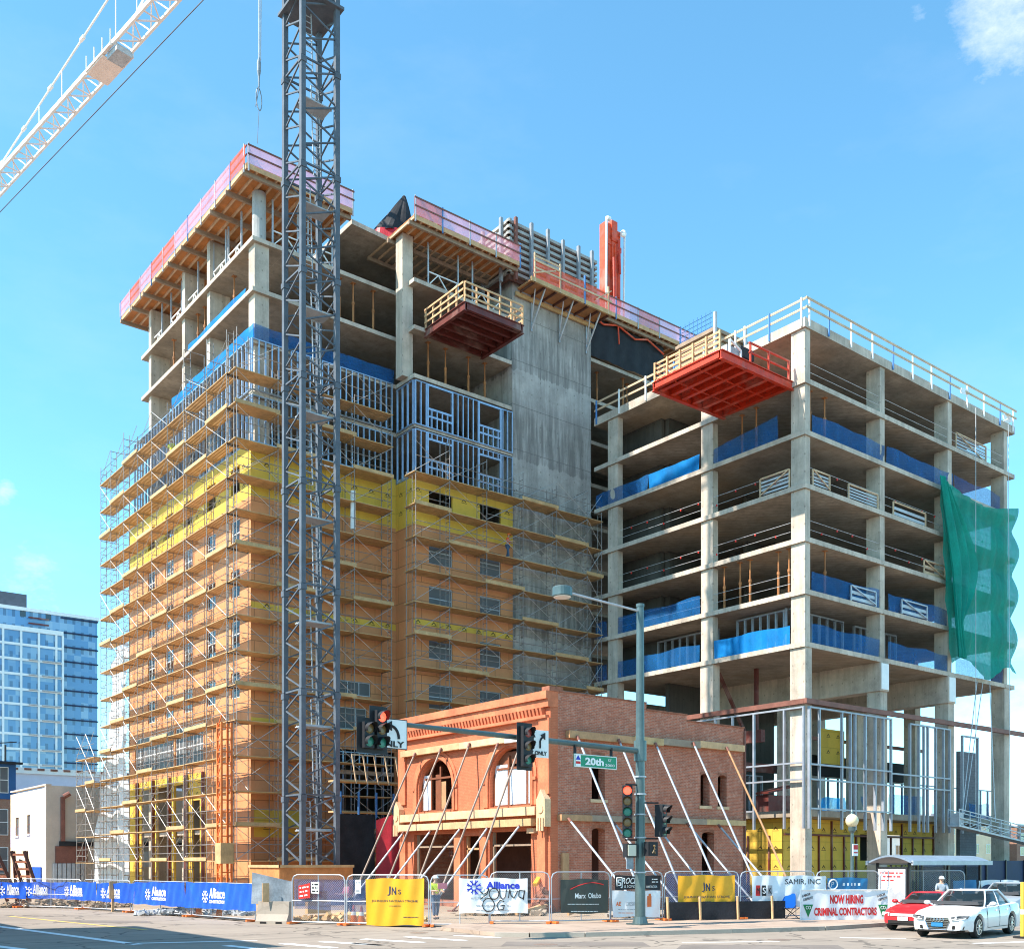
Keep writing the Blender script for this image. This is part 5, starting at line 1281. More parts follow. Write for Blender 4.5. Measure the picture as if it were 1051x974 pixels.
# building across the street whose shadow falls on the road (outside the frame)
nb = thing('corner_shop', 'two part brick shop building across the street, casting its shadow on the road', 'building', (-9, 45, 0))
m = MB(); m.box(-16, -.2, 29.6, 41, 0, 14.5); obj('brick_wall', m, 'city_brick', nb)
m = MB(); m.box(-16, -.2, 41.01, 75, 0, 10.6); obj('low_wall', m, 'red_brick', nb)
m = MB(); m.box(-16, 0, 29.4, 41.2, 14.5, 14.7); m.box(-16, 0, 41.25, 75.2, 10.6, 10.8); obj('parapet', m, 'cream_stone', nb)
for b in (31.5, 34.5, 37.5, 43, 47, 51, 55, 59, 63, 67, 71):
    for z in (1.0, 5.4): w_ = MB(); w_.box(-.195, -.1, b-.7, b+.7, z, z+2.4); obj('window', w_, 'window_grey', nb)

# =================================================================== fences and banners round the site
FP = [(300, 948), (355, 949.5), (441, 951), (565, 951), (681, 947.5), (760, 946), (838, 944.5), (905, 943), (1000, 941)]
BP = [(-45, 930), (0, 931), (60, 931.5), (130, 936), (200, 941), (264, 946)]
def gv(pl, u):
    for (u0, v0), (u1, v1) in zip(pl, pl[1:]):
        if u0 <= u <= u1: return v0+(v1-v0)*(u-u0)/(u1-u0)
    return pl[0][1] if u < pl[0][0] else pl[-1][1]
def fpt(u, pl=FP, fwd=0.):
    q = onZ(u, gv(pl, u)); d = q.copy(); d.normalize(); return q-d*fwd
def zat(u, v, pl=FP, fwd=0.):
    q = fpt(u, pl, fwd); Y = q.x*RY+q.y*LY; return EYE+Y*(CY-v)/F_
FG = 'wire fence panels round the site'
def fence(u0, u1, label, z0=.02, mesh='chain_link', pl=FP, h=1.75):
    p, q = fpt(u0, pl), fpt(u1, pl); p.z = q.z = z0; t = thing('wire_fence', label, 'fence', p, FG); d = (q-p).normalized(); L = (q-p).length; up = V((0, 0, 1))
    m = MB(); r = .024; c = .22
    a, b = p+up*.08, q+up*.08
    m.path([a+up*c, a+up*(h-c), a+up*(h-c*.3)+d*c*.3, a+up*h+d*c, b+up*h-d*c, b+up*(h-c*.3)-d*c*.3, b+up*(h-c), b, a, a+up*c], r, 6); m.tube(a+d*L/2, a+d*L/2+up*h, r*.8, 6); m.tube(a+up*h*.45, b+up*h*.45, r*.7, 6)
    obj('frame', m, 'galv', t)
    m = MB(); m.add([p+up*.12+d*.05, q+up*.12-d*.05, q+up*(h+.04)-d*.05, p+up*(h+.04)+d*.05], [(0, 1, 2, 3)]); obj('wire_mesh', m, mesh, t)
    n = V((d.y, -d.x, 0))
    for x in (p+d*.06, q-d*.06): m = MB(); m.bar(x-n*.35+up*.04, x+n*.35+up*.04, .12, .07); obj('foot', m, 'cone_orange', t)
for k, (u0, u1, w_) in enumerate(((300, 354, 'with the red notice'), (356, 440, 'behind the first yellow banner'), (442, 502, 'in front of the hard hat worker'), (503, 564, 'between the white banner and the brick corner'), (566, 626, 'with the dark banner'), (627, 680, 'behind the traffic signal pole'),
                                  (682, 758, 'behind the second yellow banner'), (760, 836, 'with the white contractor banner'), (838, 902, 'behind the hiring banner'), (904, 990, 'behind the bus shelter'))):
    fence(u0, u1, 'grey wire fence panel ' + w_, z0=.02 if u1 < 560 else .13, h=1.72)
for k, (u0, u1, w_) in enumerate(((-44, 20, 'at the frame edge'), (22, 84, 'by the leaning timber frames'), (86, 134, 'beside the tan board'), (136, 196, 'at the scaffold middle'), (198, 262, 'next to the concrete barrier'))):
    fence(u0, u1, 'low wire fence panel carrying the blue banners, ' + w_, pl=BP, h=1.35)
def banner(name, mt, u0, u1, vt, vb, label, pl=FP, fwd=.14, amp=.022, group=None, cat='banner', seed=1, vt2=None, vb2=None):
    p, q = fpt(u0, pl, fwd), fpt(u1, pl, fwd)
    zt0, zt1 = zat(u0, vt, pl, fwd), zat(u1, vt2 or vt, pl, fwd); zb0, zb1 = zat(u0, vb, pl, fwd), zat(u1, vb2 or vb, pl, fwd)
    rnd = random.Random(seed); ph = [rnd.uniform(0, 6) for _ in range(3)]; d = q-p; L = d.length; n = V((d.y, -d.x, 0)).normalized()
    wave = lambda u, v: amp*math.sin(u*L*5+ph[0]+v*2.5)+amp*.6*math.sin(u*L*11+ph[1]-v*4)+amp*.5*math.sin(u*L*8+v*3+ph[2])
    def fn(u, v):
        z = (zb0+(zb1-zb0)*u)*(1-v)+(zt0+(zt1-zt0)*u)*v; x = p+d*u+n*wave(u, v)
        return (x.x, x.y, z+.02*math.sin(u*L*4+ph[2])*(v-.5)*2)
    m = MB(); m.grid(fn, 60, 18); o = tag(obj(name, m, mt), label, cat, group)
    def at(uf, vf, e=None):
        z = (zb0+(zb1-zb0)*uf)*(1-vf)+(zt0+(zt1-zt0)*uf)*vf; x = p+d*uf+n*((wave(uf, vf)+.02) if e is None else e); return V((x.x, x.y, z))
    def lift(x):   # how far the cloth stands out at the world point x
        u = (x-p).dot(d)/(L*L); zb_, zt_ = zb0+(zb1-zb0)*u, zt0+(zt1-zt0)*u; return wave(u, (x.z-zb_)/(zt_-zb_))+.009
    o_ = dict(o=o, at=at, r=d.normalized(), L=L, H=(zt0+zt1-zb0-zb1)/2, n=n, lift=lift)
    return o_
UP = V((0, 0, 1))
def wr(B, body, uf, vf, h, mt, width=None, **k):
    if body == '~':     # a line of print too small to read in the place
        m = MB(); rnd = random.Random(int(uf*999+vf*77)); x = -width/2
        while x < width/2:
            w_ = min(rnd.uniform(.05, .16), width/2-x); c0, c1 = (B['at'](uf+e/B['L'], vf) for e in (x, x+w_)); m.bar(c0-B['n']*.01, c1-B['n']*.01, .004, h*.55); x += w_+h*.5
        return obj('print_line', m, mt, B['o'])
    o = text(B['o'], body, B['at'](uf, vf, 0.), B['r'], UP, h, mt, width, ext=.001, **k); off = W[B['o'].name]
    for v in o.data.vertices: v.co = v.co+B['n']*B['lift'](v.co+off)
    return o
def logo(B, uf, vf, s, mt):   # eight pronged woven emblem
    m = MB(); c = B['at'](uf, vf); r = B['r']
    for k in range(8):
        a = PI*k/4; d = r*math.cos(a)+UP*math.sin(a); n = r*-math.sin(a)+UP*math.cos(a)
        for e in (-.1, .1): m.bar(c+d*s*.12+n*s*e, c+d*s*(.5 if k % 2 else .48)+n*s*e*1.3, s*.075, .006, up=B['n'])
    return obj('emblem', m, mt, B['o'])
BG = 'blue banners along the low fence'
tx = [-8, 12, 40, 77, 115, 161, 221]
seg = [(-44, 1, 905), (1, 27, 905), (27, 56, 905), (56, 99, 905), (99, 138, 906), (138, 190, 905), (190, 263, 905)]
wh = ['cut by the frame edge', 'short one below the leaning timber frames', 'short one below the blue wall banner', 'long one below the grey notice board', 'partly covered by a tan board', 'below the scaffold middle', 'longest one, ending at the concrete barrier']
for k, (u0, u1, vt) in enumerate(seg):
    b = gv(BP, (u0+u1)/2); B = banner('fence_banner', 'banner_blue', u0, u1, vt, gv(BP, u0)-9.5, 'blue fence banner with white lettering, ' + wh[k], BP, .28, .02, BG, seed=k+3, vt2=vt+(2 if k == 6 else 0), vb2=gv(BP, u1)-(11 if k == 6 else 9.5))
    uf = (tx[k]-u0)/(u1-u0); tw_ = min(1.25, B['L']*.5)
    if k == 0: continue
    wr(B, 'Alliance', uf+.05, .60, .40, 'white_sign', tw_, bold=.014); wr(B, 'CONSTRUCTION', uf+.05, .28, .12, 'white_sign', tw_, bold=.008); logo(B, uf+.05-(tw_/2+.32)/B['L'], .46, .5, 'white_sign')
q = fpt(116, BP, .3); m = MB(); m.box(q.x-.18, q.x+.18, q.y-.04, q.y+.0, zat(116, 922, BP), zat(116, 904, BP)); m.box(q.x-.05, q.x+.05, q.y, q.y+.08, .0, 1.4); tag(obj('tan_board', m, 'plank_face'), 'tan plywood board on a post in front of a blue banner', 'board')
# site banners
B = banner('fence_banner', 'banner_yellow', 375.5, 435, 901.5, 949.5, 'tall yellow banner with dark monogram beside the hard hat worker', fwd=.12, amp=.03, seed=5)
wr(B, 'J', .40, .74, .26, 'navy', .12); wr(B, 'N', .485, .74, .26, 'navy', .17, bold=.01); wr(B, 'S', .58, .72, .17, 'navy', .11); wr(B, 'JOHNSON NATHAN STROHE', .5, .52, .075, 'navy', 1.75); wr(B, '~', .5, .42, .03, 'navy', .4); wr(B, '~', .78, .18, .04, 'navy', .6)
B = banner('fence_banner', 'banner_white', 471, 541.5, 901, 937, 'white banner with blue lettering and black graffiti scrawl', fwd=.12, seed=6)
wr(B, 'Alliance', .64, .80, .24, 'ink_blue', 1.18, bold=.014); wr(B, '~', .64, .63, .05, 'ink_grey', 1.15); logo(B, .22, .74, .52, 'ink_blue'); wr(B, '~', .4, .44, .06, 'ink_grey', 1.1); wr(B, '~', .5, .22, .06, 'ink_grey', 1.2); wr(B, '~', .5, .09, .05, 'ink_grey', 1.2)
m = MB()
def scr(pts): m.path([B['at'](x, y) for x, y in pts], .016, 5)
scr([(.31, .62), (.36, .55), (.41, .60), (.44, .7)]); scr([(.43, .72), (.41, .55), (.31, .40)])
scr([(.51+.07*math.cos(t), .56+.16*math.sin(t)) for t in [k*2*PI/14 for k in range(15)]]); scr([(.59, .7), (.6, .48), (.64, .40), (.68, .48), (.69, .68)]); scr([(.72, .44), (.74, .68), (.76, .5), (.8, .44), (.86, .65)]); scr([(.95, .64), (.88, .66), (.87, .48), (.93, .42), (.96, .66), (.94, .38)])
scr([(.43+.085*math.cos(t), .24+.19*math.sin(t)) for t in [k*2*PI/16 for k in range(17)]]); scr([(.66, .34), (.6, .38), (.55, .24), (.58, .1), (.65, .12), (.66, .24), (.61, .22)])
obj('graffiti_lettering', m, 'ink_black', B['o'])
B = banner('fence_banner', 'banner_dark', 575.5, 624, 902, 937, 'dark olive banner with white lettering and a red arc', fwd=.12, seed=7)
wr(B, 'Marx  Okubo', .58, .52, .19, 'white_sign', 1.08, bold=.004); wr(B, '~', .48, .27, .04, 'white_sign', 1.3); wr(B, '~', .5, .06, .04, 'white_sign', 1.1)
m = MB(); m.path([B['at'](.2+.7*x, .62+.28*math.sin(PI*min(1, .1+x*.62))) for x in [k/14 for k in range(15)]], .014, 5); obj('arc_emblem', m, 'ink_red', B['o'])
B = banner('fence_banner', 'ink_black', 631, 678, 898.5, 912.5, 'black contractor banner behind the signal pole, above a white one', fwd=.12, seed=8)
wr(B, 'ROCHE', .36, .64, .22, 'white_sign', .8, bold=.006, slant=.2); wr(B, '& SONS, INC', .40, .22, .1, 'white_sign', .75); wr(B, '~', .88, .75, .06, 'white_sign', .28); wr(B, '~', .88, .55, .06, 'white_sign', .28); wr(B, 'CONSTRUCTION', .8, .2, .09, 'white_sign', .5)
m = MB(); c = B['at'](.1, .5); r = B['r']
for e, g in ((-.12, .19),): m.path([c+r*-.11+UP*-.18, c+r*-.11+UP*.18, c+r*.11+UP*.18, c+r*.11+UP*-.18, c+r*-.11+UP*-.18], .022, 5)
m.path([c+r*.06+UP*.1, c+r*-.05+UP*.1, c+r*-.05+UP*0, c+r*.05, c+r*.05+UP*-.1, c+r*-.06+UP*-.1], .025, 5); obj('emblem', m, 'white_sign', B['o'])
B = banner('fence_banner', 'banner_white', 628.5, 677.5, 914, 940.5, 'white banner with orange lettering behind the signal pole, below a black one', fwd=.12, seed=9)
wr(B, 'AE', .13, .5, .15, 'ink_orange', .22, bold=.006); wr(B, 'DESIGN', .42, .5, .14, 'ink_grey', .6); wr(B, '~', .3, .28, .05, 'ink_grey', .7); wr(B, '~', .28, .15, .04, 'ink_orange', .6)
m = MB(); c = B['at'](.77, .6); m.bar(c-UP*.2, c+UP*.2, .18, .008, up=B['n']); m.bar(c+B['r']*.02+UP*.2, c+B['r']*.02+UP*.28, .1, .008, up=B['n']); obj('emblem', m, 'ink_orange', B['o'])
B = banner('fence_banner', 'banner_yellow', 696, 754.5, 898, 930, 'wide yellow banner with dark monogram above the black silt fence', fwd=.12, amp=.02, seed=10)
wr(B, 'J', .44, .62, .28, 'navy', .12); wr(B, 'N', .52, .62, .28, 'navy', .17, bold=.01); wr(B, 'S', .62, .58, .18, 'navy', .11); wr(B, 'JOHNSON NATHAN STROHE', .5, .30, .085, 'navy', 1.9); wr(B, '~', .5, .16, .03, 'navy', .35)
B = banner('fence_banner', 'banner_white', 772, 847.5, 898.5, 930, 'long white contractor banner with red, black and grey logo blocks', fwd=.12, seed=11)
wr(B, 'SAMIR, INC', .68, .80, .21, 'ink_black', 1.55)
for k, (mt, l) in enumerate((('ink_red', 'M'), ('ink_black', 'S'), ('ink_grey', 'K'))):
    m = MB(); c = B['at'](.08+.075*k, .52); m.bar(c-UP*.2, c+UP*.2, .19, .006, up=B['n']); e = obj('emblem', m, mt, B['o']); text(e, l, c+B['n']*.012, B['r'], UP, .24, 'white_sign' if k == 1 else 'ink_black', .13)
B = banner('fence_banner', 'banner_sky', 849.5, 890, 900.5, 914, 'blue sign banner with pale ring and letters above the hiring banner', fwd=.12, seed=12)
m = MB(); m.path([B['at'](.13+.1*math.cos(t), .5+.36*math.sin(t)) for t in [k*2*PI/16 for k in range(17)]], .03, 6); obj('ring_emblem', m, 'banner_white', B['o']); wr(B, 'P', .13, .5, .2, 'banner_white', .12); wr(B, '~', .6, .5, .2, 'banner_white', .85)
B = banner('hiring_banner', 'banner_white', 821.5, 912, 913, 945, 'white protest banner with red capital lettering on the pavement', pl=[(821, 946), (912, 945)], fwd=.9, amp=.012, seed=13)
wr(B, 'NOW HIRING', .52, .70, .30, 'ink_red', 1.36, bold=.02); wr(B, 'CRIMINAL CONTRACTORS', .51, .31, .28, 'ink_red', 2.55, bold=.016)
for uf in (.085, .93):
    text(B['o'], 'LABOR', B['at'](uf-.02, .84), B['r']+UP*.25, UP, .1, 'ink_black', .34); text(B['o'], 'DISPUTE', B['at'](uf, .72), B['r']+UP*.25, UP, .1, 'ink_black', .38)
    m = MB(); c = B['at'](uf, .36); r = B['r']; m.extrude([c+r*-.2+UP*.2, c+r*.2+UP*.2, c+UP*-.28], B['n']*-.004); e = obj('badge', m, 'ink_green', B['o']); text(e, 'CO', c+UP*.09+B['n']*.01, r, UP, .13, 'white_sign', .2)
m = MB()
for uf in (0, 1): x = B['at'](uf, 0); m.tube((x.x, x.y, .1), (x.x, x.y, B['at'](uf, 1).z+.05), .03, 6)
m.tube(B['at'](0, 1), B['at'](1, 1), .02, 6); m.tube(B['at'](0, .02), B['at'](1, .02), .02, 6); obj('pole_frame', m, 'white_paint', B['o'])
# red, white and pale notices on the first fence panel; blue mesh behind
def notice(u0, u1, vt, vb, mt, label, lines, ink, tilt=0.):
    B = banner('notice', mt, u0, u1, vt, vb, label, fwd=.1, amp=.002, cat='notice', vt2=vt+tilt, vb2=vb+tilt, seed=1)
    for k, s in enumerate(lines): wr(B, s, .5, .78-.56*k/max(1, len(lines)-1), .1, ink, B['L']*.78, bold=.003)
notice(306.5, 318, 908, 923, 'red_sign', 'red notice tied to the fence left of the white one', ['~', '~', '~'], 'white_sign', -2)
notice(319.5, 327.5, 904.5, 917, 'white_sign', 'small white notice tied to the fence right of the red one', ['~', '~', '~'], 'ink_black')
notice(364.5, 370.5, 902, 917, 'white_sign', 'small pale notice beside the tall yellow banner', ['~', '~'], 'ink_grey')
m = MB(); p, q = fpt(302, fwd=-.15), fpt(353, fwd=-.15); tarp(m, p, q, .55, 1.65, .04, 20, 5, None, 2); tag(obj('fence_mesh', m, 'blue_mesh'), 'torn blue mesh behind the fence panel with notices', 'mesh')
m = MB(); p, q = fpt(357, fwd=-.15), fpt(376, fwd=-.15); tarp(m, p, q, .5, 1.65, .04, 12, 5, None, 4); tag(obj('fence_mesh', m, 'blue_mesh'), 'blue mesh strip left of the tall yellow banner', 'mesh')
m = MB(); p, q = fpt(684, fwd=-.12), fpt(770, fwd=-.12); tarp(m, p, q, .4, 1.85, .04, 24, 5, None, 6); tag(obj('fence_mesh', m, 'blue_mesh'), 'blue mesh behind the wide yellow banner', 'mesh')
p, q = fpt(682, fwd=.25), fpt(806, fwd=.25); sf_ = thing('silt_fence', 'low black silt fence on wooden stakes along the pavement', 'silt fence', (p.x, p.y, .12))
m = MB(); tarp(m, p, q, .12, .80, .03, 40, 4, None, 7); obj('fabric', m, 'black_tarp', sf_)
for f in (.01, .27, .58, .87):
    x = p.lerp(q, f); m = MB(); m.bar((x.x+.03, x.y-.1, .12), (x.x-.02, x.y-.1, 1.0), .07); obj('stake', m, 'plank_face', sf_)

# jersey barrier with draped tarps, plywood box round the crane foot
p, q = onZ(262, 947.5), onZ(294, 948); d = (q-p).normalized(); n = V((d.y, -d.x, 0))
t = thing('jersey_barrier', 'pale concrete jersey barrier at the street corner', 'barrier', p)
prof = [(-.32, 0), (-.32, .1), (-.15, .35), (-.1, .82), (.1, .82), (.15, .35), (.32, .1), (.32, 0)]
m = MB(); m.extrude([p+n*-.32+n*x+UP*z for x, z in prof], d*((q-p).length)); obj('body', m, 'kerb', t)
m = MB()
for f in (.25, .75): x = p+d*((q-p).length*f)+n*.02; m.bar(x+d*-.12+UP*.03-n*.02, x+d*.12+UP*.03-n*.02, .04, .1)
obj('slot', m, 'dark_gap', t)
m = MB(); a, b = p-d*.35-n*.4, q+d*.05-n*.4; tarp(m, (a.x, a.y), (b.x, b.y), .7, 1.75, .13, 18, 8, lambda u: 1.9-.35*u, 8); tag(obj('draped_tarp', m, 'tarp_grey'), 'crumpled grey blue tarp draped behind the concrete barrier', 'tarp')
m = MB(); x = p+d*.35-n*.1; m.box(x.x-.12, x.x+.15, x.y-.03, x.y, .8, 1.5); tag(obj('tan_board', m, 'plank_face'), 'tan board leaning behind the concrete barrier', 'board')
t = thing('plywood_hoarding', 'orange brown plywood box hoarding round the crane foot', 'hoarding', (26, 51, 0))
m = MB(); m.box(24.2, 24.3, 49.9, 53.5, 0, 2.1); obj('sunny_panel', m, 'ply_orange', t)
m = MB(); m.box(24.3, 28.5, 49.9, 50.0, 0, 2.1); obj('shaded_panel', m, 'ply_orange', t)
m = MB(); m.box(24.15, 28.55, 49.82, 49.9, 2.0, 2.14); m.box(24.12, 24.2, 49.82, 53.5, 2.0, 2.14); obj('top_rail', m, 'plank', t)
# cones, sandbags, timber and rubble inside the fence
def cone(u, v, label):
    q = onZ(u, v); t = thing('traffic_cone', label, 'traffic cone', q, 'traffic cones')
    m = MB(); m.box(q.x-.19, q.x+.19, q.y-.19, q.y+.19, .008, .05); m.lathe([(.15, .05), (.1, .33)], (q.x, q.y, 0), 14); m.lathe([(.075, .47), (.03, .7)], (q.x, q.y, 0), 14); obj('cone_body', m, 'cone_orange', t, smooth=False)
    m = MB(); m.lathe([(.1, .33), (.075, .47)], (q.x, q.y, 0), 14); obj('reflective_band', m, 'white_paint', t)
cone(363, 948, 'orange cone left of the tall yellow banner'); cone(371, 948.5, 'orange cone half hidden by the tall yellow banner'); cone(204, 940, 'orange cone under the blue banners, the one farther from the barrier'); cone(225, 941.5, 'orange cone under the blue banners, nearer the barrier')
def heap(name, u0, u1, v, n, mt, label, hh=.5, r=.14, kind=None, sd=1):
    rnd = random.Random(sd); m = MB(); p, q = onZ(u0, v), onZ(u1, v)
    for k in range(n):
        f = rnd.random(); w_ = rnd.gauss(0, .35); c = p.lerp(q, f); c += V((RY, LY, 0))*w_; z = max(0, hh*(1-abs(f-.5)*1.7)*rnd.random()); s = r*rnd.uniform(.5, 1.3)
        dx = V((rnd.uniform(-1, 1), rnd.uniform(-1, 1), rnd.uniform(-.5, .5))).normalized(); m.bar(c+UP*(z+.05)-dx*s, c+UP*(z+.05)+dx*s, s*.9, s*.7)
    o = obj(name, m, mt); o['kind'] = 'stuff'; return o
heap('rubble', 548, 566, 936, 260, 'brick_dust', '', 1.1, .16, sd=2); heap('rubble', 470, 560, 939, 160, 'dirt', '', .35, .16, sd=3); heap('rubble', 625, 690, 941, 90, 'kerb', '', .35, .16, sd=4); heap('rubble', 140, 260, 939, 160, 'gray_panel', '', .35, .14, sd=5); heap('rubble', 0, 130, 931, 160, 'dirt', '', .4, .16, sd=6); heap('rubble', 300, 440, 945, 120, 'plank', '', .25, .16, sd=7)
m = MB(); p, q = onZ(300, 944), onZ(350, 945.5); m.box(min(p.x,q.x), max(p.x,q.x), min(p.y,q.y)+.8, min(p.y,q.y)+1.0, .3, .75); tag(obj('timber_stack', m, 'plank'), 'stack of pale boards behind the fence with notices', 'timber stack')
for k, (u, v, u2, v2) in enumerate(((540, 939, 580, 933), (530, 940.5, 566, 936), (583, 941, 600, 939))):
    p, q = onZ(u, v), onZ(u2, v2); m = MB(); m.bar(p+UP*.15, q+UP*(.35+.3*(k == 0)), .1, .16); tag(obj('loose_plank', m, 'plank_face'), 'pale plank lying on the rubble, ' + ['raised one by the brick corner', 'flat one below it', 'short one under the dark banner'][k], 'plank')
m = MB(); p = onZ(549, 936); m.bar(p+UP*1.25, p+V((.5, .3, 1.55)), .2, .16); tag(obj('yellow_tube', m, 'banner_yellow'), 'yellow plastic piece on top of the brick rubble', 'plastic piece')
m = MB(); p = onB(580, 905, BS-.1); m.box(p.x-.2, p.x+.2, BS-.16, BS-.01, .1, 2.7); tag(obj('leaning_board', m, 'old_timber'), 'brown board standing against the brick side wall', 'board')
for k, (u, v) in enumerate(((640, 943.5), (652, 943), (711, 942))):
    p = onZ(u, v); m = MB(); m.ball((p.x, p.y, .22), .22, 10, (1.5, 1, .6)); tag(obj('sandbag', m, 'cream_stone', smooth=True), 'pale sandbag at the fence foot, ' + ['nearest the dark banner', 'beside the signal pole', 'by the black silt fence'][k], 'sandbag', 'sandbags')
# =================================================================== traffic signal pole, signals and signs
pq = onZ(657, 952); PX, PY = pq.x, pq.y
tp = thing('signal_pole', 'tall dark green signal pole with mast arm and street light arm', 'signal pole', (PX, PY, .12))
m = MB(); m.tube((PX, PY, .12), (PX, PY, 11.1), .185, 18, .125); obj('pole_shaft', m, 'pole_green', tp, smooth=False)
m = MB(); m.tube((PX, PY, 11.1), (PX, PY, 11.2), .145, 16); obj('cap', m, 'pole_green', tp)
m = MB(); m.box(PX-.34, PX+.34, PY-.34, PY+.34, .12, .17); m.tube((PX, PY, .17), (PX, PY, .4), .27, 16, .21); obj('base_plate', m, 'pole_green', tp)
AZ = 6.12; AL = onB(372, 750, PY).x
m = MB(); m.tube((PX, PY, AZ), (AL, PY, AZ+.15), .11, 12, .065); obj('mast_arm', m, 'pole_green', tp)
m = MB(); m.tube((PX, PY, AZ-.35), (PX, PY, AZ+.35), .22, 16); obj('arm_collar', m, 'pole_green', tp)
lp = onB(577, 607, PY)
m = MB(); m.tube((PX, PY, 10.95), (lp.x, PY, lp.z+.02), .04, 8); obj('light_arm', m, 'galv', tp)
m = MB(); m.lathe([(.3, -.18), (.33, -.16), (.33, .1), (.3, .14), (.1, .16)], (lp.x, PY, lp.z), 18); lam = obj('lamp_head', m, 'pole_green', tp)
m = MB(); m.lathe([(.02, -.21), (.27, -.2), (.29, -.181)], (lp.x, PY, lp.z), 18); obj('lamp_lens', m, 'lamp_lens', lam)
m = MB()
for z in (3.1, 3.9, 4.6, 5.2, 1.9): m.tube((PX, PY, z), (PX, PY, z+.05), .21, 16)
obj('strap_band', m, 'galv', tp)
def rotz_for(f): return math.atan2(f[0], -f[1])
def signal(label, c, f, cols, s=.36, plate=.16, group=None, name='traffic_light', hood=.28):
    """cols: list of (x offset, [lens materials top to bottom]); c = centre"""
    t = thing(name, label, 'traffic light', c, group, rotz_for(f))
    nmax = max(len(l) for x, l in cols)
    if plate:
        m = MB()
        for x, l in cols: zb = -nmax*s/2; m.box(x-s/2-plate, x+s/2+plate, .0+.002*len(l), .02+.002*len(l), zb-plate, zb+len(l)*s+plate)
        obj('backplate', m, 'ink_black', t, local=True)
    for x, l in cols:
        zb = -nmax*s/2; h = MB(); h.box(x-s/2+.01, x+s/2-.01, -.16, .14, zb, zb+len(l)*s); hd = obj('housing', h, 'ink_black', t, local=True)
        for i, mt in enumerate(l):
            z = zb+(len(l)-i-.5)*s
            m = MB(); m.lathe([(.005, -.185), (.1, -.18), (.145, -.162)], (x, 0, z), 18, 1); obj('lens', m, mt, t, local=True)
            m = MB(); n = 14
            for k in range(n):
                a0, a1 = PI*(-.18+1.36*k/n), PI*(-.18+1.36*(k+1)/n); r = .16
                P0, P1 = (x+r*math.cos(a0), z+r*math.sin(a0)), (x+r*math.cos(a1), z+r*math.sin(a1)); L0 = hood*(.45+.55*max(0, math.sin((a0+a1)/2)))
                m.add([(P0[0], -.16, P0[1]), (P1[0], -.16, P1[1]), (P1[0], -.16-L0, P1[1]), (P0[0], -.16-L0, P0[1])], [(0, 1, 2, 3)])
            obj('visor', m, 'ink_black', hd, local=True)
    return t
TG = 'traffic lights at the junction'
c1 = onB(383, 748, PY-.3); c1.z = onB(383, 748.5, PY-.3).z
signal('five light traffic signal in a stepped black backplate at the mast arm end', c1, (.12, -.99), [(-.25, ['lens_amber', 'lens_green']), (.19, ['lens_red_on', 'lens_amber', 'lens_green'])], .36, .13, TG)
c2 = onB(538.5, 766, PY-.3)
signal('three light traffic signal with black backplate in the middle of the mast arm', c2, (.08, -.99), [(0, ['lens_red', 'lens_amber', 'lens_green'])], .42, .11, TG)
fx = V((-PX, -PY, 0)).normalized()
c3 = atY(644, 833, 36.0)
signal('tall five light signal with lit red lamp on the pole side facing the street', c3, (fx.x, fx.y), [(0, ['lens_red_on', 'lens_amber', 'lens_green', 'lens_amber', 'lens_green'])], .36, 0, TG, hood=.16)
c4 = atY(678, 842, 36.4)
signal('three light signal on the other side of the pole, turned to the cross street', c4, (.3, -.95), [(0, ['lens_red', 'lens_green', 'lens_green'])], .37, 0, TG)
for z, c_ in ((c4.z+.62, c4), (c4.z-.62, c4), (c3.z+.95, c3), (c3.z-.95, c3)): m = MB(); m.tube((PX, PY, z), (c_.x, c_.y+.1, z), .03, 6); obj('signal_bracket', m, 'ink_black', tp)
def pedhead(u, v, label, mt, f):
    c = atY(u, v, 36.1); t = thing('pedestrian_signal', label, 'pedestrian signal', c, 'pedestrian signals on the pole', rotz_for(f))
    m = MB(); m.box(-.21, .21, -.12, .12, -.24, .24); obj('housing', m, 'ink_black', t, local=True)
    m = MB(); m.box(-.16, .16, -.15, -.12, -.19, .19); obj('face', m, mt, t, local=True)
    return t
p1 = pedhead(646.5, 872.5, 'pedestrian signal with pale blank face on the street side of the pole', 'ped_light', (-.2, -.97))
p2 = pedhead(668, 871, 'pedestrian signal with dark face on the far side of the pole', 'ink_black', (-.1, -.99))
m = MB(); m.ball((.02, -.16, .1), .045, 8); m.path([(.02, -.16, .06), (0, -.16, -.04), (-.06, -.16, -.15)], .025, 5); m.path([(0, -.16, -.04), (.06, -.16, -.15)], .025, 5); m.path([(.01, -.16, .03), (.08, -.16, -.02)], .02, 5); obj('walking_emblem', m, 'lens_amber', p2, local=True)
c = atY(647, 885, 36.15); m = MB(); m.box(c.x-.2, c.x+.12, c.y-.03, c.y, c.z-.22, c.z+.18); tag(obj('small_plate', m, 'tarp_grey'), 'small grey plate below the pale pedestrian signal', 'sign')
# lane signs on the arm
def plate(label, u0, u1, vt, vb, b, name='lane_sign', mt='white_sign'):
    p, q = onB(u0, vt, b), onB(u1, vb, b); m = MB(); m.box(p.x, q.x, b-.0, b+.02, q.z, p.z); o = tag(obj(name, m, mt), label, 'sign'); return o, p, q
o, p, q = plate('white ONLY sign with a black left turn arrow on the mast arm', 383, 418, 735.5, 769.5, PY-.22)
cx = (p.x+q.x)/2; cz = (p.z+q.z)/2; w_ = q.x-p.x; h_ = p.z-q.z; yb = PY-.235
text(o, 'ONLY', (cx, yb, q.z+h_*.16), (1, 0, 0), UP, h_*.2, 'ink_black', w_*.8, bold=.006)
m = MB(); m.path([(cx+w_*.24-w_*.44*(1-math.cos(t))*.55, yb, q.z+h_*.34+h_*.42*math.sin(t)) for t in [k*PI/2/8 for k in range(9)]], .04, 6)
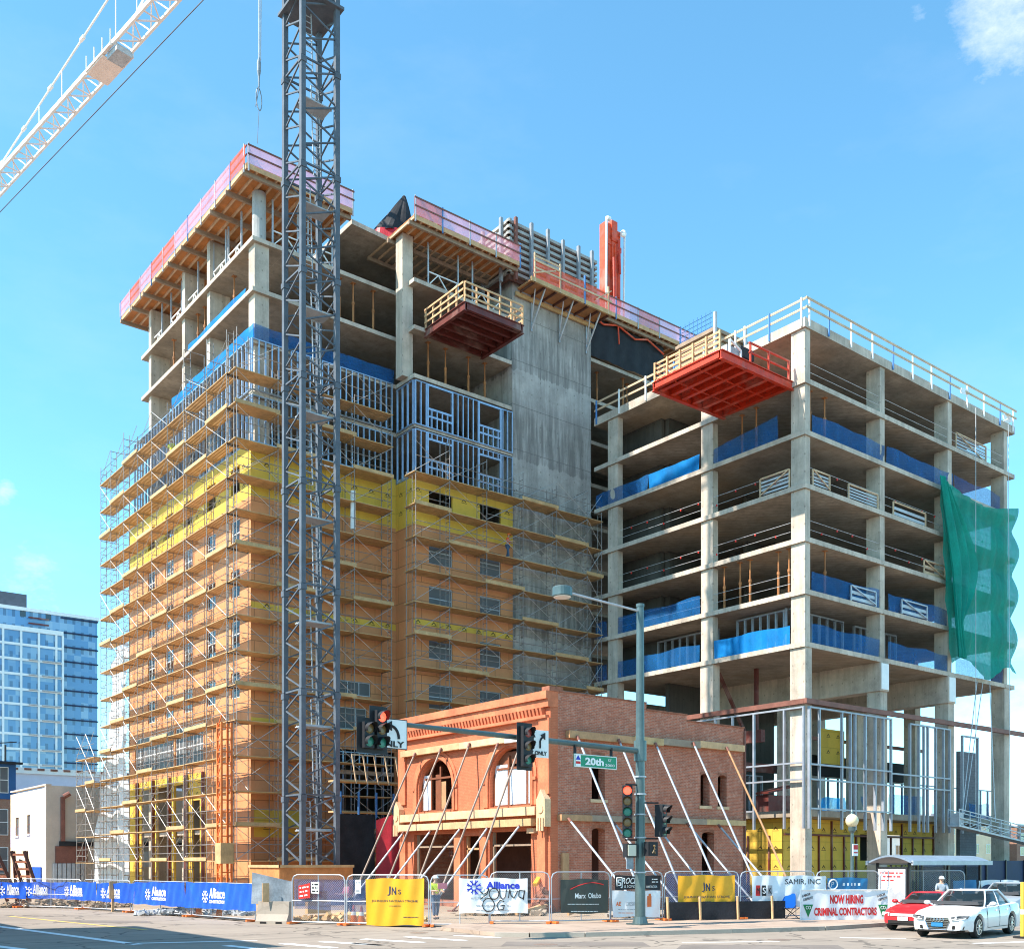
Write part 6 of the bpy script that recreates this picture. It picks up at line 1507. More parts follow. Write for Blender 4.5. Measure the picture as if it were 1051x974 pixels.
ax, az = cx+w_*.24-w_*.44*.55, q.z+h_*.76; m.extrude([(ax+.04, yb-.02, az+.14), (ax+.04, yb-.02, az-.14), (ax-.2, yb-.02, az)], (0, .03, 0)); obj('arrow_emblem', m, 'ink_black', o)
m = MB(); m.path([(p.x+.01, yb+.01, q.z+.01), (q.x-.01, yb+.01, q.z+.01), (q.x-.01, yb+.01, p.z-.01), (p.x+.01, yb+.01, p.z-.01), (p.x+.01, yb+.01, q.z+.01)], .012, 4); obj('border', m, 'ink_black', o)
o, p, q = plate('white lane sign with straight and right turn arrows on the mast arm', 533, 563, 747, 778, PY-.12)
cx = (p.x+q.x)/2; cz = (p.z+q.z)/2; w_ = q.x-p.x; h_ = p.z-q.z; yb = PY-.135
text(o, 'ONLY ONLY', (cx, yb, q.z+h_*.16), (1, 0, 0), UP, h_*.15, 'ink_black', w_*.86, bold=.003)
m = MB(); x = cx+w_*.2; m.path([(x, yb, q.z+h_*.34), (x, yb, q.z+h_*.6), (x+.05, yb, q.z+h_*.7), (x+.14, yb, q.z+h_*.78)], .03, 6); m.extrude([(x+.02, yb-.02, q.z+h_*.82), (x+.2, yb-.02, q.z+h_*.92), (x+.2, yb-.02, q.z+h_*.66)], (0, .03, 0))
x = cx-w_*.05; m.path([(x, yb, q.z+h_*.34), (x, yb, q.z+h_*.74)], .03, 6); m.extrude([(x-.1, yb-.02, q.z+h_*.72), (x+.1, yb-.02, q.z+h_*.72), (x, yb-.02, q.z+h_*.92)], (0, .03, 0)); obj('arrow_emblem', m, 'ink_black', o)
o, p, q = plate('green street name sign reading 20th hung under the mast arm', 589, 633, 772.8, 790, PY-.16, 'street_sign', 'green_sign')
cz = (p.z+q.z)/2; h_ = p.z-q.z; w_ = q.x-p.x; yb = PY-.17
text(o, '20th', (p.x+w_*.47, yb, cz-.005), (1, 0, 0), UP, h_*.52, 'white_sign', w_*.43, bold=.012); text(o, 'ST', (p.x+w_*.83, yb, cz+h_*.17), (1, 0, 0), UP, h_*.2, 'white_sign', w_*.09); text(o, '2000', (p.x+w_*.83, yb, cz-h_*.2), (1, 0, 0), UP, h_*.2, 'white_sign', w_*.22)
m = MB(); m.path([(p.x+.02, yb+.006, q.z+.02), (q.x-.02, yb+.006, q.z+.02), (q.x-.02, yb+.006, p.z-.02), (p.x+.02, yb+.006, p.z-.02), (p.x+.02, yb+.006, q.z+.02)], .014, 4); obj('border', m, 'white_sign', o)
m = MB(); m.box(p.x+.06, p.x+.29, yb-.004, yb+.006, cz-.2, cz+.2); e = obj('emblem', m, 'white_sign', o)
m = MB(); ex = p.x+.175; m.extrude([(ex-.11, yb-.01, cz+.02), (ex, yb-.01, cz+.17), (ex+.11, yb-.01, cz+.02)], (0, .004, 0)); obj('peak_emblem', m, 'ink_blue', e)
m = MB(); m.box(ex-.1, ex+.1, yb-.01, yb-.005, cz-.11, cz-.03); obj('stripe_emblem', m, 'ink_red', e)
m = MB(); 
for x in (p.x+.1, q.x-.2): m.box(x, x+.03, PY-.14, PY-.02, p.z, AZ)
obj('hanger', m, 'ink_black', o)

# lamp post with globe
g = atY(874.5, 842, 42.5)
t = thing('lamp_post', 'ornamental lamp post with a cream globe in front of the yellow wall', 'lamp post', (g.x, g.y, .12))
m = MB(); m.tube((g.x, g.y, .12), (g.x, g.y, g.z-.5), .085, 12, .06); m.lathe([(.2, .12), (.2, .4), (.12, .6), (.09, .8)], (g.x, g.y, 0), 12); obj('post', m, 'pole_green', t)
m = MB(); m.lathe([(.07, -.5), (.14, -.4), (.16, -.28), (.1, -.24)], (g.x, g.y, g.z), 12); m.lathe([(.1, .24), (.06, .3), (.05, .38), (.01, .46)], (g.x, g.y, g.z), 10); obj('collar', m, 'pole_green', t)
m = MB(); m.ball((g.x, g.y, g.z), .26, 16, (1, 1, 1.05)); obj('globe', m, 'globe', t, smooth=True)
c = atY(877.5, 872, 42.4); m = MB(); m.box(c.x-.17, c.x+.17, c.y-.03, c.y, c.z-.24, c.z+.24); o = tag(obj('parking_sign', m, 'white_sign'), 'small red and white sign on the globe lamp post', 'sign')
m = MB(); m.box(c.x-.14, c.x+.14, c.y-.042, c.y-.032, c.z+.02, c.z+.2); obj('red_field', m, 'ink_red', o); m = MB(); m.box(c.x-.13, c.x+.13, c.y-.042, c.y-.032, c.z-.13, c.z-.08); obj('print_line', m, 'ink_red', o)

# bus shelter
t = thing('bus_shelter', 'glazed bus shelter with arched roof and an advert panel', 'bus shelter', (41, 24, .12))
A0, A1_, B0, B1_ = 38.1, 43.7, 22.9, 24.3
m = MB()
for a in (A0, 41.0, A1_-.1):
    for b in (B0, B1_): m.box(a, a+.09, b-.045, b+.045, .12, 2.25)
obj('post', m, 'black_paint', t)
m = MB(); n = 10
pts = [(B0-.35+(B1_-B0+.6)*k/n, 2.28+.28*math.sin(PI*k/n)) for k in range(n+1)]; m.extrude([(A0-.3, y, z) for y, z in pts]+[(A0-.3, y, z-.07) for y, z in reversed(pts)], (A1_-A0+.6, 0, 0)); obj('arched_roof', m, 'shelter_roof', t)
m = MB(); m.box(A0-.3, A1_+.3, B0-.38, B0-.3, 2.16, 2.34); m.box(A0-.3, A1_+.3, B1_+.25, B1_+.33, 2.16, 2.34); obj('gutter_edge', m, 'galv', t)
glass = bpy.data.materials.new('clear_glass'); tt = nt(glass); finish(tt, (.05, .09, .09), .05, alpha=.35, spec=1.); M['clear_glass'] = glass
for a0, a1 in ((A0+.1, 40.98), (41.1, A1_-.12)): m = MB(); m.box(a0, a1, B1_-.01, B1_+.01, .5, 2.1); obj('glass_pane', m, 'clear_glass', t)
m = MB(); m.box(A1_-.09, A1_-.07, B0+.06, B1_-.06, .5, 2.1); obj('glass_pane', m, 'clear_glass', t)
m = MB(); m.box(A0-.06, A0-.003, B0+.02, B1_-.02, .4, 2.08); adp = obj('advert_panel', m, 'black_paint', t)
m = MB(); m.box(A0-.075, A0-.061, B0+.1, B1_-.1, .5, 2.0); ad = obj('poster', m, 'banner_white', adp)
for z, y0, y1 in ((1.85, 23.1, 24.1), (1.7, 23.2, 24.1), (1.55, 23.5, 24.1)):
    m = MB(); y = y0; k = 0
    while y < y1-.05: w_ = (.16, .1, .22, .13)[k % 4]; m.box(A0-.082, A0-.0755, y, min(y1, y+w_), z-.03, z+.03); y += w_+.06; k += 1
    obj('print_line', m, 'ink_red', adp)
m = MB(); y0, y1 = B0+.1, B1_-.1; ys = [y0, y0+.2, y0+.45, y0+.6, y0+.85, y0+1.0, y1]; zs = [.95, 1.15, 1.0, 1.3, 1.05, .9, .8]
m.extrude([(A0-.08, y, z) for y, z in zip(ys, zs)]+[(A0-.08, y1, .52), (A0-.08, y0, .52)], (.006, 0, 0)); obj('mountain_print', m, 'ink_grey', adp)
m = MB(); m.box(41.2, 43.2, 23.7, 24.1, .55, .6); m.box(41.4, 41.5, 23.8, 24, .12, .55); m.box(42.9, 43, 23.8, 24, .12, .55); obj('bench', m, 'galv', t)
# navy hoarding and items on the far pavement
t = thing('navy_hoarding', 'dark navy site hoarding behind the bus shelter', 'hoarding', (66, 37, 0))
m = MB(); m.box(62, 84, 36.4, 36.55, .01, 2.4); obj('panel', m, 'navy', t)
m = MB()
for k in range(9): m.box(62+k*2.7, 62.1+k*2.7, 36.3, 36.4, .01, 2.45)
obj('batten', m, 'black_paint', t)
for k, (u0, u1, mt, lab) in enumerate(((1004, 1026, 'banner_white', 'white banner with dark dome print beyond the bus shelter'), (978, 1002, 'banner_sky', 'blue banner behind the bus shelter glass'), (1027, 1046, 'banner_white', 'pale banner behind the parked grey car'))):
    B = banner('fence_banner', mt, u0, u1, 903, 918, lab, pl=[(970, 940), (1060, 938)], fwd=0., seed=20+k)
    if k == 0: m = MB(); c = B['at'](.45, .05); m.extrude([c+B['r']*.5*math.cos(x)+UP*.42*math.sin(x) for x in [PI*i/10 for i in range(11)]], B['n']*.005); obj('dome_print', m, 'navy', B['o'])
q = onZ(1049.7, 962.5); t = thing('yellow_post', 'yellow channelizer post with a pale band at the frame edge', 'post', (q.x, q.y, 0))
m = MB(); m.tube((q.x, q.y, .06), (q.x, q.y, .72), .07, 12); m.tube((q.x, q.y, .86), (q.x, q.y, 1.68), .065, 12); obj('tube', m, 'gold_paint', t)
m = MB(); m.tube((q.x, q.y, .72), (q.x, q.y, .86), .07, 12); obj('band', m, 'white_paint', t)
m = MB(); m.box(q.x-.2, q.x+.2, q.y-.2, q.y+.2, .008, .06); obj('foot', m, 'rubber', t)

# folding chair
q = onZ(812.5, 946); q.z = .12
t = thing('folding_chair', 'blue fabric folding camp chair beside the protest banner', 'chair', q)
def L_(x, y, z): return q+V((RX, LX, 0))*x+V((RY, LY, 0))*y+UP*z
m = MB(); m.add([L_(-.25, -.05, .42), L_(.25, -.05, .42), L_(.27, .4, .38), L_(-.27, .4, .38)], [(0, 1, 2, 3)]); obj('seat', m, 'chair_blue', t)
m = MB(); m.add([L_(-.26, .4, .4), L_(.26, .4, .4), L_(.3, .55, .95), L_(-.3, .55, .95)], [(0, 1, 2, 3)]); obj('backrest', m, 'chair_blue', t)
for a, b in (((-.28, -.1, 0), (.28, .42, .5)), ((.28, -.1, 0), (-.28, .42, .5)), ((-.28, -.1, 0), (.28, -.08, .44)), ((.28, -.1, 0), (-.28, -.08, .44)), ((-.3, .5, 0), (-.3, .55, .98)), ((.3, .5, 0), (.3, .55, .98))):
    m = MB(); m.tube(L_(*a), L_(*b), .014, 6); obj('leg', m, 'black_paint' if a[1] < 0 else 'galv', t)

# =================================================================== vehicles
def car(label, loc, rotz, paint, Lc=4.7, Wd=1.83, H=1.43, wb0=.88, wb=2.81, R=.335, hood_z=.78, cowl=1.42, deck_z=.99, roof0=2.25, roof1=3.35, tail=4.25, audi=True, group='cars in the street', name='parked_car'):
    t = thing(name, label, 'car', loc, group, rotz)
    w2 = Wd/2; wx = (wb0, wb0+wb)
    def top(x):
        if x < .12: return .60+(hood_z-.12-.60)*(x/.12)
        if x < .45: return hood_z-.12+.12*((x-.12)/.33)**.6
        if x < cowl: return hood_z+(deck_z-.08-hood_z)*((x-.45)/(cowl-.45))**.8
        if x < tail: return deck_z-.08+.08*(x-cowl)/(tail-cowl)
        return deck_z-.05*((x-tail)/(Lc-tail))**2
    def half(x):
        f = 1.
        if x < .8: f = .74+.26*math.sin(PI/2*min(1, x/.8))**.7
        if x > Lc-.6: f = .86+.14*math.sqrt(max(0, 1-((x-Lc+.6)/.6)**2))
        return w2*f
    def low(x):
        z = .20 if .25 < x < Lc-.25 else .26
        for c in wx:
            d = abs(x-c); r = R+.05
            if d < r: z = max(z, R+math.sqrt(r*r-d*d))
        return z
    xs = sorted(set([0, .03, .08, .15, .25, .35]+[round(.45+.075*k, 3) for k in range(int((Lc-.7)/.075))]+[Lc-.2, Lc-.1, Lc-.03, Lc]+[c+s*(R+.05)*math.cos(a) for c in wx for s in (-1, 1) for a in (0, .15, .4)]))
    xs = [x for x in xs if 0 <= x <= Lc]
    rings = []
    for x in xs:
        w_, zl, zt = half(x), low(x), top(x); zl = min(zl, zt-.12)
        sh = max(zl+.05, min(.66, zt-.08))
        pr = [(0, zl+.0), (w_*.78, zl), (w_*.975, zl+.012), (w_*1., zl+(sh-zl)*.35), (w_*1.0, zl+(sh-zl)*.7), (w_*.992, sh), (w_*.972, sh+(zt-sh)*.45), (w_*.93, zt-.03), (w_*.84, zt), (w_*.45, zt+.025), (0, zt+.035)]
        rings.append([(x, y, z) for y, z in pr]+[(x, -y, z) for y, z in reversed(pr[1:-1])])
    m = MB(); n = len(rings[0])
    for r in rings: m.v += r
    for i in range(len(rings)-1):
        for k in range(n): m.face((i*n+k, i*n+(k+1) % n, (i+1)*n+(k+1) % n, (i+1)*n+k))
    m.face(tuple(range(n-1, -1, -1))); m.face(tuple((len(rings)-1)*n+k for k in range(n)))
    body = obj('body', m, paint, t, smooth=True, local=True)
    bm = bmesh.new(); bm.from_mesh(body.data); bmesh.ops.recalc_face_normals(bm, faces=bm.faces); bm.to_mesh(body.data); bm.free()
    try: body.data.set_sharp_from_angle(angle=math.radians(38))
    except Exception: pass
    # greenhouse
    b0, b1 = cowl-.08, tail+.12; zb = deck_z-.1
    def gh(inset, zr):
        base = [(b0, 0, .0), (b0+.05, w2*.55, 0), (b0+.28, w2*.83, 0), (roof0, w2*.87, 0), (roof1, w2*.87, 0), (b1-.25, w2*.8, 0), (b1-.03, w2*.5, 0), (b1, 0, 0)]
        roof = [(roof0-.1, 0), (roof0-.08, w2*.42), (roof0+.03, w2*.60), (roof0+.35, w2*.655), (roof1-.3, w2*.655), (roof1, w2*.61), (roof1+.1, w2*.42), (roof1+.12, 0)]
        return base, roof
    base, roof = gh(0, H)
    m = MB(); N_ = 6
    full = base+[(x, -y, z) for x, y, z in reversed(base[1:-1])]; rf = roof+[(x, -y) for x, y in reversed(roof[1:-1])]
    K = len(full)
    for j in range(N_+1):
        f = j/N_; g = f**.92
        for (bx, by, _), (rx, ry) in zip(full, rf): m.v.append((bx+(rx-bx)*g, by+(ry-by)*(f**1.25), zb+(H-.035-zb)*f))
    for j in range(N_):
        for k in range(K): m.face((j*K+k, j*K+(k+1) % K, (j+1)*K+(k+1) % K, (j+1)*K+k))
    m.face(tuple(N_*K+k for k in range(K)))
    gl = obj('glasshouse', m, 'car_glass', t, smooth=True, local=True)
    bm = bmesh.new(); bm.from_mesh(gl.data); bmesh.ops.recalc_face_normals(bm, faces=bm.faces); bm.to_mesh(gl.data); bm.free()
    m = MB(); nn = len(roof)
    rr = [(x, y*1.03) for x, y in rf]; cxr = (roof0+roof1)/2
    m.v += [(x, y, H-.05) for x, y in rr]+[(cxr+(x-cxr)*.97, y*.9, H-.012) for x, y in rr]+[(cxr+(x-cxr)*.6, y*.5, H) for x, y in rr]
    for j in range(2):
        for k in range(K): m.face((j*K+k, j*K+(k+1) % K, (j+1)*K+(k+1) % K, (j+1)*K+k))
    m.face(tuple(2*K+k for k in range(K))); obj('roof', m, paint, t, smooth=True, local=True)
    def gp(k, f, s): bx, by, _ = base[k]; rx, ry = roof[k]; g = f**.92; return V((bx+(rx-bx)*g, s*(by+(ry-by)*f**1.25)*1.012, zb+(H-.035-zb)*f))
    for s in (-1, 1):
        m = MB()
        for k, w_ in ((2, .07), (5, .12)):
            m.path([gp(k, f/6, s) for f in range(7)], w_*.34, 6)
        mid0 = (gp(3, .0, s)+gp(4, 0, s))/2; mid1 = (gp(3, 1, s)+gp(4, 1, s))/2
        m.path([mid0, (gp(3, .5, s)+gp(4, .5, s))/2, mid1], .022, 6); m.path([gp(k, 1., s) for k in (2, 3, 4, 5)], .024, 6)
        obj('pillar', m, paint, t, local=True)
    # dark cabin with seats
    m = MB(); m.box(cowl+.02, tail-.05, -w2*.74, w2*.74, deck_z-.02, deck_z+.035); m.box(cowl+.05, cowl+.4, -w2*.7, w2*.7, deck_z+.03, deck_z+.08)
    for s in (-1, 1):
        m.bar((roof0+.15, s*.36, deck_z), (roof0+.3, s*.36, H-.22), .42, .14); m.bar((roof0+.29, s*.36, H-.22), (roof0+.32, s*.36, H-.1), .2, .1)
    m.bar((roof1+.1, 0, deck_z), (roof1+.2, 0, H-.2), 1.1, .14); m.tube((cowl+.55, .36, deck_z+.1), (cowl+.58, .36, deck_z+.12), .17, 14)
    obj('cabin', m, 'car_grey', t, local=True)
    # doors: seams and handles
    for s in (-1, 1):
        m = MB(); y = s*(w2*1.0+.001)
        for x in (cowl+.12, cowl+1.12, cowl+2.1): m.bar((x, y, .32), (x+.05*(x > cowl+1), y*.992, .7), .012, .012); m.bar((x+.05*(x > cowl+1), y*.992, .7), (x+.02, y*.955, .93), .012, .012)
        m.bar((cowl+.12, y, .3), (cowl+2.1, y, .3), .012, .012)
        obj('door_seam', m, 'dark_gap', t, local=True)
        for x in (cowl+.85, cowl+1.82): m = MB(); m.box(x, x+.2, y-.02, y+.02, .79, .82); obj('handle', m, paint, t, local=True)
        m = MB(); m.ball((cowl+.3, s*(w2+.09), deck_z+.02), .1, 10, (.7, 1.1, .72)); m.bar((cowl+.32, s*(w2*.9), deck_z-.05), (cowl+.32, s*(w2+.03), deck_z-.0), .04); obj('wing_mirror', m, paint, t, local=True, smooth=True)
    # wheels
    for c in wx:
        for s in (-1, 1):
            y = s*(w2-.13)
            m = MB(); m.lathe([(R*.66, -.1), (R*.93, -.105), (R, -.07), (R, .07), (R*.93, .105), (R*.66, .1), (R*.6, .02), (R*.6, -.1), (R*.66, -.1)], (c, y, R), 28, 1, False); wh_ = obj('wheel', m, 'rubber', t, local=True)
            m = MB(); yo = y+s*.095
            m.lathe([(R*.60, 0), (R*.69, 0), (R*.69, .02*s), (R*.62, .02*s)], (c, yo, R), 28, 1, False)
            for k in range(10): a = 2*PI*k/10; m.bar((c+.05*math.cos(a), yo, R+.05*math.sin(a)), (c+R*.64*math.cos(a), yo+.008*s, R+R*.64*math.sin(a)), .03, .03)
            m.lathe([(.05, 0), (.06, .025*s), (.02, .03*s)], (c, yo, R), 12, 1); obj('rim', m, 'alloy', wh_, local=True)
            m = MB(); m.lathe([(.01, 0), (R*.64, 0), (R*.64, .004)], (c, yo-s*.03, R), 24, 1); obj('brake_disc', m, 'dark_gap', wh_, local=True)
    # front
    yf = w2*.74
    if audi:
        m = MB(); m.extrude([(-.012, -.33, .62), (-.012, .33, .62), (-.012, .36, .52), (-.012, .26, .27), (-.012, -.26, .27), (-.012, -.36, .52)], (.03, 0, 0)); gr = obj('grille', m, 'dark_gap', t, local=True)
        m = MB()
        for k in range(6): z = .31+k*.052; m.box(-.02, -.011, -.28-.05*(z > .4), .28+.05*(z > .4), z, z+.01)
        m.path([(-.018, -.33, .62), (-.018, .33, .62), (-.018, .36, .52), (-.018, .26, .27), (-.018, -.26, .27), (-.018, -.36, .52), (-.018, -.33, .62)], .012, 5); obj('grille_trim', m, 'chrome', gr, local=True)
        m = MB()
        for k in range(4):
            yc = -.135+.09*k; pts = [(-.03, yc+.055*math.cos(x), .565+.055*math.sin(x)) for x in [2*PI*i/14 for i in range(15)]]; m.path(pts, .009, 5)
        obj('ring_emblem', m, 'chrome', gr, local=True)
        m = MB(); m.box(-.04, -.024, -.17, .17, .36, .48); pl_ = obj('number_plate', m, 'banner_sky', t, local=True)
        for s in (-1, 1):
            m = MB(); m.extrude([(-.045, s*.42, .655), (-.045, s*.42, .56), (-.02, s*.62, .55), (.13, s*.80, .60), (.19, s*.83, .685), (-.0, s*.60, .685)], (.12, 0, .0)); hl_ = obj('headlight', m, 'window_grey', t, local=True)
            m = MB(); m.path([(-.055, s*.44, .575), (-.03, s*.61, .565), (.11, s*.79, .61)], .013, 5); m.ball((-.02, s*.55, .62), .035, 8); obj('light_strip', m, 'white_sign', hl_, local=True)
            m = MB(); m.extrude([(-.03, s*.45, .40), (-.03, s*.43, .29), (.06, s*.74, .29), (.08, s*.76, .38)], (.06, 0, 0)); obj('air_intake', m, 'dark_gap', t, local=True)
    else:
        m = MB(); m.box(-.02, .01, -.42, .42, .50, .58); obj('grille', m, 'banner_white', t, local=True)
        m = MB(); m.box(-.03, .02, -.5, .5, .26, .36); obj('lower_grille', m, 'dark_gap', t, local=True)
        m = MB(); m.box(-.05, -.03, -.17, .17, .36, .48); pl_ = obj('number_plate', m, 'white_sign', t, local=True)
        for s in (-1, 1):
            m = MB(); m.extrude([(.0, s*.46, .62), (.0, s*.46, .50), (.16, s*.76, .51), (.2, s*.78, .62)], (-.03, 0, 0)); obj('headlight', m, 'banner_white', t, local=True)
    m = MB(); m.box(-.012, .05, -w2*.62, w2*.62, .215, .25); obj('front_lip', m, 'dark_gap', t, local=True)
    for s in (-1, 1): m = MB(); m.box(Lc-.06, Lc+.012, s*.5 if s > 0 else -.78, .78 if s > 0 else -.5, .72, .86); obj('tail_light', m, 'ink_red', t, local=True)
    m = MB(); m.box(.25, Lc-.25, -w2*.76, w2*.76, .18, .3); obj('underbody', m, 'dark_gap', t, local=True)
    return t
def place(u, v, off, rz):   # front left-bottom seen at pixel u,v ; off = half width to the car axis
    q = onZ(u, v); n = V((-math.sin(rz), math.cos(rz), 0)); return q-n*off
rz = math.radians(8)
car('white sedan with chrome ringed grille driving on the near lane', place(937, 961.5, .74, rz), rz, 'car_white', name='white_sedan')
car('small red car beyond the white sedan, near the kerb', place(907, 954.5, .66, rz), rz, 'car_red', 4.1, 1.68, 1.27, .78, 2.45, .29, .70, 1.2, .92, 1.95, 2.9, 3.55, False, name='red_car')
car('grey car at the frame edge behind the white sedan', atY(1016, 945, 39.5).xy.to_3d(), rz, 'car_silver', 4.4, 1.78, 1.5, .82, 2.6, .32, .86, 1.15, 1.06, 1.9, 3.3, 4.0, False, name='grey_car')
# =================================================================== people
def skinmesh(name, chains, mt, par, sub=1):
    """chains: list of [(x,y,z,r), ...]; chain starts equal to an existing joint are welded"""
    vs, es, rs, ix = [], [], [], {}
    for ch in chains:
        prev = None
        for x, y, z, r in ch:
            k = (round(x, 4), round(y, 4), round(z, 4))
            if k not in ix: ix[k] = len(vs); vs.append((x, y, z)); rs.append(r)
            i = ix[k]
            if prev is not None and prev != i: es.append((prev, i))
            prev = i
    me = bpy.data.meshes.new(name); me.from_pydata(vs, es, []); o = bpy.data.objects.new(name, me); COL.objects.link(o)
    md = o.modifiers.new('skin', 'SKIN'); md.use_smooth_shade = True
    sv = me.skin_vertices[0].data
    for i, r in enumerate(rs): sv[i].radius = (r, r); sv[i].use_root = (i == 0)
    s = o.modifiers.new('sub', 'SUBSURF'); s.levels = s.render_levels = sub
    bpy.context.view_layer.update()
    dg = bpy.context.evaluated_depsgraph_get(); m2 = bpy.data.meshes.new_from_object(o.evaluated_get(dg)); m2.name = name
    bpy.data.objects.remove(o); m2.materials.clear(); m2.materials.append(M[mt])
    ob = bpy.data.objects.new(name, m2); COL.objects.link(ob); ob.parent = par; W[ob.name] = W[par.name]; return ob
def person(label, loc, rz, top='hivis', legs='denim', hat='white_paint', hair='dark_cloth', h=1.75, lean=0., arms=((-.12, -.25, 1.05, -.0, -.42, 1.15), (.12, -.2, 1.05, .0, -.40, 1.12)), stride=.12, vest=None):
    t = thing('person', label, 'person', loc, None, rz); k = h/1.75
    L = lambda z: -lean*max(0, z-.9)
    J = lambda x, y, z, r: (x*k, (y+L(z))*k, z*k, r*k)
    hip = J(0, 0, .93, .125); belly = J(0, .01, 1.1, .125); chest = J(0, .015, 1.32, .145); neck = J(0, .01, 1.47, .06); skull = J(0, -.01, 1.60, .088); crown = J(0, 0, 1.70, .07)
    ch = [[hip, belly, chest, neck, skull, crown]]; sleeves = []; leg = []; extra = []
    for s, (ex, ey, ez, hx, hy, hz) in zip((-1, 1), arms):
        sh = J(.19*s, .01, 1.40, .062); el = J(.25*s+ex*.3*s*0, ey*.5, 1.13, .045); wr_ = J(hx+.16*s, hy*.9, hz, .032); hd = J(hx+.15*s, hy*.9-.07, hz+.01, .036)
        ch.append([chest, sh, el, wr_, hd]); sleeves.append([(chest[0], chest[1], chest[2], chest[3]*1.08), (sh[0], sh[1], sh[2], sh[3]*1.18), (el[0], el[1], el[2], el[3]*1.2)])
        for f in range(5):
            dx = (-.028+.014*f) if f < 4 else .04*-s; b = V(hd[:3])+V((dx, -.01, 0))*k; ln = (.055, .065, .062, .05, .04)[f]*k
            extra.append((b, b+V((dx*.3, -ln*.8, -ln*.2)), b+V((dx*.3, -ln*1.1, -ln*.9))))
        hj = J(.1*s, 0, .88, .095); kn = J(.115*s, -.03+stride*s*.4, .50, .062); an = J(.12*s, stride*s, .10, .042); to = J(.13*s, stride*s-.16, .045, .035)
        ch.append([hip, hj, kn, an, to]); leg.append([(hip[0], hip[1], hip[2], hip[3]*1.06), (hj[0], hj[1], hj[2], hj[3]*1.12), (kn[0], kn[1], kn[2], kn[3]*1.25), (an[0], an[1], an[2]+.03, an[3]*1.5)])
    body = skinmesh('body', ch, 'skin', t)
    bm = bmesh.new(); bm.from_mesh(body.data)     # nose, ears and fingers join the body mesh
    mm = MB(); c = V(skull[:3])
    mm.ball((c.x, c.y-.095*k, c.z-.005*k), .02*k, 6, (.8, 1, 1.3))
    for s in (-1, 1): mm.ball((c.x+s*.088*k, c.y+.01*k, c.z), .025*k, 6, (.5, .8, 1.2))
    for a, b, d in extra: mm.tube(a, b, .0095*k, 5); mm.tube(b, d, .009*k, 5, .007*k)
    vv = [bm.verts.new(p) for p in mm.v]
    for f in mm.f:
        try: bm.faces.new([vv[i] for i in f])
        except ValueError: pass
    bm.to_mesh(body.data); bm.free()
    m = MB()
    for s in (-1, 1): m.ball((c.x+s*.034*k, c.y-.082*k, c.z+.018*k), .011*k, 6)
    m.tube((c.x-.025*k, c.y-.086*k, c.z-.045*k), (c.x+.025*k, c.y-.086*k, c.z-.045*k), .006*k, 5); obj('face_features', m, 'dark_cloth', t, local=True)
    tor = [(hip[0], hip[1], hip[2]+.03*k, hip[3]*1.1), (belly[0], belly[1], belly[2], belly[3]*1.13), (chest[0], chest[1], chest[2], chest[3]*1.08), (neck[0], neck[1], neck[2]-.05*k, .075*k)]
    skinmesh('shirt', [tor]+sleeves, top, t); skinmesh('trousers', leg, legs, t)
    m = MB()
    for s in (-1, 1): m.ball((.125*s*k, (stride*s-.07)*k, .05*k), .06*k, 8, (.85, 2.1, .85))
    obj('boot', m, 'dark_cloth', t, local=True, smooth=True)
    if hat:
        m = MB(); m.lathe([(.118*k, 0), (.115*k, .04*k), (.09*k, .1*k), (.04*k, .13*k), (.005, .135*k)], (c.x, c.y, c.z+.04*k), 14); m.box(c.x-.09*k, c.x+.09*k, c.y-.19*k, c.y-.08*k, c.z+.04*k, c.z+.055*k); obj('hard_hat', m, hat, t, local=True, smooth=False)
    else:
        m = MB(); m.ball((c.x, c.y+.02*k, c.z+.035*k), .1*k, 10, (1, 1.02, .95)); obj('hair', m, hair, t, local=True, smooth=True)
    return t
cam_face = math.atan2(-RY, LY)     # body facing straight at the camera
q = onZ(447, 943); person('worker in yellow safety vest and white hard hat holding a red paper', q, cam_face+.5, 'hivis', 'denim', 'white_paint', stride=.14)
m = MB(); p = atY(454, 909, 41.2); m.box(p.x-.22, p.x+.22, p.y-.02, p.y, p.z-.12, p.z+.12); tag(obj('red_paper', m, 'pink_cloth'), 'pinkish red board held up by the worker in the yellow vest', 'board')
q = onZ(352, 946.5); q += V((RY, LY, 0))*1.6; person('person in pink top bending behind the fence with notices', q, cam_face-1.0, 'pink_cloth', 'denim', None, h=1.6, lean=.25)
q = atY(847.5, 930, 41.5); person('person in dark jacket with tan cap behind the hiring banner', (q.x, q.y, .12), cam_face-.7, 'dark_cloth', 'denim', 'cream_stone', h=1.58, lean=.2)
q = atY(966.5, 930, 41.4); person('person in pale top and cap standing in front of the bus shelter', (q.x, q.y, .12), cam_face-.2, 'tarp_grey', 'dark_cloth', 'white_paint', h=1.6)
q = onB(521, 570, 56.3); person('scaffold worker in orange vest beside the bay windows', (q.x, 56.3, 22.86), cam_face+1.3, 'hivis_orange', 'denim', 'cone_orange', lean=.1)
q = onA(176, 494, 26.0); person('scaffold worker in yellow vest high on the sunny scaffold', (26.0, q.y, 28.95+.06), cam_face-.3, 'hivis', 'denim', 'white_paint')

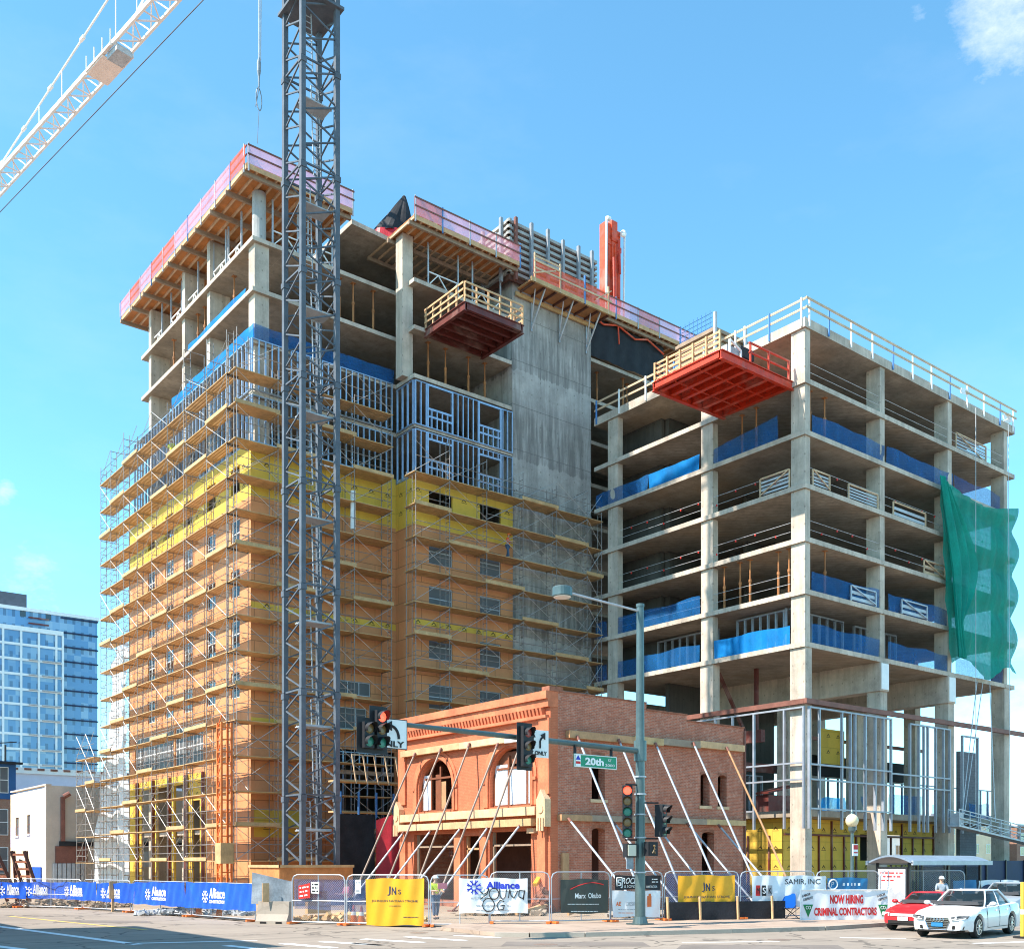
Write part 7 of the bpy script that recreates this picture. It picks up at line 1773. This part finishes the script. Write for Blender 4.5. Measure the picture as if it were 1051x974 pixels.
# =================================================================== daylight, sky, camera
EL, PHI = math.radians(48), math.radians(15)
SD = V((-math.cos(EL)*math.cos(PHI), math.cos(EL)*math.sin(PHI), math.sin(EL)))
sl = bpy.data.lights.new('sun', 'SUN'); sl.energy = 5.0; sl.angle = math.radians(.5); sl.color = (1., .93, .83)
so = bpy.data.objects.new('sun', sl); COL.objects.link(so); so.rotation_euler = SD.to_track_quat('Z', 'Y').to_euler()
w = bpy.data.worlds.new('World'); S.world = w; w.use_nodes = True; t = w.node_tree
for n in list(t.nodes): t.nodes.remove(n)
sky = N(t, 'ShaderNodeTexSky', sky_type='NISHITA'); sky.sun_disc = False; sky.sun_elevation = EL; sky.sun_rotation = math.atan2(SD.x, SD.y)
sky.air_density = 1.; sky.dust_density = .3; sky.ozone_density = 2.0; sky.altitude = 1600
bg = N(t, 'ShaderNodeBackground'); bg.inputs['Strength'].default_value = .14
out = N(t, 'ShaderNodeOutputWorld')
# a few clouds: drawn on the sky by direction
tc = N(t, 'ShaderNodeTexCoord'); D = tc.outputs['Generated']
nz = noise(t, D, 9., 12, .68, (1, 1, 1.9)); big = noise(t, D, 2.2, 3, .5)
def patch(u, v, size):
    r = V(ray(u, v)).normalized(); dp = N(t, 'ShaderNodeVectorMath', operation='DOT_PRODUCT'); dp.inputs[1].default_value = r; link(t, D, dp.inputs[0])
    return ramp(t, dp.outputs['Value'], math.cos(math.radians(size)), 1.)
def cloud(mask, lo, hi): return math_(t, 'MULTIPLY', ramp(t, math_(t, 'ADD', nz, math_(t, 'MULTIPLY', mask, .28)), lo, hi), math_(t, 'MINIMUM', math_(t, 'MULTIPLY', mask, 3.), 1.))
cl = cloud(patch(1050, 2, 3.3), .66, 1.12)
for (u, v, s_, lo, hi) in ((25, 606, 3.0, .70, 1.2), (1085, 800, 8, .56, 1.0), (118, 398, .9, .82, 1.5), (3, 505, 1., .72, 1.1), (940, 15, .9, .74, 1.2)):
    cl = math_(t, 'MAXIMUM', cl, math_(t, 'MULTIPLY', cloud(patch(u, v, s_), lo, hi), .9))
tint = N(t, 'ShaderNodeMix', data_type='RGBA', blend_type='MULTIPLY'); tint.inputs[0].default_value = 1.; link(t, sky.outputs[0], tint.inputs[6]); tint.inputs[7].default_value = (.92, 1.50, 1.42, 1)
cl = math_(t, 'MAXIMUM', cl, math_(t, 'MULTIPLY', ramp(t, noise(t, D, 2.6, 9, .6, (1, 1, 2.6)), .52, .85), .12))
col = mixc(t, cl, tint.outputs[2], (5.4, 5.5, 5.6))
link(t, col, bg.inputs['Color']); link(t, bg.outputs[0], out.inputs[0])
cam = bpy.data.cameras.new('camera'); co = bpy.data.objects.new('camera', cam); COL.objects.link(co)
cam.sensor_fit = 'HORIZONTAL'; cam.sensor_width = 36.; cam.lens = 36*F_/1051.; cam.shift_y = (CY-487.)/1051.; cam.clip_end = 6000; cam.clip_start = .1
co.location = (0, 0, EYE); co.rotation_euler = (PI/2, 0, -math.atan2(RY, LY))
S.camera = co
S.view_settings.view_transform = 'Standard'; S.view_settings.look = 'None'; S.view_settings.gamma = 1.; S.view_settings.exposure = 1.0; S.view_settings.use_curve_mapping = False
S.render.engine = 'CYCLES'; S.cycles.use_denoising = True; S.cycles.pixel_filter_type = 'BLACKMAN_HARRIS'; S.cycles.filter_width = 1.05; S.cycles.max_bounces = 8; S.cycles.transparent_max_bounces = 16; S.cycles.diffuse_bounces = 4
for lab, names in LAB.items():
    if len(names) > 1: print('SAME LABEL', lab, names)
